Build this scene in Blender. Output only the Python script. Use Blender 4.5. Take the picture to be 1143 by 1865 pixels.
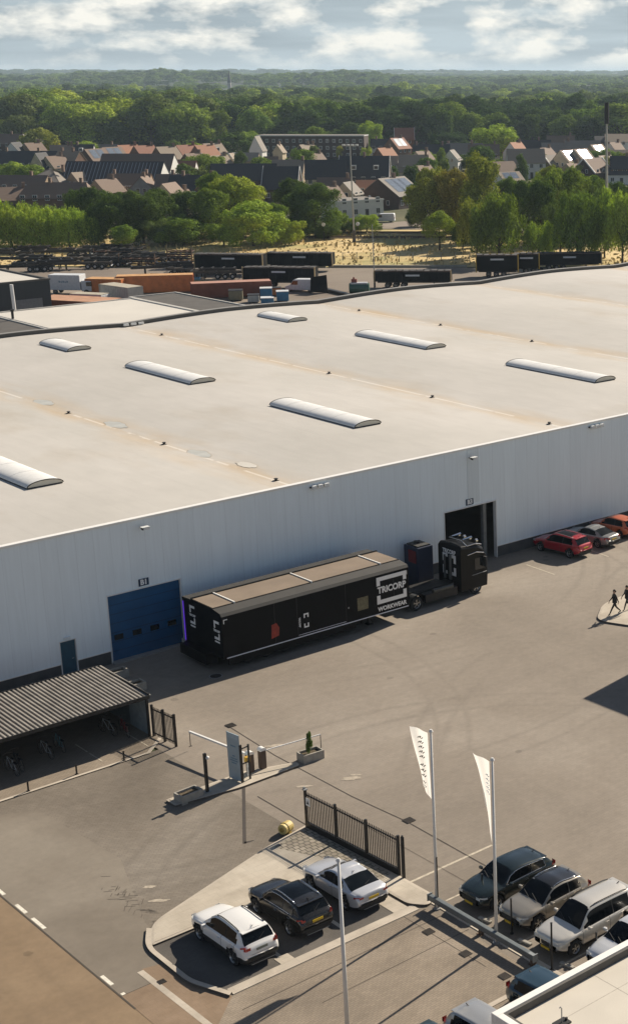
import bpy, bmesh, math, random
import numpy as np
from mathutils import Vector, Matrix
R = math.radians
scene = bpy.context.scene
COL = scene.collection
for o in list(bpy.data.objects): bpy.data.objects.remove(o)

# ------------------------------------------------------------------ camera
CX, CY, FPX, YH, HCAM = 1115., 932., 2815., 132., 35.4     # measured from the photograph (pixels of 1143 x 1865)
PITCH = math.atan((CY-YH)/FPX); AZ = R(45.28)
cam_d = bpy.data.cameras.new('camera'); cam = bpy.data.objects.new('camera', cam_d); COL.objects.link(cam)
cam_d.sensor_fit = 'VERTICAL'; cam_d.sensor_height = 24.0
cam_d.lens = FPX/1865*24.0
cam_d.shift_x = -(CX-571.5)/1865; cam_d.shift_y = 0.0
cam_d.clip_start = 0.5; cam_d.clip_end = 60000
cam.location = (0, 0, HCAM)
cam.rotation_euler = (math.pi/2-PITCH, 0, AZ-math.pi/2)
scene.camera = cam

# ------------------------------------------------------------------ sun and sky
SUN_AZ = R(10.0); SUN_EL = R(33.0)
sd = bpy.data.lights.new('sun', 'SUN'); sun = bpy.data.objects.new('sun', sd); COL.objects.link(sun)
sd.energy = 5.0; sd.angle = R(0.5); sd.color = (1.0, 0.89, 0.74)
sdir = Vector((math.cos(SUN_AZ)*math.cos(SUN_EL), math.sin(SUN_AZ)*math.cos(SUN_EL), math.sin(SUN_EL)))
sun.rotation_euler = sdir.to_track_quat('Z', 'Y').to_euler()
sun.location = sdir*200

world = bpy.data.worlds.new('World'); scene.world = world; world.use_nodes = True
nt = world.node_tree; N = nt.nodes; L = nt.links
for n in list(N): N.remove(n)
wo = N.new('ShaderNodeOutputWorld'); bg = N.new('ShaderNodeBackground')
sky = N.new('ShaderNodeTexSky'); sky.sky_type = 'NISHITA'; sky.sun_disc = False
sky.sun_elevation = SUN_EL; sky.sun_rotation = math.pi/2-SUN_AZ
sky.air_density = .75; sky.dust_density = .5; sky.ozone_density = 1.2
tc = N.new('ShaderNodeTexCoord'); sep = N.new('ShaderNodeSeparateXYZ'); L.new(tc.outputs['Generated'], sep.inputs[0])
def wn(kind, **kw):
    n = N.new(kind)
    for k, v in kw.items(): setattr(n, k, v)
    return n
def wmath(op, a, b=None):
    n = wn('ShaderNodeMath', operation=op)
    for i, v in enumerate((a, b)):
        if v is None: continue
        if isinstance(v, (int, float)): n.inputs[i].default_value = v
        else: L.new(v, n.inputs[i])
    return n.outputs[0]
# clouds: noise over the direction, flattened near the horizon as distant cloud decks are
comb = wn('ShaderNodeCombineXYZ')
L.new(wmath('MULTIPLY', sep.outputs[0], 10.0), comb.inputs[0]); L.new(wmath('MULTIPLY', sep.outputs[1], 10.0), comb.inputs[1])
L.new(wmath('MULTIPLY', sep.outputs[2], 25.0), comb.inputs[2])
nz = wn('ShaderNodeTexNoise'); nz.inputs['Scale'].default_value = 2.3; nz.inputs['Detail'].default_value = 10; nz.inputs['Roughness'].default_value = .58
L.new(comb.outputs[0], nz.inputs['Vector'])
nz2 = wn('ShaderNodeTexNoise'); nz2.inputs['Scale'].default_value = .6; nz2.inputs['Detail'].default_value = 5
comb2 = wn('ShaderNodeCombineXYZ')
L.new(wmath('MULTIPLY', sep.outputs[0], 9.0), comb2.inputs[0]); L.new(wmath('MULTIPLY', sep.outputs[1], 9.0), comb2.inputs[1])
L.new(wmath('ADD', wmath('MULTIPLY', sep.outputs[2], 90.0), 3.0), comb2.inputs[2]); L.new(comb2.outputs[0], nz2.inputs['Vector'])
r1 = wn('ShaderNodeValToRGB'); L.new(nz.outputs[0], r1.inputs[0])     # lit cumulus tops
r1.color_ramp.elements[0].position = .45; r1.color_ramp.elements[1].position = .63
r2 = wn('ShaderNodeValToRGB'); L.new(nz2.outputs[0], r2.inputs[0])    # layered grey deck
r2.color_ramp.elements[0].position = .36; r2.color_ramp.elements[1].position = .62
mixA = wn('ShaderNodeMixRGB'); L.new(r2.outputs[0], mixA.inputs[0])
mixA.inputs[1].default_value = (5.2, 6.2, 6.8, 1); mixA.inputs[2].default_value = (7.6, 8.9, 9.5, 1)
mixB = wn('ShaderNodeMixRGB'); L.new(r1.outputs[0], mixB.inputs[0]); L.new(mixA.outputs[0], mixB.inputs[1])
mixB.inputs[2].default_value = (14.2, 13.9, 12.7, 1)
# pale band right at the horizon
hz = wn('ShaderNodeMapRange'); L.new(sep.outputs[2], hz.inputs[0])
hz.inputs[1].default_value = 0.0; hz.inputs[2].default_value = .011; hz.inputs[3].default_value = .8; hz.inputs[4].default_value = 0
mixC = wn('ShaderNodeMixRGB'); L.new(hz.outputs[0], mixC.inputs[0]); L.new(mixB.outputs[0], mixC.inputs[1]); mixC.inputs[2].default_value = (8.8, 10.0, 10.4, 1)
# clouds cover the low sky, open sky above
cov = wn('ShaderNodeMapRange'); L.new(sep.outputs[2], cov.inputs[0])
cov.inputs[1].default_value = .055; cov.inputs[2].default_value = .13; cov.inputs[3].default_value = 1.0; cov.inputs[4].default_value = .06
mixD = wn('ShaderNodeMixRGB'); L.new(cov.outputs[0], mixD.inputs[0]); L.new(sky.outputs[0], mixD.inputs[1]); L.new(mixC.outputs[0], mixD.inputs[2])
L.new(mixD.outputs[0], bg.inputs[0]); bg.inputs[1].default_value = 0.05
L.new(bg.outputs[0], wo.inputs[0])
scene.view_settings.view_transform = 'Standard'; scene.view_settings.look = 'None'
scene.view_settings.gamma = 1; scene.view_settings.exposure = 0.5
scene.cycles.max_bounces = 6; scene.cycles.diffuse_bounces = 2; scene.cycles.glossy_bounces = 3
scene.cycles.transmission_bounces = 3; scene.cycles.transparent_max_bounces = 6; scene.cycles.volume_bounces = 0

# ------------------------------------------------------------------ helpers
def ray(px, py):
    r = (px-CX)/FPX; u = -(py-CY)/FPX
    fw = math.cos(PITCH)+u*math.sin(PITCH); z = -math.sin(PITCH)+u*math.cos(PITCH)
    return (fw*math.cos(AZ)+r*math.sin(AZ), fw*math.sin(AZ)-r*math.cos(AZ), z)
def G(px, py, z=0.):                      # survey: the point at height z seen at a pixel of the photograph
    d = ray(px, py); t = (z-HCAM)/d[2]
    return (d[0]*t, d[1]*t)
def hgt(bx, by, ty):                      # height of something whose foot and top rows were measured
    g = G(bx, by); dd = g[0]*math.cos(AZ)+g[1]*math.sin(AZ); u = -(ty-CY)/FPX
    return HCAM+dd*(-math.sin(PITCH)+u*math.cos(PITCH))/(math.cos(PITCH)+u*math.sin(PITCH))

MATS = {}
def mat(name, col, rough=.7, metal=0., var=.12, vs=3., bump=0., bs=20., spec=.5, col2=None, cs=None, emit=None, coat=0.):
    if name in MATS: return MATS[name]
    m = bpy.data.materials.new(name); m.use_nodes = True; MATS[name] = m
    t = m.node_tree; p = t.nodes['Principled BSDF']
    p.inputs['Roughness'].default_value = rough; p.inputs['Metallic'].default_value = metal
    p.inputs['Specular IOR Level'].default_value = spec
    if coat: p.inputs['Coat Weight'].default_value = coat; p.inputs['Coat Roughness'].default_value = .05
    tcn = t.nodes.new('ShaderNodeTexCoord')
    n = t.nodes.new('ShaderNodeTexNoise'); n.inputs['Scale'].default_value = vs; n.inputs['Detail'].default_value = 5
    t.links.new(tcn.outputs['Object'], n.inputs['Vector'])
    mx = t.nodes.new('ShaderNodeMixRGB')
    mr = t.nodes.new('ShaderNodeMapRange'); mr.inputs[1].default_value = .3; mr.inputs[2].default_value = .7
    t.links.new(n.outputs[0], mr.inputs[0]); t.links.new(mr.outputs[0], mx.inputs[0])
    c2 = col2 or tuple(min(1, c*(1+var)) for c in col)
    c1 = col if col2 else tuple(c*(1-var) for c in col)
    mx.inputs[1].default_value = (*c1, 1); mx.inputs[2].default_value = (*c2, 1)
    t.links.new(mx.outputs[0], p.inputs['Base Color'])
    if bump:
        b = t.nodes.new('ShaderNodeBump'); n2 = t.nodes.new('ShaderNodeTexNoise'); n2.inputs['Scale'].default_value = bs
        t.links.new(tcn.outputs['Object'], n2.inputs['Vector'])
        t.links.new(n2.outputs[0], b.inputs['Height']); b.inputs['Strength'].default_value = bump; t.links.new(b.outputs[0], p.inputs['Normal'])
    if emit:
        p.inputs['Emission Color'].default_value = (*emit[:3], 1); p.inputs['Emission Strength'].default_value = emit[3]
    return m

class MB:
    def __init__(s): s.v = []; s.f = []; s.mi = []
    def face(s, pts, mi=0):
        b = len(s.v); s.v += [tuple(p) for p in pts]; s.f.append(tuple(range(b, b+len(pts)))); s.mi.append(mi); return s
    def box(s, x0, x1, y0, y1, z0, z1, mi=0, rot=0., piv=None):
        c = [(x0,y0,z0),(x1,y0,z0),(x1,y1,z0),(x0,y1,z0),(x0,y0,z1),(x1,y0,z1),(x1,y1,z1),(x0,y1,z1)]
        if rot:
            px, py = piv or ((x0+x1)/2, (y0+y1)/2); cs, sn = math.cos(rot), math.sin(rot)
            c = [(px+(x-px)*cs-(y-py)*sn, py+(x-px)*sn+(y-py)*cs, z) for x, y, z in c]
        b = len(s.v); s.v += c
        for q in ((0,3,2,1),(4,5,6,7),(0,1,5,4),(1,2,6,5),(2,3,7,6),(3,0,4,7)):
            s.f.append(tuple(b+i for i in q)); s.mi.append(mi)
        return s
    def prism(s, poly, z0, z1, mi=0):       # poly counter-clockwise in xy
        b = len(s.v); n = len(poly)
        s.v += [(x, y, z0) for x, y in poly]+[(x, y, z1) for x, y in poly]
        s.f.append(tuple(b+i for i in reversed(range(n)))); s.mi.append(mi)
        s.f.append(tuple(b+n+i for i in range(n))); s.mi.append(mi)
        for i in range(n):
            j = (i+1) % n; s.f.append((b+i, b+j, b+n+j, b+n+i)); s.mi.append(mi)
        return s
    def prism_y(s, poly, y0, y1, mi=0):     # poly in xz, extruded along y
        b = len(s.v); n = len(poly)
        s.v += [(x, y0, z) for x, z in poly]+[(x, y1, z) for x, z in poly]
        s.f.append(tuple(b+i for i in range(n))); s.mi.append(mi)
        s.f.append(tuple(b+n+i for i in reversed(range(n)))); s.mi.append(mi)
        for i in range(n):
            j = (i+1) % n; s.f.append((b+i, b+n+i, b+n+j, b+j)); s.mi.append(mi)
        return s
    def tube(s, pts, r, n=8, mi=0, r1=None, cap=True):
        pts = [Vector(p) for p in pts]; b = len(s.v); m = len(pts)
        for k, p in enumerate(pts):
            d = (pts[min(k+1, m-1)]-pts[max(k-1, 0)]).normalized()
            a = d.orthogonal().normalized() if abs(d.z) < .99 else Vector((1,0,0)); c = d.cross(a)
            rr = r if r1 is None else r+(r1-r)*k/(m-1)
            for i in range(n):
                t = 2*math.pi*i/n; s.v.append(tuple(p+(a*math.cos(t)+c*math.sin(t))*rr))
        for k in range(m-1):
            for i in range(n):
                j = (i+1) % n; s.f.append((b+k*n+i, b+k*n+j, b+(k+1)*n+j, b+(k+1)*n+i)); s.mi.append(mi)
        if cap:
            s.f.append(tuple(b+i for i in reversed(range(n)))); s.mi.append(mi)
            s.f.append(tuple(b+(m-1)*n+i for i in range(n))); s.mi.append(mi)
        return s
    def bar(s, p, q, w, h=None, mi=0):      # rectangular bar between two points
        p, q = Vector(p), Vector(q); d = (q-p).normalized(); h = h or w
        u = Vector((0,0,1)) if abs(d.z) < .95 else Vector((1,0,0)); a = d.cross(u).normalized(); c = a.cross(d)
        b = len(s.v)
        for e in (p, q):
            for x, y in ((-1,-1),(1,-1),(1,1),(-1,1)): s.v.append(tuple(e+a*x*w/2+c*y*h/2))
        for f in ((0,3,2,1),(4,5,6,7),(0,1,5,4),(1,2,6,5),(2,3,7,6),(3,0,4,7)):
            s.f.append(tuple(b+i for i in f)); s.mi.append(mi)
        return s
    def build(s, name, mats, parent=None, smooth=False, bevel=0., seg=2, fix=True):
        me = bpy.data.meshes.new(name); me.from_pydata(s.v, [], s.f)
        if not isinstance(mats, (list, tuple)): mats = [mats]
        for m in mats: me.materials.append(m)
        if len(mats) > 1: me.polygons.foreach_set('material_index', s.mi)
        if fix:
            bm = bmesh.new(); bm.from_mesh(me); bmesh.ops.recalc_face_normals(bm, faces=bm.faces); bm.to_mesh(me); bm.free()
        if smooth: me.polygons.foreach_set('use_smooth', [True]*len(me.polygons))
        o = bpy.data.objects.new(name, me); COL.objects.link(o)
        if parent: o.parent = parent
        if bevel:
            md = o.modifiers.new('bevel', 'BEVEL'); md.width = bevel; md.segments = seg; md.limit_method = 'ANGLE'
        return o

def tag(o, label=None, cat=None, group=None, kind=None):
    if label: o['label'] = label
    if cat: o['category'] = cat
    if group: o['group'] = group
    if kind: o['kind'] = kind
    return o
def empty(name, loc, rz=0., label=None, cat=None, group=None):
    o = bpy.data.objects.new(name, None); COL.objects.link(o); o.empty_display_size = .3
    o.location = loc if len(loc) == 3 else (*loc, 0); o.rotation_euler = (0, 0, rz); return tag(o, label, cat, group)
KIDS = {}
def copy_tree(o, parent=None):
    c = o.copy(); COL.objects.link(c)
    if parent: c.parent = parent
    for ch in o.children: copy_tree(ch, c)
    return c
def struct(o): o['kind'] = 'structure'; return o
def text_obj(body, size, material, parent=None, name='lettering', bold=0.02, ext=.01, loc=(0,0,0), rot=(0,0,0), sx=1., align='CENTER'):
    cu = bpy.data.curves.new(name, 'FONT'); cu.body = body; cu.size = size; cu.offset = bold; cu.extrude = ext
    cu.align_x = align; cu.align_y = 'CENTER'; cu.resolution_u = 3
    tmp = bpy.data.objects.new('tmp', cu); COL.objects.link(tmp)
    dg = bpy.context.evaluated_depsgraph_get(); dg.update()
    me = bpy.data.meshes.new_from_object(tmp.evaluated_get(dg)); bpy.data.objects.remove(tmp)
    me.name = name; me.materials.clear(); me.materials.append(material)
    o = bpy.data.objects.new(name, me); COL.objects.link(o)
    if parent: o.parent = parent
    o.location = loc; o.rotation_euler = rot; o.scale = (sx, 1, 1); return o
rnd = random.Random(7)
from mathutils.geometry import tessellate_polygon
# ------------------------------------------------------------------ ground materials
def ground_mat(name, base, dark, light, brick=None, streak=None, scale=.05, rough=.85, fine=.06, arcs=()):
    m = bpy.data.materials.new(name); m.use_nodes = True; t = m.node_tree; nd = t.nodes; lk = t.links
    p = nd['Principled BSDF']; p.inputs['Roughness'].default_value = rough; p.inputs['Specular IOR Level'].default_value = .25
    tcn = nd.new('ShaderNodeTexCoord')
    n1 = nd.new('ShaderNodeTexNoise'); n1.inputs['Scale'].default_value = scale; n1.inputs['Detail'].default_value = 6; n1.inputs['Roughness'].default_value = .55
    n1.inputs['Distortion'].default_value = .6
    lk.new(tcn.outputs['Object'], n1.inputs['Vector'])
    cr = nd.new('ShaderNodeValToRGB'); lk.new(n1.outputs[0], cr.inputs[0])
    cr.color_ramp.elements[0].position = .32; cr.color_ramp.elements[0].color = (*dark, 1)
    cr.color_ramp.elements[1].position = .68; cr.color_ramp.elements[1].color = (*light, 1)
    e = cr.color_ramp.elements.new(.5); e.color = (*base, 1)
    out = cr.outputs[0]
    n2 = nd.new('ShaderNodeTexNoise'); n2.inputs['Scale'].default_value = 2.2; n2.inputs['Detail'].default_value = 8; n2.inputs['Roughness'].default_value = .7
    lk.new(tcn.outputs['Object'], n2.inputs['Vector'])
    def mul(a, fac_socket, lo, hi, fmin=.3, fmax=.7):
        mr = nd.new('ShaderNodeMapRange'); lk.new(fac_socket, mr.inputs[0]); mr.inputs[1].default_value = fmin; mr.inputs[2].default_value = fmax
        mr.inputs[3].default_value = lo; mr.inputs[4].default_value = hi
        mx = nd.new('ShaderNodeMixRGB'); mx.blend_type = 'MULTIPLY'; mx.inputs[0].default_value = 1
        lk.new(a, mx.inputs[1]); lk.new(mr.outputs[0], mx.inputs[2]); return mx.outputs[0]
    out = mul(out, n2.outputs[0], 1-fine, 1+fine)
    # worn streaks along the traffic direction
    mp = nd.new('ShaderNodeMapping'); mp.inputs['Scale'].default_value = (.06, .5, 1); mp.inputs['Rotation'].default_value = (0, 0, R(streak if streak is not None else 20))
    lk.new(tcn.outputs['Object'], mp.inputs[0]); n3 = nd.new('ShaderNodeTexNoise'); n3.inputs['Scale'].default_value = 1.; n3.inputs['Detail'].default_value = 5
    lk.new(mp.outputs[0], n3.inputs['Vector']); out = mul(out, n3.outputs[0], .95, 1.06)
    def nm(op, a, b=None, clamp=False):
        n = nd.new('ShaderNodeMath'); n.operation = op; n.use_clamp = clamp
        for i, v in enumerate((a, b)):
            if v is None: continue
            if isinstance(v, (int, float)): n.inputs[i].default_value = v
            else: lk.new(v, n.inputs[i])
        return n.outputs[0]
    if arcs:      # tyre tracks worn into the surface, oil drips
        acc = None
        for (ax_, ay_, ar_, aw_) in arcs:
            vm = nd.new('ShaderNodeVectorMath'); vm.operation = 'DISTANCE'; lk.new(tcn.outputs['Object'], vm.inputs[0]); vm.inputs[1].default_value = (ax_, ay_, 0)
            for dr_ in (0, 1.75):
                q = nm('SUBTRACT', 1., nm('DIVIDE', nm('ABSOLUTE', nm('SUBTRACT', vm.outputs['Value'], ar_+dr_)), aw_), True); acc = q if acc is None else nm('MAXIMUM', acc, q)
        mrr = nd.new('ShaderNodeMapRange'); lk.new(n1.outputs[0], mrr.inputs[0]); mrr.inputs[1].default_value = .42; mrr.inputs[2].default_value = .6
        v = nm('SUBTRACT', 1., nm('MULTIPLY', nm('MULTIPLY', acc, mrr.outputs[0]), .13))
        vo = nd.new('ShaderNodeTexVoronoi'); vo.inputs['Scale'].default_value = .22; lk.new(tcn.outputs['Object'], vo.inputs['Vector'])
        sp_ = nm('LESS_THAN', nm('ADD', vo.outputs['Distance'], nm('MULTIPLY', n2.outputs[0], .10)), .10)
        v = nm('MULTIPLY', v, nm('SUBTRACT', 1., nm('MULTIPLY', sp_, .22)))
        mx = nd.new('ShaderNodeMixRGB'); mx.blend_type = 'MULTIPLY'; mx.inputs[0].default_value = 1; lk.new(out, mx.inputs[1]); lk.new(v, mx.inputs[2]); out = mx.outputs[0]
    if brick:
        bt = nd.new('ShaderNodeTexBrick'); mp2 = nd.new('ShaderNodeMapping'); mp2.inputs['Rotation'].default_value = (0, 0, R(brick.get('rot', 0)))
        lk.new(tcn.outputs['Object'], mp2.inputs[0]); lk.new(mp2.outputs[0], bt.inputs['Vector'])
        bt.inputs['Scale'].default_value = 1.; bt.inputs['Brick Width'].default_value = brick['w']; bt.inputs['Row Height'].default_value = brick['h']
        bt.inputs['Mortar Size'].default_value = brick.get('m', .008); bt.inputs['Mortar Smooth'].default_value = .3; bt.inputs['Bias'].default_value = 0
        s = brick.get('s', .2)
        bt.inputs['Color1'].default_value = (1-s*.5,)*3+(1,); bt.inputs['Color2'].default_value = (1+s*.3,)*3+(1,); bt.inputs['Mortar'].default_value = (1-s*1.6,)*3+(1,)
        mx = nd.new('ShaderNodeMixRGB'); mx.blend_type = 'MULTIPLY'; mx.inputs[0].default_value = 1
        lk.new(out, mx.inputs[1]); lk.new(bt.outputs[0], mx.inputs[2]); out = mx.outputs[0]
    lk.new(out, p.inputs['Base Color'])
    b = nd.new('ShaderNodeBump'); b.inputs['Strength'].default_value = .25; b.inputs['Distance'].default_value = .02
    n4 = nd.new('ShaderNodeTexNoise'); n4.inputs['Scale'].default_value = 35; lk.new(tcn.outputs['Object'], n4.inputs['Vector']); lk.new(n4.outputs[0], b.inputs['Height'])
    lk.new(b.outputs[0], p.inputs['Normal'])
    return m
M_yard = ground_mat('yard_paving', (0.261,0.223,0.181), (0.213,0.182,0.147), (0.313,0.272,0.225), brick=dict(w=.42, h=.21, m=.012, s=.07), streak=25, scale=.07, fine=.09, arcs=((60,95,22,.35),(44,50,17,.3),(70,40,31,.35),(52,88,28,.3),(30,78,24,.3),(85,58,19,.4)))
M_drive = ground_mat('drive_paving', (0.210,0.180,0.144), (0.164,0.139,0.110), (0.260,0.228,0.188), brick=dict(w=.36, h=.12, m=.014, s=.16, rot=45), streak=-60, scale=.12, fine=.12, arcs=((40,50,14,.3),(20,75,12,.3),(36,74,15,.3)))
M_patch = ground_mat('smooth_asphalt', (.206,.177,.141), (.163,.139,.109), (.255,.223,.180), streak=-60, scale=.12, fine=.08)
M_road = ground_mat('road_asphalt', (0.239,0.172,0.108), (0.206,0.148,0.092), (0.277,0.202,0.128), streak=88, scale=.10, fine=.10, arcs=((-60,50,79,.4),(-90,60,111,.4)))
M_bay = ground_mat('bay_asphalt', (.120,.108,.095), (.095,.086,.076), (.150,.134,.117), brick=dict(w=.24, h=.12, s=.12), streak=5, scale=.3)
M_apron = ground_mat('apron_paving', (0.274,0.226,0.172), (0.230,0.190,0.146), (0.325,0.271,0.211), brick=dict(w=.24, h=.12, m=.012, s=.18), streak=3, scale=.25)
M_slab = ground_mat('pale_slabs', (.47,.415,.335), (.40,.35,.28), (.53,.475,.39), brick=dict(w=.6, h=.4, m=.012, s=.07), streak=50, scale=.5)
M_kerb = ground_mat('kerb_stone', (.50,.44,.36), (.43,.38,.31), (.57,.51,.42), brick=dict(w=1., h=.3, m=.014, s=.06), scale=.6)
M_red = ground_mat('reddish_paving', (.250,.180,.120), (.215,.150,.100), (.29,.210,.145), brick=dict(w=.3, h=.3, s=.08), scale=.5)
M_farasph = ground_mat('far_asphalt', (.235,.195,.155), (.19,.155,.125), (.285,.24,.19), scale=.03, streak=45)
M_field = ground_mat('field_soil', (.050,.062,.022), (.026,.040,.014), (.095,.095,.036), scale=.004, fine=.3)
M_dry = ground_mat('dry_grass_soil', (.56,.42,.19), (.30,.29,.11), (.70,.54,.28), scale=.05, fine=.18, streak=135)
M_wood_floor = ground_mat('village_ground', (.070,.075,.030), (.040,.050,.020), (.13,.12,.055), scale=.03, fine=.3)

def sheet(name, poly, z, m, label=None):
    b = MB(); b.face([(x, y, z) for x, y in poly]); o = b.build(name, m, fix=False)
    me = o.data
    if me.polygons[0].normal.z < 0: me.flip_normals()
    return struct(o)
def rc(x0, x1, y0, y1): return [(x0,y0),(x1,y0),(x1,y1),(x0,y1)]
# one sheet to the horizon
sheet('ground', rc(-40000, 40000, -40000, 40000), -.06, M_field)
sheet('village_ground', [(150,330),(330,170),(1100,420),(500,1150)], -.03, M_wood_floor)
sheet('yard', rc(36.9, 320, -60, 158), 0.0, M_yard)
sheet('far_yard', [(36.9,158.01),(190,158.01),(250,150),(196.5,218),(160.5,253),(125,290),(60,320)], 0.0, M_farasph)
# dry grass verge strip with the railway behind the far yard
v1 = [G(-60,446), G(1300,478)]
a, b_, c, d = (118,302), (196.5,219), (240,262), (165,345)
sheet('dry_verge', [(118,299.5),(164,252.8),(168.6,247.0),(186.5,229.2),(250,168),(300,215),(218,300),(160,362)], .02, M_dry)
sheet('road', rc(-60, 24.05, -60, 120), .004, M_road)
sheet('smooth_asphalt', [(24.05,52.1),(25.6,52.1),(25.6,53.3),(27.0,52.9),(27.5,56.5),(29.5,62.5),(29.0,70.0),(24.05,72.3)], .008, M_patch)
sheet('entrance_drive', rc(24.05, 36.9, 49.0, 72.3), .004, M_drive)
sheet('shelter_paving', [(5,72.3),(36.2,72.3),(37.6,73.6),(37.6,85.8),(5,85.8)], .05, M_apron)
sheet('kerb_edge', [(5,72.12),(36.3,72.12),(37.8,73.5),(37.6,73.6),(36.2,72.3),(5,72.3)], .054, M_kerb)
sheet('front_apron', rc(24.05, 36.9, 20, 49.0), .006, M_apron)
sheet('reddish_pavement', [(24.05,52.1),(25.6,52.1),(25.6,53.3),(27.2,52.9),(27.2,49.0),(25.6,47.5),(25.6,20),(24.05,20)], .012, M_red)
sheet('kerb_strip', [(25.35,53.2),(25.62,53.2),(25.9,20),(25.6,20)], .016, M_kerb)
# road centre dashes
M_paint = mat('road_paint', (.72,.68,.58), .7, var=.2, vs=8)
M_paint2 = mat('worn_road_paint', (.50,.44,.34), .8, var=.25, vs=6)
b = MB()
for y1, y0 in ((73.5,72.4),(71.0,69.9),(68.6,67.5),(66.2,65.1),(63.8,63.1),(61.9,60.9),(60.3,59.1),(54.0,53.1),(52.3,51.2),(50.3,49.2),(48.2,47.2),(46.2,45.2)):
    b.face([(24.13,y0,.010),(24.29,y0,.010),(24.29,y1,.010),(24.13,y1,.010)])
o = b.build('road_marking', M_paint, fix=False); struct(o)
b = MB(); b.face([(x,y,.010) for x, y in ((37.56,51.15),(42.7,51.22),(42.7,51.36),(37.56,51.29))])
for y in (48.8,46.35,43.9,41.4):
    b.face([(37.9,y-.05,.010),(42.8,y-.05,.010),(42.8,y+.05,.010),(37.9,y+.05,.010)])
for x, y in ((72.8,79.6),):
    b.face([(x-.05,y,.01),(x+.05,y,.01),(x+.15,y+3.2,.01),(x+.05,y+3.2,.01)])
b.face([(78.6,79.9,.01),(78.7,79.9,.01),(78.9,82.6,.01),(78.8,82.6,.01)])
struct(b.build('bay_marking', M_paint2, fix=False))
b = MB(); b.box(37.28,37.62,40.0,49.2,.0,.03)
struct(b.build('kerb_edge', M_kerb))
b = MB(); b.box(27.4,37.5,41.15,41.4,.0,.035)
struct(b.build('kerb_edge', M_kerb))
# pale worn asphalt scars on the drive
M_scar = mat('worn_patch', (.40,.345,.27), .9, var=.25, vs=5)
def blob(cx, cy, rx, ry, z, rot=0, n=18, seed=0, jag=.3):
    rr = random.Random(seed); out = []
    for i in range(n):
        t = 2*math.pi*i/n; k = 1+rr.uniform(-jag, jag); x = rx*k*math.cos(t); y = ry*k*math.sin(t)
        out.append((cx+x*math.cos(rot)-y*math.sin(rot), cy+x*math.sin(rot)+y*math.cos(rot), z))
    return out
b = MB()
for px, py, rx, ry, s in ((272,1615,.28,.13,1),(288,1640,.42,.12,2),(640,1417,.5,.22,3),(648,1411,.3,.12,4),(500,1358,.5,.16,5),(553,1432,.4,.12,6)):
    x, y = G(px, py); b.face(blob(x, y, rx, ry, .012, R(-35), seed=s))
struct(b.build('worn_patch', M_scar, fix=False))
# broken setts by the island
M_crack = mat('joint_dark', (.075,.062,.05), .95)
b = MB(); rr = random.Random(4)
for k in range(48):
    px = rr.gauss(232, 26); py = 1636+(px-232)*.62+rr.gauss(0, 9); x, y = G(px, py); t = R(rr.choice((50, -40))+rr.uniform(-8, 8)); l = rr.uniform(.08,.26)
    dx, dy = math.cos(t)*l, math.sin(t)*l; nx, ny = -math.sin(t)*.016, math.cos(t)*.016
    b.face([(x-dx-nx,y-dy-ny,.014),(x+dx-nx,y+dy-ny,.014),(x+dx+nx,y+dy+ny,.014),(x-dx+nx,y-dy+ny,.014)])
struct(b.build('sett_joint', mat('sett_joint', (.115,.098,.078), .95), fix=False)); b = MB()
# long expansion joints across the yard
def joint(b, pts, w=.05, z=.014, m=0):
    for p, q in zip(pts, pts[1:]):
        d = Vector((q[0]-p[0], q[1]-p[1], 0)).normalized(); n = Vector((-d.y, d.x, 0))*w/2
        b.face([(p[0]-n.x,p[1]-n.y,z),(q[0]-n.x,q[1]-n.y,z),(q[0]+n.x,q[1]+n.y,z),(p[0]+n.x,p[1]+n.y,z)], m)
joint(b, [(41.25,72.6),(40.95,67.2),(41.0,60.2),(41.3,56.1),(41.2,50.4),(41.2,49.0)], .045)
joint(b, [(37.6,63.6),(37.6,59.2)], .05); joint(b, [(34.95,58.4),(36.4,55.3),(36.5,51.4)], .05)
joint(b, [(24.05,50.9),(24.05,74)], .07); joint(b, [(24.05,52.1),(25.6,52.1)], .04)
joint(b, [(27.0,47.9),(37,47.95)], .03)
joint(b, [(35.75,43.5),(35.75,52)], .02); joint(b, [(39.6,48.9),(39.6,60)], .02); joint(b, [(29.5,46.1),(37.1,46.25)], .03)
o = struct(b.build('paving_joint', M_crack, fix=False))
# manholes and drain grates
M_iron = mat('cast_iron', (.06,.052,.045), .6, .6)
for i, (px, py, w, lab) in enumerate(((780,1697,.42,'dark square drain grate in the front apron nearest the guard beam end'),(847,1737,.42,'dark square drain grate in the middle of the row in the front apron'),(918,1778,.42,'dark square drain grate beside the blue parked car'),(744,1494,.5,'round manhole cover on the yard joint beside the flagpole'),(420,1321,.5,'small manhole grate at the far end of the yard joint'),(295,1788,.3,'small rusty drain grate beside the kerb by the road'))):
    x, y = G(px, py); r = empty('drain_grate', (x, y, .02), 0, lab, 'drain grate', 'drain grates in the paving')
    b = MB(); 
    for k in range(5): b.box(-w/2+.04, w/2-.04, -w/2+.03+k*(w-.06)/5, -w/2+.03+k*(w-.06)/5+(w-.06)/8, 0, .02)
    b.build('bars', M_iron, r)
    b = MB(); b.box(-w/2,w/2,-w/2,-w/2+.03,0,.016); b.box(-w/2,w/2,w/2-.03,w/2,0,.016); b.box(-w/2,-w/2+.03,-w/2+.03,w/2-.03,0,.016); b.box(w/2-.03,w/2,-w/2+.03,w/2-.03,0,.016); b.box(-w/2+.03,w/2-.03,-w/2+.03,w/2-.03,-.003,.004)
    b.build('frame', M_iron, r)
x, y = G(393,1231); r = empty('manhole_cover', (x, y, .004), 0, 'round manhole cover in the shade beside the rear of the black trailer', 'manhole cover')
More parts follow.
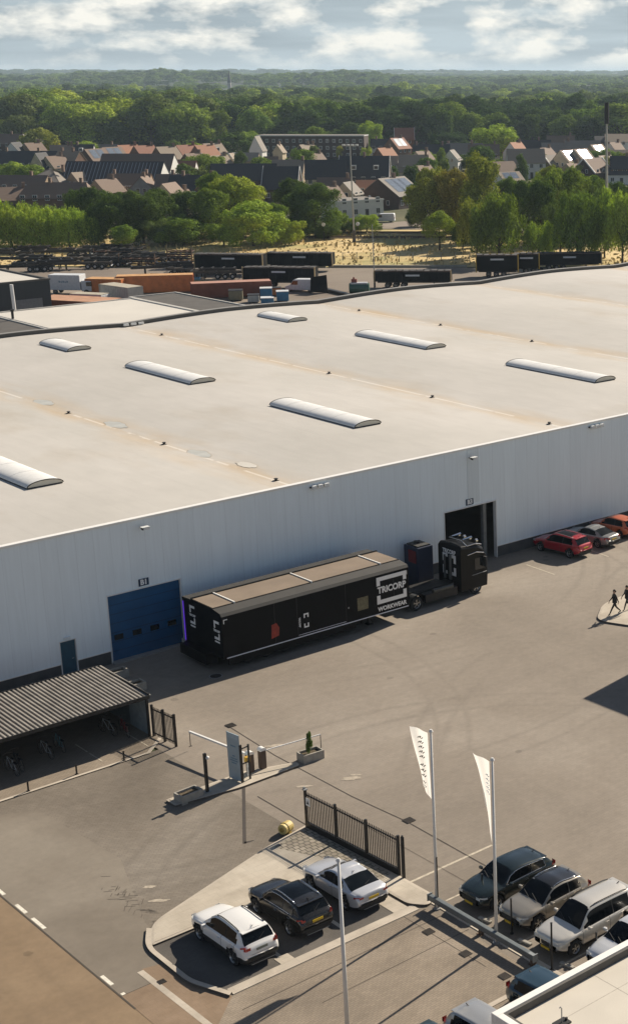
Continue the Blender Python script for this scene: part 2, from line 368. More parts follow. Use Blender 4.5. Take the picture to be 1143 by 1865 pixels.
b = MB(); b.tube([(0,0,0),(0,0,.012)], .42, 20); b.build('ring', mat('pale_iron',(.22,.21,.2),.6), r); b = MB(); b.tube([(0,0,.012),(0,0,.018)], .34, 20); b.build('lid', M_iron, r)
# shadow-like dark mark by the signboard, drawn as a flat coloured strip, source unknown
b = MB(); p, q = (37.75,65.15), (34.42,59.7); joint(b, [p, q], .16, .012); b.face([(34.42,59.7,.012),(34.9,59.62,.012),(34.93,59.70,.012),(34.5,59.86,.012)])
tag(b.build('shadow_like_strip', mat('dark_strip',(.05,.04,.033),.8), fix=False), 'long narrow shadow-like dark strip drawn on the drive running from the signboard towards the yellow drum', 'dark_mark')

# raised islands with kerbs
def rounded(poly, rad, n=6):
    out = []; m = len(poly)
    for i, p in enumerate(poly):
        r = rad[i] if isinstance(rad, (list, tuple)) else rad
        p = Vector(p); a = Vector(poly[i-1]); c = Vector(poly[(i+1) % m])
        if r <= 0: out.append(tuple(p)); continue
        da = (a-p).normalized(); dc = (c-p).normalized()
        for k in range(n+1):
            t = k/n; q = (p+da*r)*(1-t)**2+p*2*t*(1-t)+(p+dc*r)*t*t; out.append(tuple(q))
    return out
def inset(poly, d):
    out = []; m = len(poly)
    ar = sum(poly[i][0]*poly[(i+1)%m][1]-poly[(i+1)%m][0]*poly[i][1] for i in range(m)); s = 1 if ar > 0 else -1
    for i in range(m):
        a, p, c = Vector(poly[i-1]), Vector(poly[i]), Vector(poly[(i+1) % m])
        e1 = (p-a).normalized(); e2 = (c-p).normalized(); n1 = Vector((-e1.y, e1.x))*s; n2 = Vector((-e2.y, e2.x))*s
        n = (n1+n2); n = n.normalized() if n.length > 1e-6 else n1; k = d/max(.5, n.dot(n1)); out.append(tuple(p+n*k))
    return out
def island(poly, z, top, name='traffic_island'):
    b = MB(); q = inset(poly, .14); n = len(poly)
    for i in range(n):
        j = (i+1) % n
        b.face([(*poly[i],-.02),(*poly[j],-.02),(*poly[j],z-.015),(*poly[i],z-.015)], 2); b.face([(*poly[i],z-.015),(*poly[j],z-.015),(*q[j],z),(*q[i],z)], 1)
    for tri in tessellate_polygon([[Vector((x, y, 0)) for x, y in q]]): b.face([(*q[k],z) for k in tri], 0)
    o = b.build(name, [top, M_kerb, mat('kerb_face',(.12,.10,.08),.9)], fix=False)
    bm = bmesh.new(); bm.from_mesh(o.data); bmesh.ops.remove_doubles(bm, verts=bm.verts, dist=1e-4); bmesh.ops.recalc_face_normals(bm, faces=bm.faces); bm.to_mesh(o.data); bm.free()
    return struct(o)
isl = rounded([(26.7,54.5),(36.35,54.4),(36.45,49.7),(37.1,48.8),(37.75,49.6),(37.7,52.2),(37.5,59.1),(34.95,58.55),(27.5,56.1)], [.2,.1,.3,.5,.3,.0,.1,.4,.9])
kb = rounded([(27.25,55.9),(26.45,54.6),(26.4,51.0),(27.1,49.0)], [0,.7,.5,0], 6); kb2 = rounded([(27.45,55.7),(26.66,54.5),(26.62,51.1),(27.3,49.15)], [0,.6,.45,0], 6)
b = MB()
for i in range(len(kb)-1):
    p, q, r_, t_ = kb[i], kb[i+1], kb2[i+1], kb2[i]
    b.face([(*p,.11),(*q,.11),(*r_,.11),(*t_,.11)], 0); b.face([(*p,-.02),(*q,-.02),(*q,.11),(*p,.11)], 1); b.face([(*t_,-.02),(*r_,-.02),(*r_,.11),(*t_,.11)], 1)
struct(b.build('kerb_edge', [M_kerb, mat('kerb_face',(.12,.10,.08),.9)], fix=False))
island(isl, .12, M_slab)
sheet('brick_pavement', [(35.1,58.2),(37.35,58.85),(37.5,52.3),(36.5,52.2),(36.45,55.0)], .124, ground_mat('buff_bricks',(.40,.35,.275),(.34,.30,.23),(.46,.405,.32),brick=dict(w=.3,h=.3,m=.03,s=.4,rot=0),scale=.5))
sheet('parking_bays', [(27.15,49.55),(36.35,49.55),(36.35,54.5),(26.9,54.6),(26.62,54.2),(26.6,51.1)], .024, M_bay)
b = MB(); b.box(27.3,36.6,49.05,49.55,-.01,.036)
for x in (30.15,33.3): b.box(x-.09,x+.09,50.101,52.6,-.01,.034)
b.box(30.15-.3,30.15+.35,49.551,50.1,-.01,.040); b.box(35.6,36.35,49.551,51.0,-.01,.038)
struct(b.build('kerb_edge', M_kerb))
island(rounded([(34.0,66.35),(34.0,65.45),(37.5,64.95),(41.1,65.05),(41.2,65.5),(38.5,66.5)], [.1,.1,.3,.15,.15,.2]), .12, M_slab)
island(rounded([(67.9,70.2),(69.0,67.4),(80,64),(80,73.5),(70.5,72.2)], [1.0,.9,.1,.1,.9], 8), .13, M_slab)
sheet('verge_grass', [(71.2,68.3),(80,65.5),(80,72.6),(72.0,71.0)], .135, mat('pale_green',(.50,.48,.27),.9,var=.15))
# ------------------------------------------------------------------ the big hall
def clad_mat(name, col, pitch, axis=0, depth=.12, rough=.5, streaks=True):
    m = bpy.data.materials.new(name); m.use_nodes = True; t = m.node_tree; nd = t.nodes; lk = t.links
    p = nd['Principled BSDF']; p.inputs['Roughness'].default_value = rough; p.inputs['Specular IOR Level'].default_value = .35
    tcn = nd.new('ShaderNodeTexCoord'); sp = nd.new('ShaderNodeSeparateXYZ'); lk.new(tcn.outputs['Object'], sp.inputs[0])
    def mth(op, a, b=None, c=None):
        n = nd.new('ShaderNodeMath'); n.operation = op
        for i, v in enumerate((a, b, c)):
            if v is None: continue
            if isinstance(v, (int, float)): n.inputs[i].default_value = v
            else: lk.new(v, n.inputs[i])
        return n.outputs[0]
    fr = mth('FRACT', mth('DIVIDE', sp.outputs[axis], pitch)); seam = mth('LESS_THAN', fr, .05/pitch)
    fl = mth('FLOOR', mth('DIVIDE', sp.outputs[axis], pitch)); wn_ = nd.new('ShaderNodeTexWhiteNoise'); wn_.noise_dimensions = '1D'; lk.new(fl, wn_.inputs['W'])
    v = mth('MULTIPLY_ADD', wn_.outputs[0], .035, .982); v = mth('SUBTRACT', v, mth('MULTIPLY', seam, depth))
    if streaks:
        mp = nd.new('ShaderNodeMapping'); mp.inputs['Scale'].default_value = (1.3, 1.3, .08); lk.new(tcn.outputs['Object'], mp.inputs[0])
        nz_ = nd.new('ShaderNodeTexNoise'); nz_.inputs['Detail'].default_value = 6; lk.new(mp.outputs[0], nz_.inputs['Vector'])
        v = mth('MULTIPLY', v, mth('MULTIPLY_ADD', nz_.outputs[0], .16, .92))
    mx = nd.new('ShaderNodeMixRGB'); mx.blend_type = 'MULTIPLY'; mx.inputs[0].default_value = 1; mx.inputs[1].default_value = (*col, 1); lk.new(v, mx.inputs[2])
    lk.new(mx.outputs[0], p.inputs['Base Color']); return m
M_clad = clad_mat('grey_cladding', (.86,.93,.95), 1.13, depth=.07)
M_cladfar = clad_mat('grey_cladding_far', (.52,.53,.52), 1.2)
M_plinth = mat('dark_plinth', (.085,.085,.085), .85, var=.15, vs=1.5)
M_white = mat('white_metal', (.80,.79,.76), .45, var=.03)
M_trim = mat('white_trim', (.85,.83,.78), .4, var=.03)
M_felt = mat('dark_roofing', (.085,.078,.07), .9, var=.15, vs=.6)
M_parapet = mat('parapet_grey', (.10,.095,.085), .8, var=.12, vs=.4)
M_black = mat('black_metal', (.012,.012,.013), .45, var=.2)
M_dark = mat('dark_steel', (.035,.034,.033), .5, .4, var=.2)
M_grey = mat('grey_metal', (.32,.33,.33), .5, .3)
M_glass = mat('dark_glass', (.012,.015,.018), .06, var=.1, spec=.8)
M_blue = mat('blue_door', (.004,.080,.20), .5, var=.12, vs=.8)
M_blue2 = mat('blue_door_seam', (.004,.030,.075), .6)
M_lampw = mat('lamp_glass', (.75,.76,.74), .25, var=.05)

def roof_mat():
    m = bpy.data.materials.new('roof_membrane'); m.use_nodes = True; t = m.node_tree; nd = t.nodes; lk = t.links
    p = nd['Principled BSDF']; p.inputs['Roughness'].default_value = .75; p.inputs['Specular IOR Level'].default_value = .3
    tcn = nd.new('ShaderNodeTexCoord'); sp = nd.new('ShaderNodeSeparateXYZ'); lk.new(tcn.outputs['Object'], sp.inputs[0])
    def mth(op, a, b=None, c=None, clamp=False):
        n = nd.new('ShaderNodeMath'); n.operation = op; n.use_clamp = clamp
        for i, v in enumerate((a, b, c)):
            if v is None: continue
            if isinstance(v, (int, float)): n.inputs[i].default_value = v
            else: lk.new(v, n.inputs[i])
        return n.outputs[0]
    def noise(sc, det=5, mapping=None, rough=.55):
        n = nd.new('ShaderNodeTexNoise'); n.inputs['Scale'].default_value = sc; n.inputs['Detail'].default_value = det; n.inputs['Roughness'].default_value = rough
        if mapping:
            mp = nd.new('ShaderNodeMapping'); mp.inputs['Scale'].default_value = mapping; lk.new(tcn.outputs['Object'], mp.inputs[0]); lk.new(mp.outputs[0], n.inputs['Vector'])
        else: lk.new(tcn.outputs['Object'], n.inputs['Vector'])
        return n.outputs[0]
    # distance from the nearest valley gutter (X = 30.5 + k*25.3)
    q = mth('DIVIDE', mth('SUBTRACT', sp.outputs[0], 30.5), 25.3); fr = mth('FRACT', q); d = mth('MULTIPLY', mth('MINIMUM', fr, mth('SUBTRACT', 1., fr)), 25.3)
    nW = noise(.16, 4, (1.0, .7, 1)); near = mth('SUBTRACT', 1., mth('DIVIDE', d, mth('MULTIPLY_ADD', nW, 4.2, .4)), clamp=True)
    st = mth('MULTIPLY', near, mth('MULTIPLY', mth('SUBTRACT', noise(.5, 6, (1.0, .25, 1)), .33), 2.6), clamp=True)
    base = nd.new('ShaderNodeMixRGB'); base.inputs[1].default_value = (.475,.455,.415,1); base.inputs[2].default_value = (.53,.505,.465,1)
    mr = nd.new('ShaderNodeMapRange'); mr.inputs[1].default_value = .35; mr.inputs[2].default_value = .65; lk.new(noise(.07, 5), mr.inputs[0]); lk.new(mr.outputs[0], base.inputs[0])
    m1 = nd.new('ShaderNodeMixRGB'); lk.new(mth('MULTIPLY', st, .9), m1.inputs[0]); lk.new(base.outputs[0], m1.inputs[1]); m1.inputs[2].default_value = (.50,.37,.22,1)
    pond = mth('MULTIPLY', mth('SUBTRACT', noise(.11, 6, (1., .55, 1), .62), .55), 5., clamp=True)
    m1b = nd.new('ShaderNodeMixRGB'); lk.new(mth('MULTIPLY', pond, .5), m1b.inputs[0]); lk.new(m1.outputs[0], m1b.inputs[1]); m1b.inputs[2].default_value = (.40,.345,.27,1); m1 = m1b
    # sheet laps: faint lines across the fall every 2 m
    lap = mth('LESS_THAN', mth('FRACT', mth('DIVIDE', sp.outputs[0], 2.1)), .025)
    v = mth('SUBTRACT', 1., mth('MULTIPLY', lap, .07)); v = mth('MULTIPLY', v, mth('MULTIPLY_ADD', noise(1.1, 7, (1., .3, 1), .65), .24, .88))
    m2 = nd.new('ShaderNodeMixRGB'); m2.blend_type = 'MULTIPLY'; m2.inputs[0].default_value = 1; lk.new(m1.outputs[0], m2.inputs[1]); lk.new(v, m2.inputs[2])
    # bright bare line in the gutter itself
    g_ = mth('MULTIPLY', mth('LESS_THAN', d, .11), mth('GREATER_THAN', noise(.35, 3, (1, .8, 1)), .5))
    m3 = nd.new('ShaderNodeMixRGB'); lk.new(mth('MULTIPLY', g_, .45), m3.inputs[0]); lk.new(m2.outputs[0], m3.inputs[1]); m3.inputs[2].default_value = (.80,.76,.69,1)
    lk.new(m3.outputs[0], p.inputs['Base Color']); return m
M_roof = roof_mat()
M_roof2 = mat('pale_roofing', (.60,.57,.51), .8, var=.06, vs=.12)

HX0, HX1, HY0, HY1, HZ = 5., 182.3, 85.8, 158.6, 8.95
def roofz(x):
    t = ((x-30.5)/25.3) % 1.; d = min(t, 1-t)*2       # 0 in the valley, 1 on the ridge
    return 8.45+.40*(1-(1-d)**1.6)
hall = empty('warehouse', (0,0,0), 0, 'huge warehouse hall with grey clad walls and a broad cream membrane roof', 'warehouse')
segs = [(HX0,37.95),(39.0,41.2),(46.28,67.6),(72.62,HX1)]
b = MB()
for x0, x1 in segs: b.box(x0, x1, HY0, HY0+.25, .86, HZ-.02)
b.box(37.95,39.0,HY0,HY0+.25,2.32,HZ-.02); b.box(41.2,46.28,HY0,HY0+.25,4.46,HZ-.02); b.box(67.6,72.62,HY0,HY0+.25,4.52,HZ-.02)
b.build('wall', M_clad, hall)
b = MB(); b.box(HX0, HX0+.25, HY0+.25, HY1-.25, 0, 8.4); b.box(HX1-.25, HX1, HY0+.25, HY1-.25, 0, 8.4); b.box(HX0, HX1, HY1-.25, HY1, 0, 8.35)
b.build('wall', M_cladfar, hall)
b = MB()
for x0, x1 in segs: b.box(x0, x1, HY0+.05, HY0+.25, -.05, .855)
b.build('plinth', M_plinth, hall)
b = MB()
for x0, x1 in segs: b.box(x0, x1, HY0-.05, HY0+.06, .845, .895)
b.build('drip_trim', M_trim, hall)
b = MB(); b.box(HX0-.05, HX1+.05, HY0-.07, HY0+.33, HZ-.12, HZ+.02); b.build('roof_trim', M_trim, hall, bevel=.02)
# waved roof
nx = 180; xs = [HX0+.25+(HX1-HX0-.5)*i/nx for i in range(nx+1)]; ys = [HY0+.33, 104, 122, 140, HY1-.5]
b = MB()
for x in xs:
    for k, y in enumerate(ys): b.v.append((x, y, roofz(x)-.0*k))
m_ = len(ys)
for i in range(nx):
    for k in range(m_-1): b.f.append((i*m_+k, (i+1)*m_+k, (i+1)*m_+k+1, i*m_+k+1)); b.mi.append(0)
roof = b.build('roof', M_roof, hall, smooth=True, fix=False)
# far parapet following the wave
b = MB(); bc = MB()
for i in range(nx):
    x0, x1 = xs[i], xs[i+1]; z0, z1 = roofz(x0)+.42, roofz(x1)+.42
    for y in (HY1-.5, HY1): b.face([(x0,y,z0-1.1),(x1,y,z1-1.1),(x1,y,z1),(x0,y,z0)])
    bc.face([(x0,HY1-.55,z0+.01),(x1,HY1-.55,z1+.01),(x1,HY1+.03,z1+.01),(x0,HY1+.03,z0+.01)])
    bc.face([(x0,HY1-.55,z0-.05),(x1,HY1-.55,z1-.05),(x1,HY1-.55,z1+.01),(x0,HY1-.55,z0+.01)])
b.build('parapet', M_parapet, hall, fix=False); bc.build('coping', mat('coping_grey',(.27,.26,.24),.6), hall, fix=False)
b = MB(); b.box(69.9,71.0,HY0-.03,HY0-.002,4.7,HZ-.14); b.build('wall_strip', clad_mat('grey_strip', (.76,.82,.83), .37, depth=.05), hall)
# interior columns seen through the open door
b = MB(); b.box(72.0,72.3,86.6,86.9,0,4.6); b.box(67.9,68.2,88,88.3,0,8.2); b.build('column', M_grey, hall)
# doorway frames
def frame3(x0, x1, z, w, name):
    b = MB(); b.box(x0-w, x0, HY0-.04, HY0+.30, .0, z+w); b.box(x1, x1+w, HY0-.04, HY0+.30, .0, z+w); b.box(x0, x1, HY0-.06, HY0+.30, z, z+w)
    return b.build(name, M_white, hall)
frame3(41.26,46.22,4.40,.07,'door_frame'); frame3(37.99,38.96,2.27,.05,'door_frame'); frame3(67.66,72.56,4.46,.07,'door_frame')
# sectional door
b = MB(); b.box(41.27,46.21,HY0+.12,HY0+.18,.12,4.395); d1 = b.build('sectional_door', M_blue, hall)
d1['label'] = 'blue sectional loading door with a row of four small windows'
b = MB()
for z in (.72,1.32,1.92,2.52,3.12,3.72): b.box(41.28,46.2,HY0+.112,HY0+.121,z,z+.025)
b.build('panel_seam', M_blue2, d1)
for x in (41.85,43.08,44.30,45.5):
    b = MB(); b.box(x-.3,x+.3,HY0+.108,HY0+.12,1.42,1.78); b.build('window', M_glass, d1, bevel=0)
b = MB(); b.box(41.2,46.28,HY0-.32,HY0+.3,-.02,.11); b.build('door_sill', mat('sill_concrete',(.30,.29,.27),.9), hall)
b = MB(); b.box(38.0,38.95,HY0+.1,HY0+.16,.03,2.26); d2 = b.build('door', mat('blue_door_small',(.012,.075,.125),.5), hall); d2['label'] = 'small blue personnel door'
b = MB(); b.tube([(38.82,HY0+.08,1.05),(38.7,HY0+.06,1.05)], .02, 6); b.build('handle', M_grey, d2)
b = MB(); b.box(38.25,38.65,HY0-.16,HY0-.005,2.42,2.52); b.build('canopy_lamp', M_lampw, hall, bevel=.02)
M_sign = mat('sign_blue', (.012,.040,.085), .5)
M_letter = mat('white_letter', (.86,.86,.84), .5, var=.02)
for x, z, tx, lab in ((43.73,4.79,'B1','small blue plate reading B1 over the blue loading door'),(70.03,4.86,'B3','small blue plate reading B3 over the open loading door')):
    r = empty('door_number_sign', (x, HY0-.02, z), 0, lab, 'sign', 'number plates over the loading doors')
    b = MB(); b.box(-.34,.34,-.04,.0,-.23,.23); b.build('plate', M_sign, r)
    text_obj(tx, .46, M_letter, r, 'lettering', .02, .006, (0,-.05,0), (math.pi/2,0,0), 1.0)
for x, z, lab in ((43.86,8.38,'single floodlight on a short arm high on the grey wall above the blue door'),(70.1,8.25,'single floodlight on a short arm high on the grey wall above the open door')):
    r = empty('floodlight', (x, HY0, z), 0, lab, 'floodlight', 'single floodlights on the hall wall')
    b = MB(); b.bar((0,0,-.05),(0,-.45,0), .06); b.build('arm', M_dark, r)
    b = MB(); b.box(-.22,.22,-.72,-.42,-.08,.08); b.build('housing', M_dark, r, bevel=.02)
    b = MB(); b.box(-.26,.26,-.75,-.40,.082,.10); b.build('hood', M_lampw, r)
    b = MB(); b.box(-.19,.19,-.75,-.722,-.07,.06); b.build('lens', M_lampw, r)
for x, z, lab in ((57.0,8.53,'row of three small floodlights under the roof edge above the black trailer'),(83.0,8.55,'row of three small floodlights under the roof edge above the parked cars')):
    r = empty('floodlight_bar', (x, HY0, z), 0, lab, 'floodlight', 'triple floodlight bars on the hall wall')
    b = MB(); b.box(-.75,.75,-.12,-.0,-.04,.04); b.build('bar', M_dark, r)
    for k in (-.5,0,.5):
        b = MB(); b.box(k-.17,k+.17,-.32,-.125,-.13,.13); b.build('lamp_head', M_lampw, r, bevel=.03)
# barrel vault skylights
M_dome = mat('skylight_dome', (.72,.72,.70), .6, var=.06, vs=2, spec=.2)
M_domeend = mat('skylight_end', (.62,.58,.48), .5, var=.05)
def skylight(x, y0, y1, lab, w=2.45):
    r = empty('skylight', (x, (y0+y1)/2, roofz(x)-.06), 0, lab, 'skylight', 'barrel vault skylights on the hall roof'); h = (y1-y0)/2
    b = MB(); b.box(-w/2, w/2, -h, h, -.1, .13); b.build('curb', M_dark, r)
    def prof(t): a = math.pi*t; return (-math.cos(a)*(w/2+.04), .14+math.sin(a)*.38)
    b = MB(); n = 12; ny = max(6, int(h*2/1.0)); 
    for j in range(ny+1):
        for i in range(n+1):
            px, pz = prof(i/n); b.v.append((px, -h-.03+(2*h+.06)*j/ny, pz))
    for j in range(ny):
        for i in range(n): b.f.append((j*(n+1)+i, j*(n+1)+i+1, (j+1)*(n+1)+i+1, (j+1)*(n+1)+i)); b.mi.append(0)
    b.build('dome', M_dome, r, smooth=True)
    for s in (-1, 1):
        b = MB(); b.face([(prof(i/n)[0]*.985, s*(h+.0), .13+(prof(i/n)[1]-.13)*.97) for i in range(n+1)]); b.build('end_panel', M_domeend, r)
        b = MB(); b.tube([(prof(i/n)[0], s*(h+.04), prof(i/n)[1]) for i in range(n+1)], .035, 5); b.build('end_rim', M_dark, r)
    for j in range(3, ny, 3):
        b = MB(); b.tube([(prof(i/n)[0]*1.004, -h-.03+(2*h+.06)*j/ny, prof(i/n)[1]+.006) for i in range(n+1)], .012, 4, cap=False); b.build('rib', M_white, r)
for x, y0, y1, lab in ((43.3,86.8+10.7,109.6,'long skylight cut by the left edge of the view, nearest the camera'),
    (69.45,97.3,109.2,'long skylight in the middle of the roof nearest the wall, above the trailer'),
    (69.45,121.9,133.7,'long skylight second from the wall in the middle row'),
    (69.45,145.4,151.5,'short skylight at the far left of the roof near the dark annex roof'),
    (95.4,97.3,109.4,'long skylight at the right of the roof above the parked red cars'),
    (95.4,121.5,133.5,'long skylight second from the wall in the right row'),
    (95.4,146.0,152.2,'short skylight in the middle far part of the roof near the scrap yard')):
    skylight(x, y0, y1, lab)
# roof drains: small dark outlets in the valleys
for px, py, lab in ((143,749,'second small dark roof outlet in the left valley'),(317,805,'third small dark roof outlet, beside the pale patch in the left valley'),(523,870,'small dark roof outlet at the near end of the left valley'),(620,676,'small roof outlet in the middle valley left of the right skylights'),(806,719,'small roof outlet in the middle valley beside the far loading door side'),(1020,767,'small roof outlet at the near end of the middle valley'),(314,607,'small roof outlet at the far end of the middle valley'),(678,562,'small rusty roof outlet at the far end of the right valley'),(826,588,'small rusty roof outlet in the middle of the right valley'),(993,617,'small rusty roof outlet in the right valley behind the right skylight')):
    x, y = G(px, py, 8.5); v = min((30.5+25.3*k for k in range(7)), key=lambda q: abs(q-x))
    b = MB(); b.box(-.16,.16,-.16,.16,0,.05); b.tube([(0,0,.05),(0,0,.16)], .10, 8); b.tube([(0,0,.16),(0,0,.19)], .15, 8)
    o = b.build('roof_outlet', M_dark); o.location = (v, y, roofz(v)); tag(o, lab, 'roof drain', 'roof outlets in the valleys')
M_puddle = mat('membrane_patch', (.50,.50,.46), .5, var=.12, vs=1.); M_prim = mat('patch_rim', (.33,.27,.19), .9)
for i, (px, py, s) in enumerate(((79,732,.95),(211,773,1.0),(363,825,.95),(449,846,.75))):
    x, y = G(px, py, 8.5); b = MB()
    P = blob(0, 0, .62*s, 1.5*s, 0, 0, 22, i, .12); Q = blob(0, 0, .66*s, 1.55*s, 0, 0, 22, i, .12)
    b.face([(p[0],p[1],.012) for p in P], 0)
    for k in range(22):
        j = (k+1) % 22; b.face([(*Q[k][:2],.014),(*Q[j][:2],.014),(*P[j][:2],.014),(*P[k][:2],.014)], 1)
    o = b.build('membrane_patch', [M_puddle if i < 3 else M_roof2, M_prim], fix=False); o.parent = hall; o.location = (x, y, roofz(x)+.01)
    n_ = (roofz(x+.5)-roofz(x-.5)); o.rotation_euler = (0, -math.atan(n_), 0)
b = MB(); b.box(-.4,.4,-.1,.1,0,.12)
for k in (-.35,0,.4):
    o = None
x, y = G(250,588,8.9)
r = empty('floodlight_bar', (x, HY1-.6, roofz(x)+.05), 0, 'row of three small white lamps on the inner side of the far parapet', 'floodlight')
for k in (-.9,0,.9):
    b = MB(); b.box(k-.3,k+.3,-.25,0,.05,.3); b.build('lamp_head', M_lampw, r, bevel=.03)

# ------------------------------------------------------------------ annex behind the hall
ax = empty('annex_building', (0,0,0), 0, 'flat roofed annex behind the hall with one pale and two dark roof fields', 'building')
def flat_field(x0, x1, y0, y1, z, m, parent, cap=.25):
    b = MB(); b.box(x0+cap, x1-cap, y0+cap, y1-cap, z-.4, z-.12); b.build('roof', m, parent)
    b = MB(); b.box(x0, x0+cap, y0, y1, z-.5, z); b.box(x1-cap, x1, y0, y1, z-.5, z); b.box(x0+cap, x1-cap, y0, y0+cap, z-.5, z); b.box(x0+cap, x1-cap, y1-cap, y1, z-.5, z); b.build('coping', mat('coping_pale',(.55,.53,.48),.6), parent)
b = MB(); b.box(60,101.3,158.65,182.3,0,7.4); b.build('wall', M_cladfar, ax)
flat_field(76.0,94.6,158.7,181.9,8.0,M_roof2,ax); flat_field(94.65,101.3,158.7,183.0,8.0,M_felt,ax); flat_field(55,75.95,158.7,178.5,7.95,M_felt,ax)
x, y = G(24,580,8); b = MB(); b.tube([(x,y,7.6),(x,y,8.9)], .16, 8); b.tube([(x,y,8.9),(x,y,9.1)], .25, 8); b.build('vent_pipe', M_dark, ax)
x, y = G(27,562,6.5); b = MB(); b.tube([(x,y,5.5),(x-.1,y,9.6)], .22, 10)
o = b.build('exhaust_pipe', M_white); tag(o, 'tall slim white pipe standing in front of the black building', 'pipe')
# black building at the left
bb = empty('black_building', (0,0,0), 0, 'black clad industrial building with a pale flat roof at the left edge', 'building')
b = MB(); b.box(78,102,221,243,0,6.0); b.build('wall', clad_mat('black_cladding', (.040,.048,.055), .9), bb)
b = MB(); b.box(78.4,101.6,221.4,242.6,6.0,6.03); b.build('roof', M_roof2, bb)
b = MB(); b.box(77.9,102.1,220.9,221.3,6.0,6.25); b.box(101.7,102.1,221.3,243.1,6.0,6.25); b.build('coping', M_parapet, bb)
b = MB(); b.box(96.6,100.6,220.93,220.995,1.2,3.5); b.build('roller_door', mat('door_grey',(.16,.17,.18),.6), bb)

# office block just outside the view: its shadow falls on the yard
ob = empty('office_block', (0,0,0), 0, 'grey office block beyond the right edge of the yard', 'building')
b = MB(); b.box(73.3,96,44,63.9,0,10.0); b.build('wall', M_cladfar, ob)
b = MB(); b.box(73.6,95.7,44.3,63.6,10.0,10.05); b.build('roof', M_roof2, ob)
for z in (1.2,4.4,7.4):
    for k in range(6):
        b = MB(); b.box(73.26,73.31,45.2+k*3.1,47.2+k*3.1,z,z+1.5); b.build('window', M_glass, ob)

# flat roofed building in the lower right corner
fb = empty('flat_roof_building', (0,0,0), 0, 'low building with a pale flat roof and white parapet in the lower right corner', 'building')
Z = 4.0
b = MB(); b.box(30.1,60,10,36.15,0,3.6); b.build('wall', M_clad, fb)
b = MB(); b.box(30.42,59.6,10.3,35.85,3.6,3.66); b.build('roof', mat('cream_roofing',(.58,.535,.455),.8,var=.07,vs=.5,bump=.2,bs=3), fb)
b = MB(); b.box(29.98,60,36.0-.02,36.28,3.5,Z); b.box(29.98,30.26,10,35.98,3.5,Z); b.build('parapet', M_trim, fb, bevel=.02)
b = MB(); b.box(30.262,60,35.86,35.978,3.62,3.96); b.box(30.262,30.38,10.2,35.858,3.62,3.96); b.build('upstand', mat('upstand_dark',(.10,.095,.085),.8), fb)
b = MB(); b.box(30.42,60,34.6,34.62,3.661,3.664); b.box(34.5,34.52,20,35.8,3.661,3.664); b.build('roof_seam', mat('seam',(.42,.38,.32),.8), fb, fix=False)
x, y = G(1022,1862,3.7); r = empty('roof_vent', (x, y, 3.66), 0, 'small bent metal vent pipe on a square base on the pale roof in the corner', 'vent')
b = MB(); b.box(-.28,.28,-.2,.2,0,.06); b.build('base', M_dark, r)
b = MB(); b.tube([(0,0,.06),(0,0,.62),(-.05,0,.68),(-.1,0,.66)], .022, 6); b.build('pipe', M_grey, r)
b = MB(); b.tube([(.22,.0,.05),(.22,0,.14)], .05, 8); b.build('cap', M_dark, r)
# ------------------------------------------------------------------ cars
def smooth_interp(pts, x):
    xs = [p[0] for p in pts]; 
    if x <= xs[0]: return pts[0][1]
    if x >= xs[-1]: return pts[-1][1]
    for i in range(len(pts)-1):
        if xs[i] <= x <= xs[i+1]:
            x0, y0 = pts[i]; x1, y1 = pts[i+1]; t = (x-x0)/(x1-x0)
            m0 = (y1-(pts[i-1][1]))/(x1-pts[i-1][0]) if i > 0 else (y1-y0)/(x1-x0)
            m1 = (pts[i+2][1]-y0)/(pts[i+2][0]-x0) if i+2 < len(pts) else (y1-y0)/(x1-x0)
            s = (y1-y0)/(x1-x0)
            if s == 0: m0 = m1 = 0
            else:
                m0 = max(0, min(m0/s, 2.2))*s; m1 = max(0, min(m1/s, 2.2))*s
            h = x1-x0
            return (2*t**3-3*t**2+1)*y0+(t**3-2*t**2+t)*h*m0+(-2*t**3+3*t**2)*y1+(t**3-t**2)*h*m1
M_tyre = mat('tyre_rubber', (.018,.018,.018), .85, var=.15)
M_rim = mat('alloy_rim', (.48,.48,.47), .3, .8, var=.05)
M_under = mat('black_plastic', (.022,.022,.022), .7, var=.1)
M_carglass = mat('car_glass', (.004,.006,.008), .16, var=.05, spec=.22)
M_redlamp = mat('red_lamp', (.33,.015,.012), .2, spec=.7)
M_clearlamp = mat('clear_lamp', (.60,.62,.63), .1, var=.1, spec=.8)
M_chrome = mat('chrome', (.72,.72,.71), .15, 1., var=.02)
M_plate = mat('yellow_plate', (.62,.42,.02), .5, var=.03)
M_seamc = mat('panel_gap', (.02,.02,.02), .8)
M_seat = mat('seat_fabric', (.09,.085,.08), .9)
def paint(name, col, metal=.0, rough=.32): return mat(name, col, rough, metal, var=.015, vs=1, coat=.7)

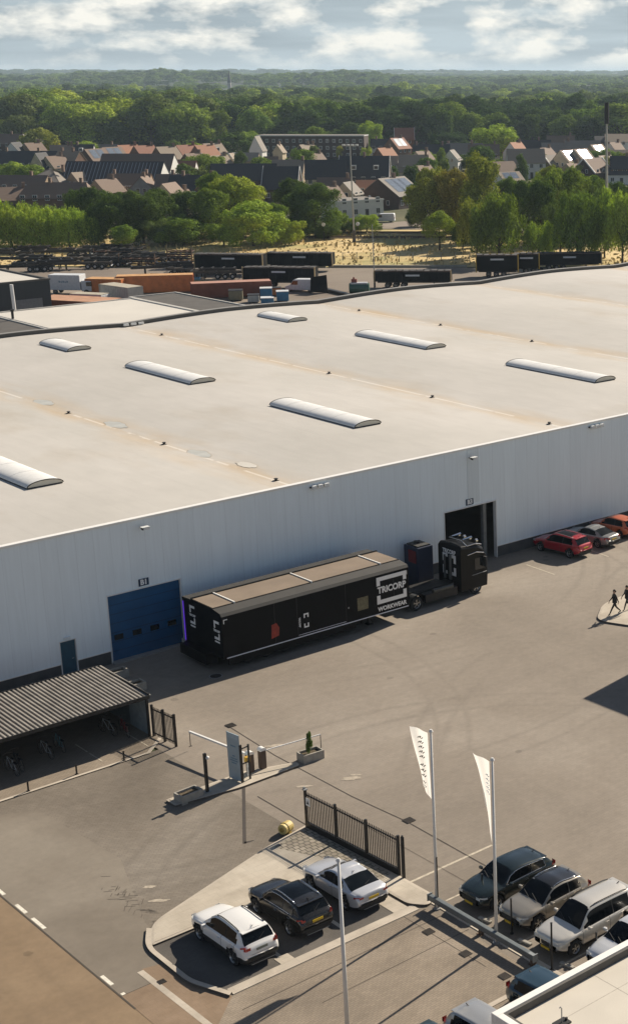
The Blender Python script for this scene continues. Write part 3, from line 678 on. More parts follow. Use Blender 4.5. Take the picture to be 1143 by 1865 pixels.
def wheel(parent, x, y, r, side, w=.22, name='wheel'):
    wh = empty('wheel', (x, y, r)); wh.parent = parent
    b = MB(); n = 28; prof = [(-w/2,r*.62),(-w/2+.01,r*.93),(-w/2+.035,r),(w/2-.035,r),(w/2-.01,r*.93),(w/2,r*.62)]
    for k, (yy, rr) in enumerate(prof):
        for i in range(n): t = 2*math.pi*i/n; b.v.append((rr*math.cos(t), yy, rr*math.sin(t)))
    for k in range(len(prof)-1):
        for i in range(n): j = (i+1) % n; b.f.append((k*n+i, k*n+j, (k+1)*n+j, (k+1)*n+i)); b.mi.append(0)
    b.build('tyre', M_tyre, wh, smooth=True)
    b = MB(); yo = side*(w/2-.015); yi = side*(w/2-.07)
    ri = r*.64
    for i in range(n):
        t, u = 2*math.pi*i/n, 2*math.pi*(i+1)/n
        b.face([(ri*math.cos(t),yo,ri*math.sin(t)),(ri*math.cos(u),yo,ri*math.sin(u)),(ri*.88*math.cos(u),yi,ri*.88*math.sin(u)),(ri*.88*math.cos(t),yi,ri*.88*math.sin(t))], 0)
        b.face([(0,yi-side*.02,0),(ri*.9*math.cos(t),yi-side*.02,ri*.9*math.sin(t)),(ri*.9*math.cos(u),yi-side*.02,ri*.9*math.sin(u))], 1)
    for k in range(5):
        t = 2*math.pi*k/5+.3; c, s = math.cos(t), math.sin(t); p = Vector((-s, 0, c))
        for sg in (-1, 1):
            a = Vector((c*.03, yo-side*.01, s*.03)); e = Vector((c*ri*.95, yo-side*.02, s*ri*.95))+p*sg*ri*.13
            q = p*ri*.055; b.face([a-q, e-q, e+q, a+q], 0)
    b.tube([(0,yi,0),(0,yo,0)], ri*.2, 10, 0)
    b.build('rim', [M_rim, M_under], wh, fix=False)
    return wh

def make_car(name, P, loc, rz, label, cat, group=None, pm=None, rails=True, roof_m=None, detail=True, cladding=None, plate=None, chrome=False, glassroof=False):
    """x runs from the front bumper (0) to the tail (L); origin of the thing is the middle of the car on the ground"""
    L_, W, H = P['L'], P['W'], P['H']; top = P['top']; xw0, xw1, xr1, xr0 = P['xw0'], P['xw1'], P['xr1'], P['xr0']
    belt = P.get('belt', [(0,.66*H*.8),(L_, .70*H*.85)]); fx, rx = P['fx'], P['rx']; wr = P.get('wr', .34)
    root = empty(name, loc, rz, label, cat, group); ox = L_/2
    zb0 = P.get('zb', .20)
    xs = set(); 
    for i in range(0, int(L_/.055)+1): xs.add(round(min(L_, i*.055), 4))
    for e in (.004,.012,.025,.045,.07,.1,.14): xs.add(e); xs.add(round(L_-e, 4))
    doors = P.get('doors', [xw0+.12, (xw0+xr0)/2-.02, xr0-.55])
    for d in doors: xs.add(round(d-.009, 4)); xs.add(round(d+.009, 4))
    for e in (xw0, xw1, xr1, xr0): xs.add(round(e, 4))
    xs.add(L_); xs = sorted(x for x in xs if 0 <= x <= L_)
    def plan(x):
        a = min(x, 1.0)/1.0; c = min(L_-x, .8)/.8
        kf = 1-P.get('nf', .20)*(1-a)**2.6; kr = 1-P.get('nr', .13)*(1-c)**2.8
        ef = .0
        if x < .1: ef = .10*(1-math.sqrt(max(0, 1-(1-x/.1)**2)))
        if L_-x < .1: ef = .08*(1-math.sqrt(max(0, 1-(1-(L_-x)/.1)**2)))
        return W/2*kf*kr-ef
    def section(x):
        w = plan(x); zt = smooth_interp(top, x); zs = smooth_interp(belt, x)
        e = 0.
        if x < .12: e = 1-math.sqrt(max(0, 1-(1-x/.12)**2))
        if L_-x < .12: e = 1-math.sqrt(max(0, 1-(1-(L_-x)/.12)**2))
        zb = zb0+.16*(max(0, 1-x/.7)**2)+.14*(max(0, 1-(L_-x)/.7)**2)+.10*e
        zs = min(zs, zt-.015-.0*e); zs -= .05*e; zt2 = zt-.06*e
        h = max(zt2-zs, .012)
        cab = max(0., min(1., (h-.05)/.2))
        wb = w-.07-.02*cab; wt = wb-P.get('tum', .36)*h*(.9 if h > .2 else 1.0)*cab-(1-cab)*.06
        hw = .0
        pts = [(0, zb), (w-.16, zb), (w-.05, zb+.05), (w-.012, zb+.17), (w, zb+(zs-zb)*.45), (w, zb+(zs-zb)*.62), (w-.012, zs-.10), (w-.035, zs-.03), (wb, zs+.006)]
        pts += [(wb-(wb-wt)*.45, zs+.006+h*.42*cab), (wb-(wb-wt)*.88, zs+.006+h*.80*cab+.004*(1-cab)), (wt-.03, zs+h*(.93*cab+.45*(1-cab))), (wt*.80, zt2-.028*cab-.012), (wt*.45, zt2-.006), (0, zt2)]
        return pts
    secs = [section(x) for x in xs]; nj = len(secs[0])
    b = MB(); nxs = len(xs)
    wheels = [(fx, wr), (rx, wr)]; Ra = wr+.055
    def vert(i, j, sgn):
        x = xs[i]; y, z = secs[i][j]
        if 1 <= j <= 6:
            for cx_, r_ in wheels:
                dd = math.hypot(x-cx_, z-r_)
                if dd < Ra and z < r_+Ra: y = min(y, W/2-.30)
        return (x-ox, sgn*y, z)
    for sgn in (1, -1):
        for i in range(nxs):
            for j in range(nj): b.v.append(vert(i, j, sgn))
    off = nxs*nj
    # finer rows near the wheel arch come from the station spacing; classify the faces
    PAINT, GLASS, DARK, SEAM, ROOFM = 0, 1, 2, 3, 4
    bpil = P.get('bpil', (xw1+xr1)/2+.02); gx0, gx1 = xw0+.26, xr0-P.get('cp', .42)
    for si, sgn in enumerate((1, -1)):
        base = si*off
        for i in range(nxs-1):
            xm = (xs[i]+xs[i+1])/2
            for j in range(nj-1):
                f = (base+i*nj+j, base+(i+1)*nj+j, base+(i+1)*nj+j+1, base+i*nj+j+1)
                if si: f = f[::-1]
                ym, zm = secs[i][j]; m = PAINT
                inw = any(math.hypot(xm-cx_, (secs[i][j][1]+secs[i][j+1][1])/2-r_) < Ra+.01 for cx_, r_ in wheels)
                if j <= 1: m = DARK
                elif j == 2: m = DARK
                elif j <= 6 and inw: m = DARK
                elif 3 <= j <= 7 and any(abs(xm-d) < .0095 for d in doors): m = SEAM
                elif j in (8, 9) and gx0+(.0 if j == 8 else .28) < xm < gx1-(0 if j == 8 else .10):
                    m = GLASS if abs(xm-bpil) > .035 else SEAM
                elif j == 11 or j == 10:
                    m = PAINT
                if j >= 11 and xw0+.02 < xm < xw1-.01 and not (j == 11 and xm > xw1-.06): m = GLASS
                if j >= 11 and xr1+.03 < xm < xr0-.03: m = GLASS
                if roof_m and j >= 11 and xw1-.01 <= xm <= xr1+.03: m = ROOFM
                if glassroof and j >= 12 and xw1+.12 < xm < xr1-.45: m = GLASS
                if cladding and j in (3,) : m = DARK
                if cladding and 3 <= j <= 6 and any(math.hypot(xm-cx_, (secs[i][j][1]+secs[i][j+1][1])/2-r_) < Ra+.075 for cx_, r_ in wheels): m = DARK
                b.f.append(f); b.mi.append(m)
        for i, rev in ((0, False), (nxs-1, True)):       # end caps
            for j in range(nj-1):
                pass
    # caps: mirror quads between the two sides
    for i, front in ((0, True), (nxs-1, False)):
        for j in range(nj-1):
            f = (i*nj+j, i*nj+j+1, off+i*nj+j+1, off+i*nj+j)
            zm = (secs[i][j][1]+secs[i][j+1][1])/2
            b.f.append(f); b.mi.append(DARK if (j <= 3) else PAINT)
    me_mats = [pm, M_carglass, M_under, M_seamc, roof_m or pm]
    body = b.build('body', me_mats, root, fix=False)
    bm = bmesh.new(); bm.from_mesh(body.data); bmesh.ops.remove_doubles(bm, verts=bm.verts, dist=5e-4); bmesh.ops.recalc_face_normals(bm, faces=bm.faces)
    for f in bm.faces: f.smooth = True
    # split glass off as parts of their own
    bm.to_mesh(body.data)
    def split(idx_test, nm):
        b2 = bmesh.new(); b2.from_mesh(body.data); dele = [f for f in b2.faces if not idx_test(f)]
        if len(dele) == len(b2.faces): b2.free(); return
        bmesh.ops.delete(b2, geom=dele, context='FACES'); me = bpy.data.meshes.new(nm); 
        for f in b2.faces: f.material_index = 0
        b2.to_mesh(me); b2.free(); me.materials.append(M_carglass); o = bpy.data.objects.new(nm, me); COL.objects.link(o); o.parent = root
    mid_f = (xw1-ox)+.05; mid_r = (xr1-ox)-.05
    tests = [('windscreen', lambda f: f.material_index == 1 and f.calc_center_median().x < mid_f and abs(f.normal.y) < .55 and f.normal.z > .1),
             ('rear_window', lambda f: f.material_index == 1 and f.calc_center_median().x > mid_r and abs(f.normal.y) < .6 and f.normal.x > .12),
             ('side_window', lambda f: f.material_index == 1 and f.normal.y > .55),
             ('side_window', lambda f: f.material_index == 1 and f.normal.y < -.55)]
    for nm, t in tests: split(t, nm)
    b3 = bmesh.new(); b3.from_mesh(body.data)
    dele = [f for f in b3.faces if any(t(f) for _, t in tests)]; bmesh.ops.delete(b3, geom=dele, context='FACES_ONLY')
    loose = [v for v in b3.verts if not v.link_faces]; bmesh.ops.delete(b3, geom=loose, context='VERTS'); b3.to_mesh(body.data); b3.free(); bm.free()
    # inside: seats and a dash so the glass is never empty -- and headrests
    for sx in (fx, rx):
        for sg in (1, -1): wheel(root, sx-ox, sg*(W/2-.125), wr, sg)
    if not detail: return root
    # lamps
    def pl(x): return plan(x)
    def body_y(x, z):
        s_ = section(max(.02, min(L_-.02, x))); 
        for j in range(1, 11):
            (ya, za), (yb, zb_) = s_[j], s_[j+1]
            if za <= z <= zb_: return ya+(yb-ya)*(z-za)/max(1e-4, zb_-za)
        return s_[7][0]
    def stretch_lamp(nm, x0, x1, z0, z1, m, sg, n=7, wrap=.0):
        b = MB(); pts = []
        ends = x1 > L_*.5
        for k in range(n+1):
            t = k/n; x = x0+(x1-x0)*t; pts.append((x, body_y(x, (z0+z1)/2)-.004))
        if ends:
            xe = x1; ww = body_y(xe, (z0+z1)/2)-.004
            for k in range(1, 4): pts.append((xe+.001*k, ww*(1-wrap*k/3)))
        else:
            xe = x0; ww = body_y(xe, (z0+z1)/2)-.004; pts = [(xe-.001*k, ww*(1-wrap*k/3)) for k in (3,2,1)]+pts
        for k in range(len(pts)-1):
            (xa, ya), (xb, yb) = pts[k], pts[k+1]; o_ = .012
            oa = .014 if (not ends and xa <= x0+.02) or (ends and xa >= x1-.02) else 0
            sgn_x = -1 if not ends else 1
            def q(x, y, z): return (x-ox+sgn_x*oa, sg*(y+o_), z)
            b.face([q(xa,ya,z0), q(xb,yb,z0), q(xb,yb,z1), q(xa,ya,z1)])
        b.build(nm, m, root, smooth=False)
    zf = P.get('zhl', .70); zr = P.get('ztl', .88); hh = P.get('hl_h', .12); th = P.get('tl_h', .16)
    for sg in (1, -1):
        stretch_lamp('headlight', .03, .34, zf-hh/2, zf+hh/2, M_clearlamp, sg, wrap=.34)
        stretch_lamp('taillight', L_-.30, L_-.03, zr-th/2, zr+th/2, M_redlamp, sg, wrap=P.get('tlw', .30))
        mx_ = xw0+.38; zm = smooth_interp(belt, mx_)+.09; wb = pl(mx_)
        b = MB(); b.box(mx_-ox-.05, mx_-ox+.07, sg*(wb+.02) if sg > 0 else -(wb+.20), (wb+.20) if sg > 0 else -(wb+.02), zm-.07, zm+.06); b.bar((mx_-ox, sg*(wb-.07), zm-.05), (mx_-ox, sg*(wb+.05), zm-.02), .04)
        b.build('mirror', P.get('mirror_m', pm), root, bevel=.02)
        for hx in P.get('handles', (doors[1]-.16, doors[2]-.12 if len(doors) > 2 else doors[1]-.16)):
            zh = smooth_interp(belt, hx)-.13; b = MB(); yy = pl(hx)
            b.box(hx-ox-.09, hx-ox+.09, min(sg*(yy+.0), sg*(yy+.035)), max(sg*yy, sg*(yy+.035)), zh-.015, zh+.015); b.build('door_handle', M_chrome if chrome else pm, root)
        if rails:
            pts = []
            for k in range(9):
                x = xw1+.05+(xr1-.12-xw1-.05)*k/8; s_ = section(x); z = s_[11][1]+.045*(1 if 0 < k < 8 else .3); pts.append((x-ox, sg*(s_[11][0]-.03), z))
            b = MB(); b.tube(pts, .022, 6); b.build('roof_rail', M_chrome if rails == 'chrome' else M_under, root, smooth=True)
        if chrome:
            pts = []
            for k in range(9):
                x = gx0+(gx1-gx0)*k/8; s_ = section(x); pts.append((x-ox, sg*(s_[8][0]+.012), s_[8][1]))
            pts2 = [( (gx0+.28+(gx1-.1-gx0-.28)*k/6)-ox, sg*(section(gx0+.28+(gx1-.1-gx0-.28)*k/6)[10][0]+.014), section(gx0+.28+(gx1-.1-gx0-.28)*k/6)[10][1]) for k in range(7)]
            b = MB(); b.tube(pts+pts2[::-1]+[pts[0]], .018, 5); b.build('window_trim', M_chrome, root, smooth=True)
    # grille, bumper inserts, plates
    xg = .0
    b = MB(); gw = P.get('gw', .48); gz0, gz1 = P.get('gz', (.42,.66))
    b.box(-ox-.016, -ox+.03, -gw, gw, gz0, gz1); g_ = b.build('grille', M_chrome if P.get('chrome_grille') else M_under, root, bevel=.008)
    if P.get('chrome_grille'):
        b = MB()
        for k in range(5): zz = gz0+.04+(gz1-gz0-.08)*k/4; b.box(-ox-.021, -ox-.0165, -gw+.04, gw-.04, zz-.017, zz+.017)
        b.build('slat', M_under, g_)
    pm_ = plate or M_plate
    b = MB(); b.box(-ox-.035, -ox-.017, -.26, .26, .36, .47); b.build('number_plate', pm_, root)
    zp = P.get('zp', .78); b = MB(); b.box(ox-.01, ox+.012, -.26, .26, zp-.055, zp+.055); b.build('number_plate', pm_, root)
    b = MB(); zz_ = .50 if P.get('dark_bumper', True) else .40; b.box(ox-.03, ox+.012, -W*.34, W*.34, .32, zz_); b.build('bumper_insert', M_under, root, bevel=.01)
    b = MB(); b.box(ox-.02, ox+.02, -W*.30, W*.30, .295, .319); b.build('skid_plate', P.get('skid', M_grey), root)
    # wiper, aerial, spoiler
    s_ = section(xr1-.12); b = MB(); b.bar((xr1-.10-ox, .0, s_[-1][1]-.01), (xr1-.02-ox, .0, s_[-1][1]+.07), .035, .012); b.face([(xr1-.2-ox,-.02,s_[-1][1]),(xr1-.02-ox,0,s_[-1][1]+.07),(xr1-.2-ox,.02,s_[-1][1])]); b.build('aerial', M_under, root)
    if P.get('spoiler'):
        w_ = section(xr1)[11][0]; z_ = smooth_interp(top, xr1)
        b = MB(); b.box(xr1-ox-.05, xr1-ox+.17, -w_+.02, w_-.02, z_-.055, z_-.02); b.build('spoiler', P.get('spoiler_m', pm), root, bevel=.012)
    zc = smooth_interp(top, xw0+.05)
    for yy in (.1, -.42):
        b = MB(); b.bar((xw0+.03-ox, yy, smooth_interp(top, xw0+.03)+.015), (xw0+.22-ox, yy+.5, smooth_interp(top, xw0+.22)+.012), .018, .012); b.build('wiper', M_under, root)
    b = MB(); b.bar((xr0-.06-ox, 0, smooth_interp(top, xr0-.06)+.012), (xr0-.20-ox, .34, smooth_interp(top, xr0-.2)+.012), .018, .012); b.build('wiper', M_under, root)
    return root

def suv(L=4.65, W=1.84, H=1.66, **k):
    P = dict(L=L, W=W, H=H, fx=.87, rx=L-.93, wr=.36, xw0=1.18, xw1=1.98, xr1=L-.62, xr0=L-.17, zb=.24,
      top=[(0,.60),(.03,.78),(.16,.90),(.6,1.0),(1.18,1.07),(1.98,H-.06),(2.5,H),(L-1.3,H-.03),(L-.62,H-.10),(L-.17,1.10),(L-.06,.98),(L,.80)],
      belt=[(0,.72),(.3,.84),(1.2,.98),(L-1.,1.06),(L-.3,1.06),(L,.80)], zhl=.77, ztl=.98, zp=.84, spoiler=True, cp=.50, tum=.34); P.update(k); return P
def sedan(L=4.55, W=1.80, H=1.44, **k):
    P = dict(L=L, W=W, H=H, fx=.90, rx=L-.98, wr=.33, xw0=1.28, xw1=2.12, xr1=L-1.42, xr0=L-.58, zb=.19,
      top=[(0,.50),(.03,.64),(.2,.76),(.7,.87),(1.28,.93),(2.12,H-.05),(2.6,H),(L-1.9,H-.03),(L-1.42,H-.10),(L-.58,1.04),(L-.25,1.02),(L-.05,.97),(L,.74)],
      belt=[(0,.60),(.4,.74),(1.3,.87),(L-1.2,.94),(L-.3,.96),(L,.74)], zhl=.66, ztl=.86, zp=.74, gz=(.34,.52), cp=.60, tum=.40); P.update(k); return P
def hatch(L=4.2, W=1.78, H=1.47, **k):
    P = dict(L=L, W=W, H=H, fx=.84, rx=L-.80, wr=.32, xw0=1.05, xw1=1.85, xr1=L-.55, xr0=L-.14, zb=.19,
      top=[(0,.52),(.03,.66),(.2,.80),(.6,.90),(1.05,.97),(1.85,H-.05),(2.3,H),(L-1.2,H-.03),(L-.55,H-.09),(L-.14,1.0),(L-.05,.92),(L,.74)],
      belt=[(0,.62),(.4,.76),(1.1,.90),(L-1.,.97),(L-.3,.97),(L,.74)], zhl=.68, ztl=.90, zp=.72, gz=(.34,.52), spoiler=True, cp=.42, tum=.38); P.update(k); return P
UP = R(-90)   # nose towards +Y : local -x -> +Y
def put_car(name, P, cx, cy, heading, *a, **k):   # heading: world angle of the nose
    return make_car(name, P, (cx, cy, .0), heading+math.pi, *a, **k)
Pw = paint('white_paint', (.80,.79,.76)); Psil = paint('silver_paint', (.62,.63,.65), .35, .3); Pblk = paint('black_paint', (.014,.013,.011), 0., .25)
Pgrn = paint('dark_green_paint', (.012,.022,.022), .2, .25); Pbei = paint('beige_silver_paint', (.33,.30,.25), .5, .33); Pjeep = paint('pale_silver_paint', (.62,.59,.53), .4, .33)
Pblue = paint('blue_paint', (.028,.062,.088), .35, .3); Pred = paint('red_paint', (.38,.012,.022), .1, .25); Pgry = paint('grey_paint', (.30,.30,.29), .5, .3); Pora = paint('orange_paint', (.55,.13,.05), .1, .3)
Plg = paint('light_grey_paint', (.44,.44,.43), .5, .3); Pteal = paint('teal_paint', (.03,.055,.062), .3, .3)
grp = 'cars parked in the bay by the gate'; grp2 = 'cars parked along the flagpoles'; grp3 = 'cars parked against the hall wall'; grp4 = 'cars parked behind the corner building'
N_ = R(90); W_ = R(180); S_ = R(-90)
M_wplate = mat('dark_plate', (.16,.18,.16), .5)
put_car('parked_car', suv(4.45,1.80,1.66,dark_bumper=False,tl_h=.13,zp=.92,ztl=1.02), 29.28, 52.2, N_, 'white crossover with black roof rails parked leftmost in the bay', 'car', grp, pm=Pw, plate=M_wplate, cladding=True)
put_car('parked_car', suv(4.35,1.82,1.62,tl_h=.10,tlw=.2), 32.2, 52.45, N_, 'black crossover with silver roof rails and yellow plate between a white and a silver car', 'car', grp, pm=Pblk, rails='chrome', chrome=True, glassroof=True)
put_car('parked_car', sedan(4.5,1.80,1.43,dark_bumper=False,tl_h=.09), 35.12, 52.55, N_, 'silver sedan with dark rear window parked beside the palisade gate', 'car', grp, pm=Psil, rails=False)
put_car('parked_car', suv(4.45,1.86,1.53,nf=.2), 40.35, 47.45, W_, 'dark green car with bright window trim parked at the far end of the flagpole row', 'car', grp2, pm=Pgrn, chrome=True, rails=False)
put_car('parked_car', suv(4.15,1.84,1.62,gz=(.48,.70)), 40.35, 44.95, W_, 'grey brown car with black roof and bright rails parked behind the front flagpole', 'car', grp2, pm=Pbei, rails='chrome', roof_m=Pblk)
put_car('parked_car', suv(4.75,1.88,1.76,chrome_grille=True,gz=(.50,.74),gw=.30,cp=.36,xr1=4.75-.42,top=[(0,.62),(.03,.82),(.16,.93),(.6,1.0),(1.18,1.07),(1.92,1.70),(2.4,1.76),(3.5,1.75),(4.33,1.70),(4.58,1.14),(4.69,1.0),(4.75,.80)]), 40.42, 42.4, W_, 'pale silver off-roader with upright chrome grille in the flagpole row', 'car', grp2, pm=Pjeep, rails=True)
put_car('parked_car', hatch(4.25,1.80,1.52), 40.8, 39.95, W_, 'white compact car half hidden by the corner building parapet', 'car', grp2, pm=paint('silver_white_paint',(.66,.67,.68),.3), rails=False)
put_car('parked_car', hatch(4.2,1.78,1.48), 35.35, 38.85, S_, 'blue hatchback parked next to the corner building', 'car', grp4, pm=Pblue, rails=False)
put_car('parked_car', hatch(4.25,1.78,1.52), 32.1, 38.75, S_, 'light grey hatchback at the bottom edge left of the blue one', 'car', grp4, pm=Plg, rails=False)
put_car('parked_car', hatch(4.2,1.78,1.48), 30.0, 38.95, S_, 'dark teal car with only its roof in view at the bottom edge', 'car', grp4, pm=Pteal, rails=False)
put_car('parked_car', suv(4.7,1.86,1.66), 76.95, 83.2, R(97), 'red crossover with black roof panel parked leftmost against the hall wall', 'car', grp3, pm=Pred, rails='chrome', glassroof=True)
put_car('parked_car', sedan(4.6,1.82,1.43), 80.3, 83.5, R(97), 'grey coupe parked between the red crossover and the orange car', 'car', grp3, pm=Pgry, rails=False)
put_car('parked_car', hatch(4.0,1.76,1.55), 83.3, 84.0, R(97), 'orange red hatchback at the right edge by the hall wall', 'car', grp3, pm=Pora, rails=False)
# ------------------------------------------------------------------ black show trailer
M_tr = mat('trailer_black', (.0055,.006,.007), .4, var=.2, vs=.6, spec=.10)
M_trtop = mat('trailer_top_grey', (.045,.042,.037), .6, var=.15, vs=.8)
M_tan = mat('tan_roof_panel', (.215,.165,.120), .8, var=.12, vs=.7)
M_strip = mat('light_strip', (.75,.78,.85), .3)
M_violet = mat('violet_lamp', (.05,.02,.30), .3, emit=(.18,.05,1.0,.35))
tr = empty('show_trailer', (52.4, 81.8, 0), 0, 'long black exhibition trailer with tan roof panels standing in front of the blue door', 'trailer')
def T(x, y): return (x-52.4, y-81.8)
X0, X1, Y0, Y1, ZB, ZT = 45.35, 59.5, 79.5, 84.1, .92, 3.90
b = MB(); x0, y0 = T(X0, Y0); x1, y1 = T(X1, Y1)
prof = [(y0,ZB),(y1,ZB),(y1,3.86),(y1-1.15,3.92),(y0+.95,3.92),(y0+.12,3.80),(y0,3.62)]
bb_ = len(b.v); n = len(prof)
b.face([(x0,y,z) for y, z in reversed(prof)]); b.face([(x1,y,z) for y, z in prof])
for i in range(n):
    j = (i+1) % n; b.face([(x0,prof[i][0],prof[i][1]),(x0,prof[j][0],prof[j][1]),(x1,prof[j][0],prof[j][1]),(x1,prof[i][0],prof[i][1])], 1 if i in (2,4,5) else 0)
b.build('body', [M_tr, M_trtop], tr)
edges = [0, 1.55, 7.2, 12.6, 14.1]
for k in range(4):
    b = MB(); b.box(x0+edges[k]+.05, x0+edges[k+1]-.05, y0+1.02, y1-1.2, 3.921, 3.97); b.build('roof_panel', M_tan, tr)
    if k: b = MB(); b.box(x0+edges[k]-.045, x0+edges[k]+.045, y0+.97, y1-1.16, 3.921, 4.03); b.build('roof_bar', M_trim, tr)
b = MB(); b.box(x0, x1, y1-1.19, y1-1.05, 3.90, 4.02); b.build('roof_rail', M_tr, tr)
b = MB(); b.box(x0+.2, x1-.1, y0-.03, y0-.002, ZB-.02, ZB+.035); b.build('light_strip', M_strip, tr)
b = MB(); b.box(x0+5.4, x0+9.0, y0-.025, y0-.002, 1.06, 1.085); b.build('light_strip', M_strip, tr)
b = MB(); b.box(x0-.03, x0-.002, y1-.14, y1-.08, 1.0, 3.6); b.build('corner_lamp', M_violet, tr)
for x in (x0+3.7, x0+5.35, x0+9.05, x0+12.9):
    b = MB(); b.box(x-.012, x+.012, y0-.006, y0-.001, 1.0, 3.6); b.build('door_gap', mat('gap_grey',(.03,.03,.032),.5), tr)
b = MB(); b.box(55.3-52.4, 56.15-52.4, y0-.012, y0-.001, 1.55, 2.42); w_ = b.build('side_panel', mat('olive_panel',(.15,.135,.075),.6,var=.3,vs=5), tr)
b = MB(); b.box(54.55-52.4, 54.65-52.4, y0-.012, y0-.001, 1.9, 2.0); b.build('door_handle', M_grey, tr)
b = MB(); b.prism_y([(48.75-52.4,1.35),(49.3-52.4,1.45),(49.35-52.4,1.95),(49.15-52.4,2.3),(48.8-52.4,2.25)], y0-.010, y0-.001); b.build('red_emblem', mat('dull_red',(.30,.035,.02),.6,var=.3,vs=4), tr)
# logo: broken square frame with the name across it
def frame_logo(x, z, w, h, t, y, parent, m, gap=.36, axis='y'):
    b = MB()
    g = h*gap
    def bx_(a0, a1, c0, c1):
        if axis == 'y': b.box(x+a0, x+a1, y-.012, y-.002, z+c0, z+c1)
        else: b.box(y-.012, y-.002, x-a1, x-a0, z+c0, z+c1)
    bx_(-w/2, w/2, h/2-t, h/2); bx_(-w/2, w/2, -h/2, -h/2+t)
    bx_(-w/2, -w/2+t, g/2, h/2-t); bx_(w/2-t, w/2, g/2, h/2-t); bx_(-w/2, -w/2+t, -h/2+t, -g/2); bx_(w/2-t, w/2, -h/2+t, -g/2)
    return b.build('logo_frame', m, parent)
lx = 58.08-52.4
frame_logo(lx, 2.53, 2.42, 1.85, .27, y0, tr, M_letter)
RX = (math.pi/2, 0, 0)
text_obj('TRICORP', .60, M_letter, tr, 'lettering', .022, .006, (lx, y0-.012, 2.53), RX, .93)
text_obj('WORKWEAR', .40, M_letter, tr, 'lettering', .015, .006, (lx, y0-.012, 1.24), RX, .98)
b = MB(); b.box(x1-.42,x1-.14,y0-.01,y0-.001,3.38,3.43); b.box(x1-.19,x1-.14,y0-.01,y0-.001,3.16,3.38); b.build('corner_mark', M_letter, tr)
b = MB(); b.box(x0+.12,x0+.40,y0-.01,y0-.001,3.38,3.43); b.box(x0+.12,x0+.17,y0-.01,y0-.001,3.16,3.38); b.build('corner_mark', M_letter, tr)
# small turned logos in the middle of the side and on the rear face
frame_logo(51.35-52.4, 1.93, .36, .95, .09, y0, tr, M_letter, gap=.4)
text_obj('TRICORP', .16, M_letter, tr, 'lettering', .006, .004, (50.85-52.4, y0-.01, 1.9), (math.pi/2, math.pi/2, 0), 1.)
for yc, zc in ((y1-1.15, 2.75), (y0+.62, 2.45)):
    b = MB(); s = 1
    for z0_, z1_, ya, yb in ((.62,.78,-.3,.3),(.30,.62,.16,.3),(-.42,-.26,-.3,.3),(-.26,.0,-.3,-.16),(-.62,-.52,-.28,.28)):
        b.box(x0-.012, x0-.002, yc+ya, yc+yb, zc+z0_, zc+z1_)
    b.build('logo_frame', M_letter, tr)
    text_obj('TRICORP', .20, M_letter, tr, 'lettering', .008, .004, (x0-.012, yc, zc+.14), (math.pi/2, 0, -math.pi/2), .9)
# chassis, wheels, landing gear
b = MB(); b.box(x0+.3, x1-3.2, y0+.9, y1-.9, .62, ZB); b.box(x0+1.3, x1-6.2, y0+.35, y1-.35, .55, ZB-.01);  b.box(x0-.55, x0+.25, y0+1.2, y1-.3, .35, 1.0); b.box(x0+7.2, x0+10.6, y0+.5, y1-.6, .38, .85); b.build('chassis', M_tr, tr)
for k in range(3):
    for s in (0, 1): 
        yy = y0+.75 if s == 0 else y1-.75; wheel(tr, x0+2.0+k*1.35, yy, .5, -1 if s == 0 else 1, w=.35)
for yy in (y0+1.0, y1-1.0):
    b = MB(); b.box(x1-2.75, x1-2.55, yy-.1, yy+.1, .08, ZB); b.box(x1-2.85, x1-2.45, yy-.2, yy+.2, 0, .08); b.build('landing_leg', M_dark, tr)
b = MB(); b.box(x0+.35, x0+9.8, y0+.06, y0+.11, .42, ZB-.005); b.build('underside_shade', M_tr, tr)  # black panel added for the shadow under the trailer, also hides the wheels
b = MB(); b.tube([(x0-.35, y1-.35, .9),(x0-.35, y1-.35, 1.25)], .07, 8); b.build('coupling', M_grey, tr)
# ------------------------------------------------------------------ tractor unit
tk = empty('tractor_unit', (63.5, 81.55, 0), 0, 'black truck cab with white lettering on its back, standing ahead of the trailer', 'truck')
def tx(v): return v-63.5
cabY0, cabY1 = 80.3-81.55, 82.8-81.55
b = MB(); cp = [(64.62,.42),(67.0,.42),(67.06,1.3),(66.98,2.4),(66.72,3.28),(66.2,3.58),(64.75,3.72),(64.62,3.60)]
sec = [(cabY0,0,-.0),(cabY0+.10,.0,.05),(cabY1-.10,0,.05),(cabY1,0,-.0)]
pts = []
for (yy, _, dz) in ((cabY0,0,-.22),(cabY0+.14,0,-.03),(cabY0+.6,0,.04),((cabY0+cabY1)/2,0,.09),(cabY1-.6,0,.04),(cabY1-.14,0,-.03),(cabY1,0,-.22)):
    pts.append([(tx(x), yy, z+(dz if z > 3.2 else 0)) for x, z in cp])
m_ = len(cp)
for r_ in pts: b.v += r_
for k in range(len(pts)-1):
    for i in range(m_):
        j = (i+1) % m_; b.f.append((k*m_+i, k*m_+j, (k+1)*m_+j, (k+1)*m_+i)); b.mi.append(0)
b.f.append(tuple(range(m_))); b.mi.append(0); b.f.append(tuple((len(pts)-1)*m_+i for i in reversed(range(m_)))); b.mi.append(0)
M_truck = mat('truck_black', (.006,.006,.0065), .3, var=.1, spec=.2)
b.build('cab', M_truck, tk, bevel=.04)
b = MB(); b.prism_y([(tx(65.9),1.75),(tx(66.85),1.75),(tx(66.68),2.6),(tx(65.9),2.6)], cabY0-.012, cabY0-.002); b.build('side_window', M_glass, tk)
b = MB(); b.box(tx(66.6), tx(66.75), cabY0-.34, cabY0-.06, 1.9, 2.65); b.bar((tx(66.7),cabY0-.2,2.6),(tx(66.6),cabY0+.02,2.65),.04); b.build('mirror', M_under, tk, bevel=.03)
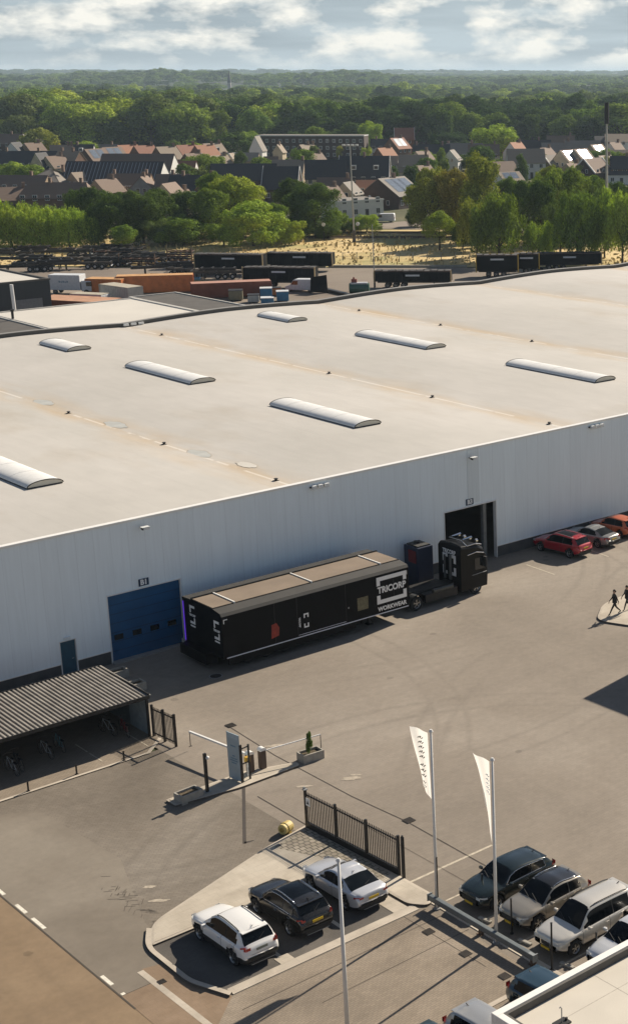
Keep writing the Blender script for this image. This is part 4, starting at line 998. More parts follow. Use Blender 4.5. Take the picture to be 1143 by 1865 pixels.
b = MB(); b.box(tx(66.9), tx(67.075), cabY0+.2, cabY1-.2, 1.75, 2.65); b.build('windscreen', M_glass, tk)
b = MB(); b.tube([(tx(65.2),cabY0-.05,3.0),(tx(66.0),cabY0-.05,3.08),(tx(66.7),cabY0-.03,2.9)], .03, 6); b.build('grab_rail', M_chrome, tk)
b = MB(); b.tube([(tx(65.3),cabY0+.12,3.62),(tx(66.1),cabY0+.12,3.66),(tx(66.6),cabY0+.12,3.5)], .035, 6); b.tube([(tx(65.3),cabY0+.12,3.62),(tx(65.35),cabY0+.8,3.88),(tx(65.35),cabY1-.4,3.86)], .035, 6); b.build('roof_bar', M_chrome, tk)
for yy in (cabY0+.3, cabY0+1.0, cabY1-.9, cabY1-.3):
    b = MB(); b.tube([(tx(66.2),yy,3.80),(tx(66.38),yy,3.80)], .12, 12); b.build('roof_lamp', M_chrome, tk)
for yy in (cabY0+.7, cabY1-.6):
    b = MB(); b.tube([(tx(65.4),yy,3.95),(tx(66.2),yy,3.98)], .045, 8, r1=.09); b.build('air_horn', M_chrome, tk)
b = MB(); b.tube([(tx(65.6),cabY0-.06,1.45),(tx(66.9),cabY0-.06,1.5)], .025, 6); b.build('side_trim', M_grey, tk)
ly = (cabY0+cabY1)/2; xb = tx(64.62)
RB = (math.pi/2, 0, -math.pi/2)
text_obj('TRICORP', .42, M_letter, tk, 'lettering', .015, .005, (xb-.008, ly, 3.12), RB, .82)
b = MB(); w_, h_, t_ = 1.45, 1.5, .24; zc = 2.2
for a0, a1, c0, c1 in ((-w_/2,-w_/2+.55,h_/2-t_,h_/2),(w_/2-.55,w_/2,h_/2-t_,h_/2),(-w_/2,-w_/2+.5,-h_/2,-h_/2+t_),(w_/2-.5,w_/2,-h_/2,-h_/2+t_),(-w_/2,-w_/2+t_,.15,h_/2-t_),(w_/2-t_,w_/2,.15,h_/2-t_),(-w_/2,-w_/2+t_,-h_/2+t_,-.15),(w_/2-t_,w_/2,-h_/2+t_,-.15)):
    b.box(xb-.012, xb-.002, ly+a0, ly+a1, zc+c0, zc+c1)
b.build('logo_frame', M_letter, tk)
b = MB(); b.tube([(xb-.2, ly-.35, 1.2),(xb-.2, ly-.35, 3.0)], .10, 10); b.tube([(xb-.2, ly+.28, 1.2),(xb-.2, ly+.28, 2.9)], .08, 10); b.build('air_intake', mat('intake_grey',(.06,.07,.075),.4), tk, smooth=False)
b = MB(); b.box(tx(59.9), tx(64.6), cabY0+.75, cabY1-.75, .75, 1.02); b.box(tx(61.5), tx(64.3), cabY0+.02, cabY0+.6, .35, .95); b.box(tx(61.7), tx(64.3), cabY1-.6, cabY1-.02, .35, .95); b.build('chassis', M_dark, tk, bevel=.03)
b = MB(); b.tube([(tx(60.9),ly,1.02),(tx(60.9),ly,1.16)], .55, 16); b.build('fifth_wheel', mat('greasy_steel',(.06,.06,.055),.35,.5), tk)
b = MB(); b.tube([(tx(62.2),cabY0+.1,1.05),(tx(63.9),cabY0+.1,1.05)], .16, 10); b.build('air_tank', mat('tank_steel',(.11,.11,.10),.35,.5), tk)
for s in (-1, 1):
    b = MB(); n = 10
    for i in range(n):
        t, u = math.pi*i/n, math.pi*(i+1)/n; yc = s*.98
        b.face([(tx(60.75)+.62*math.cos(t),yc-.27,.55+.6*math.sin(t)),(tx(60.75)+.62*math.cos(u),yc-.27,.55+.6*math.sin(u)),(tx(60.75)+.62*math.cos(u),yc+.27,.55+.6*math.sin(u)),(tx(60.75)+.62*math.cos(t),yc+.27,.55+.6*math.sin(t))])
    b.build('mudguard', M_under, tk, smooth=True, fix=False)
    wheel(tk, tx(60.75), s*.97, .5, s, w=.5); wheel(tk, tx(66.0), s*1.08, .5, s, w=.32)
# dark booth by the wall
bo = empty('cabinet', (64.2, 84.3, 0), 0, 'tall dark blue cabinet with a red panel standing between trailer and truck cab', 'cabinet')
b = MB(); b.box(-.8,.55,-.75,.85,.15,3.15); b.build('housing', mat('navy_side',(.010,.020,.055),.5), bo, bevel=.03)
b = MB(); b.box(-.83,-.802,-.55,.3,2.0,2.9); b.build('red_panel', mat('deep_red',(.20,.008,.012),.5), bo)
b = MB(); b.box(-.65,.45,-.6,.7,3.15,3.24); b.tube([(-.1,.3,3.24),(-.1,.3,3.36)],.2,10); b.build('roof_cap', M_trtop, bo)
for sx in (-.65,.4):
    b = MB(); b.box(sx-.06,sx+.06,-.65,.75,0,.15); b.build('skid', M_dark, bo)

# ------------------------------------------------------------------ bicycle shelter
sh = empty('bicycle_shelter', (29., 77, 0), 0, 'open fronted bicycle shelter with a ribbed metal roof at the left edge', 'shelter')
def S(x): return x-29.
SX0, SX1, SY0, SY1, SZ = 8., 37.45, 74.05-77, 79.8-77, 2.42
b = MB(); p_ = .245; x = S(SX0); k = 0
while x < S(SX1)-.01:
    z = SZ; e = min(x+p_, S(SX1))
    for (a, c, za, zb_) in ((x,x+p_*.35,z,z),(x+p_*.35,x+p_*.48,z,z+.055),(x+p_*.48,x+p_*.87,z+.055,z+.055),(x+p_*.87,x+p_,z+.055,z)):
        b.face([(a,SY0,za-.0),(c,SY0,zb_),(c,SY1,zb_+.12),(a,SY1,za+.12)])
    x += p_
b.build('roof_sheet', mat('galvanised_roof', (.33,.30,.26), .55, .2, var=.25, vs=1.2), sh, fix=False)
b = MB(); x = S(SX0)
while x < S(SX1)-.01:
    b.face([(x+.003,SY0+.01,SZ+.004),(x+p_*.36,SY0+.01,SZ+.004),(x+p_*.36,SY1-.01,SZ+.124),(x+.003,SY1-.01,SZ+.124)]); x += p_
b.build('roof_groove', mat('groove_dark', (.030,.027,.024), .9), sh, fix=False)
b = MB(); b.box(S(SX0),S(SX1)+.05,SY0-.06,SY0-.001,SZ-.12,SZ+.08); b.box(S(SX0),S(SX1)+.05,SY1+.001,SY1+.06,SZ,SZ+.20); b.box(S(SX1)+.001,S(SX1)+.06,SY0,SY1,SZ-.1,SZ+.16); b.build('fascia', M_dark, sh)
for x in (SX0+.2, 14.5, 20.5, 26.6, 32.0, 37.35):
    for y in (SY0+.06, SY1-.1):
        if x == 32.0 and y < 0: continue
        b = MB(); b.box(S(x)-.06,S(x)+.06,y-.06,y+.06,.0,SZ-.0); b.build('post', M_dark, sh)
b = MB(); b.box(S(SX0),S(SX1),SY1-.03,SY1,.04,SZ+.115); b.build('rear_wall', mat('shelter_wall',(.05,.05,.05),.8), sh)
b = MB(); b.box(S(SX1)-.02,S(SX1)+.01,SY0+.12,SY0+2.35,.05,SZ+.05); b.build('end_glass', mat('end_pane',(.30,.35,.37),.2,spec=.6), sh)
b = MB(); b.box(S(SX1)-.02,S(SX1)+.01,SY0+2.351,SY1-.0,.05,SZ+.10); b.build('end_glass', mat('end_pane_dark',(.10,.12,.125),.3), sh)
for x in (26.6, 32.0):
    b = MB(); b.box(S(x)-.04,S(x)+.04,SY0+.06,SY1-.1,SZ-.14,SZ-.02); b.build('rafter', M_dark, sh)
M_bike = [mat('bike_grey',(.45,.45,.44),.4,.5), mat('bike_black',(.02,.02,.02),.4), mat('bike_teal',(.05,.16,.18),.4), mat('bike_red',(.25,.03,.03),.4)]
def bicycle(x, y, rz, m, label):
    r = empty('bicycle', (x, y, .05), rz, label, 'bicycle', 'bicycles under the shelter')
    b = MB()
    for p, q in (((-.15,0,.85),(-.02,0,.28)),((-.02,0,.28),(.42,0,.80)),((-.13,0,.78),(.40,0,.82)),((-.02,0,.28),(-.50,0,.34)),((-.13,0,.78),(-.50,0,.34)),((.40,0,.85),(.55,0,.34))): b.tube([p, q], .018, 6)
    b.build('frame', m, r)
    for wx in (-.5, .55):
        b = MB(); n = 18
        b.tube([(wx+.33*math.cos(2*math.pi*i/n), 0, .34+.33*math.sin(2*math.pi*i/n)) for i in range(n+1)], .018, 5); w_ = b.build('wheel', M_tyre, r)
        b = MB()
        for i in range(8): t = math.pi*2*i/8; b.tube([(wx,0,.34),(wx+.32*math.cos(t),0,.34+.32*math.sin(t))], .004, 3)
        b.build('spokes', M_rim, w_)
    b = MB(); b.box(-.28,-.06,-.06,.06,.86,.91); b.build('saddle', M_under, r, bevel=.02)
    b = MB(); b.tube([(.30,-.27,1.0),(.38,-.1,1.02),(.38,.1,1.02),(.30,.27,1.0)], .015, 6); b.tube([(.40,0,.85),(.38,0,1.02)], .015, 6); b.build('handlebar', M_chrome, r)
    b = MB(); b.box(-.62,-.28,-.07,.07,.70,.72); b.build('rear_rack', M_under, r)
for x, y, rz, m, lab in ((29.9,74.9,92,0,'silver bicycle standing at the left in the shelter'),(30.35,75.2,88,1,'black bicycle beside the silver one at the left in the shelter'),(32.1,75.6,95,0,'silver bicycle standing alone in the middle of the shelter'),(33.0,75.9,86,2,'teal bicycle right of the middle of the shelter'),(35.9,76.0,100,0,'silver bicycle at the right end of the shelter facing the end pane'),(36.5,75.3,82,3,'dark red bicycle nearest the end pane of the shelter')):
    bicycle(x, y, R(rz), M_bike[m], lab)
b = MB(); b.box(33.9,33.96,72.9,74.4,.055,.06); b.box(33.9,33.96,74.6,76.0,.055,.06); b.box(36.6,36.66,72.9,75.5,.055,.06); struct(b.build('bay_marking', M_paint2))
for k, (px, py, lab) in enumerate(((54,1443,'leftmost of the three short posts on the kerb before the shelter'),(142,1412,'middle of the three short posts on the kerb before the shelter'),(228,1387,'rightmost of the three short posts on the kerb before the shelter'))):
    x, y = G(px, py); r = empty('kerb_post', (x, y+.1, .05), 0, lab, 'post', 'short posts before the shelter')
    b = MB(); b.box(-.035,.035,-.035,.035,0,.50); b.build('post', M_dark, r)
    b = MB(); b.box(-.045,.045,-.045,.045,.50,.53); b.build('cap', M_dark, r)
    b = MB(); b.box(-.08,.08,-.08,.08,0,.012); b.build('foot_plate', M_dark, r)

# ------------------------------------------------------------------ palisade fences
def palisade(name, p, q, h, nposts, label, cat='fence', group=None, pitch=.125, spikes=True, lift=.08):
    d = Vector((q[0]-p[0], q[1]-p[1], 0)); Ln = d.length; r = empty(name, (p[0], p[1], 0), math.atan2(d.y, d.x), label, cat, group)
    for k in range(nposts):
        x = Ln*k/(nposts-1); b = MB(); b.box(x-.055,x+.055,-.055,.055,0,h+.06); b.build('post', M_black, r)
    for z in (lift+.14, h-.22):
        b = MB(); b.box(0,Ln,-.022,.022,z,z+.06); b.build('rail', M_black, r)
    n = int(Ln/pitch)
    for k in range(1, n):
        x = k*Ln/n
        b = MB(); b.box(x-.017,x+.017,-.052,-.024,lift+.05,h); b.build('pale', M_black, r)
    return r
g1 = palisade('palisade_gate', (37.38,58.85), (37.72,51.95), 2.05, 4, 'black palisade gate standing open along the brick pavement beside the silver sedan', 'gate')
b = MB(); b.box(0.05,6.9,-.06,.06,.05,.42); b.build('beam_with_shade', M_black, g1)  # bottom beam, built deeper to take in the shadow band below the pales
b = MB(); b.box(.12,.42,-.075,-.06,1.35,1.75); b.build('warning_plate', M_letter, g1)
b = MB(); b.prism_y([(.18,1.45),(.36,1.45),(.27,1.65)], -.08,-.077); b.build('warning_mark', M_under, g1)
b = MB(); b.box(-.10,.10,-.10,.10,2.1,2.14); b.box(-.12,-.02,-.03,.05,2.14,2.22); b.build('post_cap', M_grey, g1)
g2 = palisade('palisade_fence', (37.55,74.0), (37.75,71.95), 1.85, 3, 'short run of black palisade fence at the corner of the bicycle shelter')
b = MB(); b.box(-.06,.06,-.06,.06,0,2.15); b.tube([(0,0,2.15),(0,0,2.22)],.05,8)
o = b.build('gate_post', M_black); o.location = (37.72,51.62,0); tag(o, 'slim black end post just beyond the near end of the palisade gate', 'post')

# ------------------------------------------------------------------ planters
M_conc = mat('planter_concrete', (.35,.325,.28), .9, var=.15, vs=4, bump=.3, bs=25); M_soil = mat('soil', (.10,.075,.045), 1, var=.4, vs=9)
def planter(x, y, rz, lab, w=1.25, d=.75, h=.48):
    r = empty('planter', (x, y, 0), rz, lab, 'planter', 'concrete planters'); t = .08
    b = MB(); b.box(-w/2,w/2,-d/2,-d/2+t,0,h); b.box(-w/2,w/2,d/2-t,d/2,0,h); b.box(-w/2,-w/2+t,-d/2+t,d/2-t,0,h); b.box(w/2-t,w/2,-d/2+t,d/2-t,0,h); b.build('trough', M_conc, r)
    b = MB(); b.box(-w/2+t,w/2-t,-d/2+t,d/2-t,.02,h-.12); b.build('soil', M_soil, r)
    return r
planter(34.95,65.75,R(4),'concrete planter at the left end of the barrier island')
pl2 = planter(42.05,65.45,R(-4),'concrete planter with a small clipped shrub under the barrier arm')
planter(40.35,83.55,0,'concrete planter in the shade beside the blue door, the farther of the two',1.2,.75); planter(40.1,80.95,0,'concrete planter in the shade at the shelter roof corner, nearer of the two',1.2,.75)
# ------------------------------------------------------------------ barrier island equipment
sb = empty('signboard', (37.72,65.8,.12), R(-92+0), 'tall pale blue notice board on two dark posts on the barrier island', 'sign')
M_board = mat('board_pale', (.34,.42,.46), .4, var=.08, vs=2)
bw = .92
b = MB(); b.box(-.05,.0,-bw/2,bw/2,.05,2.62)
sb.rotation_euler = (0,0,R(8)); 
b.build('board', M_board, sb)
b = MB()
for z, w_ in ((1.9,.42),(1.35,.2),(1.2,.5),(1.08,.6),(.95,.4)): b.box(-.056,-.051,-w_/2,w_/2,z,z+.07)
b.build('print', mat('print_blue',(.14,.24,.33),.5,var=.4,vs=20), sb)
b = MB(); b.box(-.056,-.051,-bw/2+.03,bw/2-.03,2.36,2.58); b.build('print_header', mat('print_light',(.42,.50,.54),.5), sb)
b = MB(); b.box(-.06,.08,-bw/2-.07,-bw/2-.01,-.05,2.1); b.box(.5,.58,-bw/2-.04,-bw/2+.04,-.05,1.95); b.bar((.0,-bw/2-.02,1.85),(.55,-bw/2,1.85),.05); b.bar((.0,-bw/2-.02,1.0),(.55,-bw/2,1.0),.05); b.build('support_frame', M_black, sb)
b = MB(); b.box(-.03,.03,bw/2+.01,bw/2+.05,-.05,2.64); b.build('edge_post', M_grey, sb)
M_bol = mat('housing_brown', (.085,.055,.042), .5, var=.1)
def barrier(x, y, lab, tip, thick, hang):
    r = empty('barrier', (x, y, .12), 0, lab, 'barrier', 'barrier units on the island')
    b = MB(); b.box(-.17,.17,-.15,.15,0,1.02); b.build('housing', M_bol, r, bevel=.02)
    b = MB(); n = 8
    pts = [(-.19*math.cos(math.pi*i/n), 1.02+.17*math.sin(math.pi*i/n)) for i in range(n+1)]
    b.prism_y(list(reversed(pts)), -.17, .17); b.build('cover', M_white, r)
    t = Vector((tip[0]-x, tip[1]-y, tip[2]-.12)); s = Vector((0,0,.95)); d = (t-s).normalized()
    b = MB(); b.bar(s+d*.15, t, thick, thick*.9); a = b.build('arm', M_white, r)
    b = MB(); b.bar(t, t-Vector((-.0,0,hang)), .03); b.box(t.x-.10,t.x+.10,t.y-.02,t.y+.02,t.z-hang-.02,t.z-hang); b.build('arm_support', M_dark, a)
    return r
tl = G(345,1332,1.08); barrier(38.78,66.12,'barrier with thick white arm reaching away to the left past the notice board',(tl[0],tl[1],1.08),.11,.85)
tr2 = G(583,1337,1.25); barrier(39.5,66.1,'barrier with thin white arm reaching right over the shrub planter',(tr2[0],tr2[1],1.25),.055,.95)
tb = empty('ticket_box', (38.42,65.78,.12), 0, 'small yellow and white ticket box between the notice board and the barrier housings', 'ticket box')
b = MB(); b.tube([(0,0,0),(0,0,.8)], .04, 8); b.build('stand', M_white, tb)
b = MB(); b.box(-.13,.13,-.11,.11,.80,1.1); b.build('box', mat('amber',(.55,.32,.04),.4), tb, bevel=.02)
ip = empty('intercom_post', (35.95,65.65,.12), 0, 'dark post with a small white globe near its top on the barrier island', 'post')
b = MB(); b.box(-.07,.07,-.07,.07,.02,2.12); b.build('post', M_black, ip)
b = MB(); b.box(-.16,.16,-.13,.13,0,.02); b.build('foot_plate', M_grey, ip)
b = MB()
for i in range(7):
    for k in range(12): 
        t0, t1 = math.pi*i/7, math.pi*(i+1)/7; u0, u1 = 2*math.pi*k/12, 2*math.pi*(k+1)/12; c = (.10,-.08,1.88); r_ = .10
        b.face([(c[0]+r_*math.sin(t)*math.cos(u), c[1]+r_*math.sin(t)*math.sin(u), c[2]+r_*math.cos(t)) for t, u in ((t0,u0),(t1,u0),(t1,u1),(t0,u1))])
b.build('globe', M_white, ip, smooth=True)
# yellow drum-like hydrant
yd = empty('yellow_drum', (36.45,59.25,0), R(20), 'squat yellow plastic drum lying at the corner of the paving by the gate', 'drum')
M_yel = mat('yellow_plastic', (.68,.53,.20), .45, var=.12, vs=3)
b = MB(); b.tube([(-.30,0,.28),(-.22,0,.28),(.22,0,.28),(.30,0,.28)], .27, 18); b.build('shell', M_yel, yd, bevel=.04)
b = MB(); b.tube([(-.1,0,.28),(.02,0,.28)], .30, 18); b.build('band', mat('yellow_band',(.56,.42,.13),.5), yd)
b = MB(); b.tube([(-.31,0,.28),(-.34,0,.28)], .12, 12); b.box(-.12,.12,-.26,.26,0,.07); b.build('cap', mat('drum_cap',(.35,.24,.05),.6), yd)
# blob of shrub in planter is grown with the trees (see below)

# ------------------------------------------------------------------ flagpoles and flags
M_pole = mat('flagpole_white', (.74,.72,.68), .35, var=.03); M_flag = bpy.data.materials.new('flag_cloth'); M_flag.use_nodes = True
_t = M_flag.node_tree; _d = _t.nodes['Principled BSDF']; _d.inputs['Base Color'].default_value = (.86,.84,.79,1); _d.inputs['Roughness'].default_value = .8
_tr = _t.nodes.new('ShaderNodeBsdfTranslucent'); _tr.inputs[0].default_value = (.86,.84,.79,1); _ms = _t.nodes.new('ShaderNodeMixShader'); _ms.inputs[0].default_value = .55
_t.links.new(_d.outputs[0], _ms.inputs[1]); _t.links.new(_tr.outputs[0], _ms.inputs[2]); _t.links.new(_ms.outputs[0], _t.nodes['Material Output'].inputs[0])
def flagpole(x, y, h, lab, r0=.075):
    r = empty('flagpole', (x, y, 0), 0, lab, 'flagpole', 'white flagpoles')
    b = MB(); b.tube([(0,0,.0),(0,0,h)], r0, 12, r1=r0*.55); b.build('pole', M_pole, r, smooth=True)
    b = MB(); b.tube([(0,0,h),(0,0,h+.05),(0,0,h+.10)], .10, 12, r1=.05); b.build('finial', M_pole, r)
    b = MB(); b.tube([(0,0,0),(0,0,.06)], .16, 12); b.build('base_collar', M_grey, r)
    b = MB(); b.tube([(.09,0,.9),(.075,0,h-.2)], .008, 4); b.build('halyard', M_trim, r)
    return r
def flag(x, y, top_pts, lab, marks, seed=1):
    """cloth hung from a short arm: quads between the pole edge and the free edge, with gentle folds"""
    (xa, ya, za), (xb, yb, zb), (xc, yc, zc), (xd, yd_, zd) = top_pts    # hoist top, fly top, fly bottom, hoist bottom
    b = MB(); nu, nv = 10, 26; th = .012
    def P(u, v, o=0):
        p = Vector((xa,ya,za))*(1-u)*(1-v)+Vector((xb,yb,zb))*u*(1-v)+Vector((xc,yc,zc))*u*v+Vector((xd,yd_,zd))*(1-u)*v
        dd = Vector((xb-xa, yb-ya, 0)).normalized(); nn = Vector((-dd.y, dd.x, 0))
        return p+nn*(.09*math.sin(u*6.5+v*4+seed)*u+o)
    for s in (1,):
        base = len(b.v)
        for i in range(nu+1):
            for j in range(nv+1): b.v.append(tuple(P(i/nu, j/nv, 0)))
        for i in range(nu):
            for j in range(nv):
                a = base+i*(nv+1)+j; f = (a, a+nv+1, a+nv+2, a+1); b.f.append(f if s else f[::-1]); b.mi.append(0)
    o = b.build('flag', M_flag, smooth=True, fix=False); tag(o, lab, 'flag', 'long white flags')
    mb = MB()
    rr = random.Random(seed)
    for (u, v, su, sv) in marks:
        # slanted letter-like strokes, proud of both faces
        for s in (-1, 1):
            for du0, dv0, du1, dv1 in ((-su,-sv*.5,-su*.2,sv*.5),(-su*.2,-sv*.6,su*.3,sv*.4),(su*.3,-sv*.3,su,sv*.5)):
                w = su*.30; q = [P(u+du0, v+dv0, s*.014), P(u+du0+w, v+dv0, s*.014), P(u+du1+w, v+dv1, s*.014), P(u+du1, v+dv1, s*.014)]
                mb.face(q)
    return o, mb
flagpole(37.2,48.55,8.45,'far white flagpole at the far end of the guard beam, with dark lettered flag')
flagpole(37.25,44.6,8.42,'middle white flagpole with a pale pennant, standing before the grey brown car')
x3, y3 = G(634,1905); flagpole(x3, y3, hgt(634,1905,1567), 'nearest white flagpole without a flag, crossing the silver sedan', r0=.095)
def onp(px, py, x_, y_, dist_dir):     # point in the vertical plane through (x_, y_) along direction dist_dir
    d = ray(px, py); nx_, ny_ = -dist_dir[1], dist_dir[0]; t = (nx_*x_+ny_*y_)/(nx_*d[0]+ny_*d[1]); return (d[0]*t, d[1]*t, HCAM+d[2]*t)
fd = (-.35, .94)
q1 = [onp(778,1334,37.13,48.7,fd), onp(747,1321,37.13,48.7,fd), onp(769,1432,37.13,48.7,fd), onp(785,1455,37.13,48.7,fd)]
o1, mk = flag(0, 0, q1, 'long white flag with a column of dark letters on the far flagpole', [(.48,.13+.075*k,.17,.040) for k in range(5)]+[(.50,.56+.08*k,.18,.042) for k in range(3)]+[(.55,.83+.065*k,.16,.034) for k in range(2)], 1)
m1 = mk.build('lettering', mat('flag_black',(.02,.02,.025),.7), o1, fix=False)
q2 = [onp(890,1386,37.18,44.75,fd), onp(860,1370,37.18,44.75,fd), onp(885,1465,37.18,44.75,fd), onp(895,1535,37.18,44.75,fd)]
o2, mk = flag(0, 0, q2, 'long tapering white flag with pale blue letters on the middle flagpole', [(.15,.20+.055*k,.13,.026) for k in range(5)], 3)
mk.build('lettering', mat('flag_blue',(.22,.32,.45),.7), o2, fix=False)
for (fx_, fy_, q) in ((37.2,48.55,q1),(37.25,44.6,q2)):
    pass
# ------------------------------------------------------------------ guard beam
gb = empty('guard_beam', (37.12,45.5,0), 0, 'long dark grey steel beam on three low brackets between the flagpoles and the apron', 'guard rail')
M_beam = mat('beam_grey', (.15,.17,.175), .5, .3, var=.1)
b = MB(); b.box(-.11,.11,-3.45,3.4,.34,.60); b.build('beam', M_beam, gb, bevel=.03)
b = MB(); b.box(-.13,.13,-3.52,-3.47,.30,.64); b.box(-.13,.13,3.42,3.47,.30,.64); b.box(-.13,.02,-3.47,-3.2,.605,.64); b.build('end_plate', mat('beam_end',(.28,.30,.30),.5,.3), gb)
M_brk = mat('bracket_brown', (.14,.085,.05), .7)
for y in (-3.2,0.1,3.1):
    b = MB(); b.box(.05,.25,y-.09,y+.09,0,.339); b.box(-.02,.32,y-.16,y+.16,0,.02); b.build('bracket', M_brk, gb)
# slim dark marker posts
for i, (px, py, h, lab) in enumerate(((797,1655,2.5,'slim black post close behind the far flagpole'),(878,1640,1.3,'slim black post before the dark green car'),(931,1700,1.65,'slim black post before the grey brown car'),(1004,1766,2.15,'slim black post before the off-roader grille'),(1085,1745,1.2,'slim black post before the white compact car'))):
    x, y = G(px, py); r = empty('marker_post', (x, y, 0), 0, lab, 'post', 'slim black posts before the flagpole row')
    b = MB(); b.tube([(0,0,0),(0,0,h)], .04, 8); b.build('post', M_black, r)
    b = MB(); b.tube([(0,0,0),(0,0,.03)], .09, 8); b.build('foot', M_dark, r)
    b = MB(); b.tube([(0,0,h),(0,0,h+.03)], .05, 8); b.build('cap', M_black, r)
for x, y, lab in ((38.05,46.3,'pale wheel stop left of the grey brown car nose'),(38.1,43.75,'pale wheel stop between grey brown car and off-roader'),(38.15,41.2,'pale wheel stop beside the off-roader front wheel')):
    b = MB(); b.box(-.09,.09,-.35,.35,0,.10); o = b.build('wheel_stop', M_conc, bevel=.03); o.location = (x, y, .0); o.rotation_euler = (0,0,R(8)); tag(o, lab, 'wheel stop', 'wheel stops in the flagpole row')

# ------------------------------------------------------------------ people
M_skin = mat('skin', (.42,.24,.16), .6); M_cloth = mat('dark_clothes', (.022,.020,.020), .85); M_hair = mat('dark_hair', (.03,.02,.014), .8)
def person(x, y, z, rz, lab, stride=.42, arm=.25):
    me = bpy.data.meshes.new('person'); V = []; E = []; Rr = []
    def v(p, r, par=None):
        V.append(p); Rr.append(r); i = len(V)-1
        if par is not None: E.append((par, i))
        return i
    pel = v((0,0,.96), (.15,.115)); sp = v((.01,0,1.16), (.135,.10), pel); ch = v((.02,0,1.36), (.165,.115), sp); nk = v((.03,0,1.50), (.06,.06), ch)
    hd = v((.045,0,1.60), (.075,.085), nk); h2 = v((.05,0,1.70), (.078,.09), hd); v((.045,0,1.765), (.05,.06), h2)
    for s, st in ((1, stride), (-1, -stride)):
        hp = v((0,s*.09,.90), (.10,.10), pel); kn = v((st*.45+.05,s*.10,.50), (.066,.066), hp); an = v((st-.06*(st<0),s*.10,.10+(.07 if st < 0 else 0)), (.042,.042), kn); v((st+.14,s*.11,.04+(.0 if st < 0 else 0)), (.038,.034), an)
        so = v((.02,s*.19,1.42), (.062,.062), ch); a = -arm if st > 0 else arm
        el = v((a*.35,s*.235,1.15), (.045,.045), so); wr = v((a+.06,s*.22,.92), (.030,.030), el)
        pm = v((a+.09,s*.215,.855), (.034,.022), wr)
        for k, (dx, ln) in enumerate(((.022,.075),(.008,.085),(-.006,.08),(-.020,.065))):
            f1 = v((a+.09+dx,s*.215,.81), (.010,.010), pm); v((a+.10+dx,s*.205,.81-ln*.55), (.008,.008), f1)
        v((a+.125,s*.20,.835), (.010,.010), pm)
    me.from_pydata(V, E, []); o = bpy.data.objects.new('person', me); COL.objects.link(o)
    sk = o.modifiers.new('skin', 'SKIN'); 
    for i, d_ in enumerate(me.skin_vertices[0].data if me.skin_vertices else []): d_.radius = Rr[i]
    if not me.skin_vertices:
        bm = bmesh.new(); bm.from_mesh(me); lay = bm.verts.layers.skin.verify()
        for i, w in enumerate(bm.verts): w[lay].radius = Rr[i]; w[lay].use_root = (i == 0)
        bm.to_mesh(me); bm.free()
    su = o.modifiers.new('subd', 'SUBSURF'); su.levels = su.render_levels = 1
    dg = bpy.context.evaluated_depsgraph_get(); dg.update(); m2 = bpy.data.meshes.new_from_object(o.evaluated_get(dg)); bpy.data.objects.remove(o)
    m2.materials.clear(); m2.materials.append(M_cloth); m2.materials.append(M_skin); m2.materials.append(M_under)
    for p in m2.polygons:
        c = p.center; p.material_index = 1 if (c.z > 1.50 or (abs(c.y) > .17 and c.z < .93 and c.z > .6)) else (2 if c.z < .09 else 0); p.use_smooth = True
    o = bpy.data.objects.new('person', m2); COL.objects.link(o); o.location = (x, y, z); o.rotation_euler = (0, 0, rz); tag(o, lab, 'person', 'people crossing the island')
    # hair, jacket hem, face
    b = MB()
    n = 12
    for i in range(4):
        for k in range(n):
            t0, t1 = math.pi*.5*i/4, math.pi*.5*(i+1)/4; u0, u1 = 2*math.pi*k/n, 2*math.pi*(k+1)/n
            b.face([(.035+.102*math.sin(t)*math.cos(u), .088*math.sin(t)*math.sin(u), 1.70+.105*math.cos(t)) for t, u in ((t0,u0),(t1,u0),(t1,u1),(t0,u1))])
    b.box(-.075,-.02,-.07,.07,1.60,1.70); b.build('hair', M_hair, o, smooth=True)
    b = MB()
    for s in (-1, 1):
        b.box(.128,.136,s*.03-.012,s*.03+.012,1.668,1.682, 1)
    b.tube([(.12,0,1.675),(.152,0,1.635)], .012, 6, 0); b.box(.118,.130,-.024,.024,1.592,1.602, 2); b.build('face', [M_skin, M_under, M_redlamp], o)
    b = MB(); b.tube([(.005,0,.86),(.01,0,1.0),(.012,0,1.2)], .17, 14, r1=.15, cap=False); b.build('jacket_hem', M_cloth, o, smooth=True)
    return o
person(69.55,70.05,.13,R(158),'person in dark clothes walking along the pale island towards its rounded tip')
px_, py_ = G(1141,1114); person(px_, py_,.13,R(165),'person in dark clothes at the right edge of the view, following the other', .3)
# ------------------------------------------------------------------ far yard: containers, skips, trailers
M_org = mat('orange_steel', (.52,.165,.045), .55, var=.18, vs=1.2); M_orgtop = mat('orange_faded', (.55,.30,.12), .7, var=.2, vs=1)
M_brn = mat('brown_red_steel', (.24,.075,.045), .65, var=.15, vs=1); M_brntop = mat('brown_top', (.46,.25,.15), .8, var=.2, vs=1)
M_gbox = mat('pale_box', (.46,.46,.42), .6, var=.12, vs=1.5); M_gtop = mat('pale_box_top', (.42,.38,.30), .8, var=.15)
M_wbox = mat('white_box', (.62,.64,.65), .5, var=.08); M_yel2 = mat('machine_yellow', (.50,.34,.10), .6, var=.2); M_bl = mat('crate_blue', (.03,.16,.30), .5, var=.15)
M_grn = mat('faded_green', (.10,.17,.12), .6, var=.25); M_vblk = mat('trailer_tarp_black', (.006,.0065,.0075), .7, var=.3, vs=1, spec=.12)
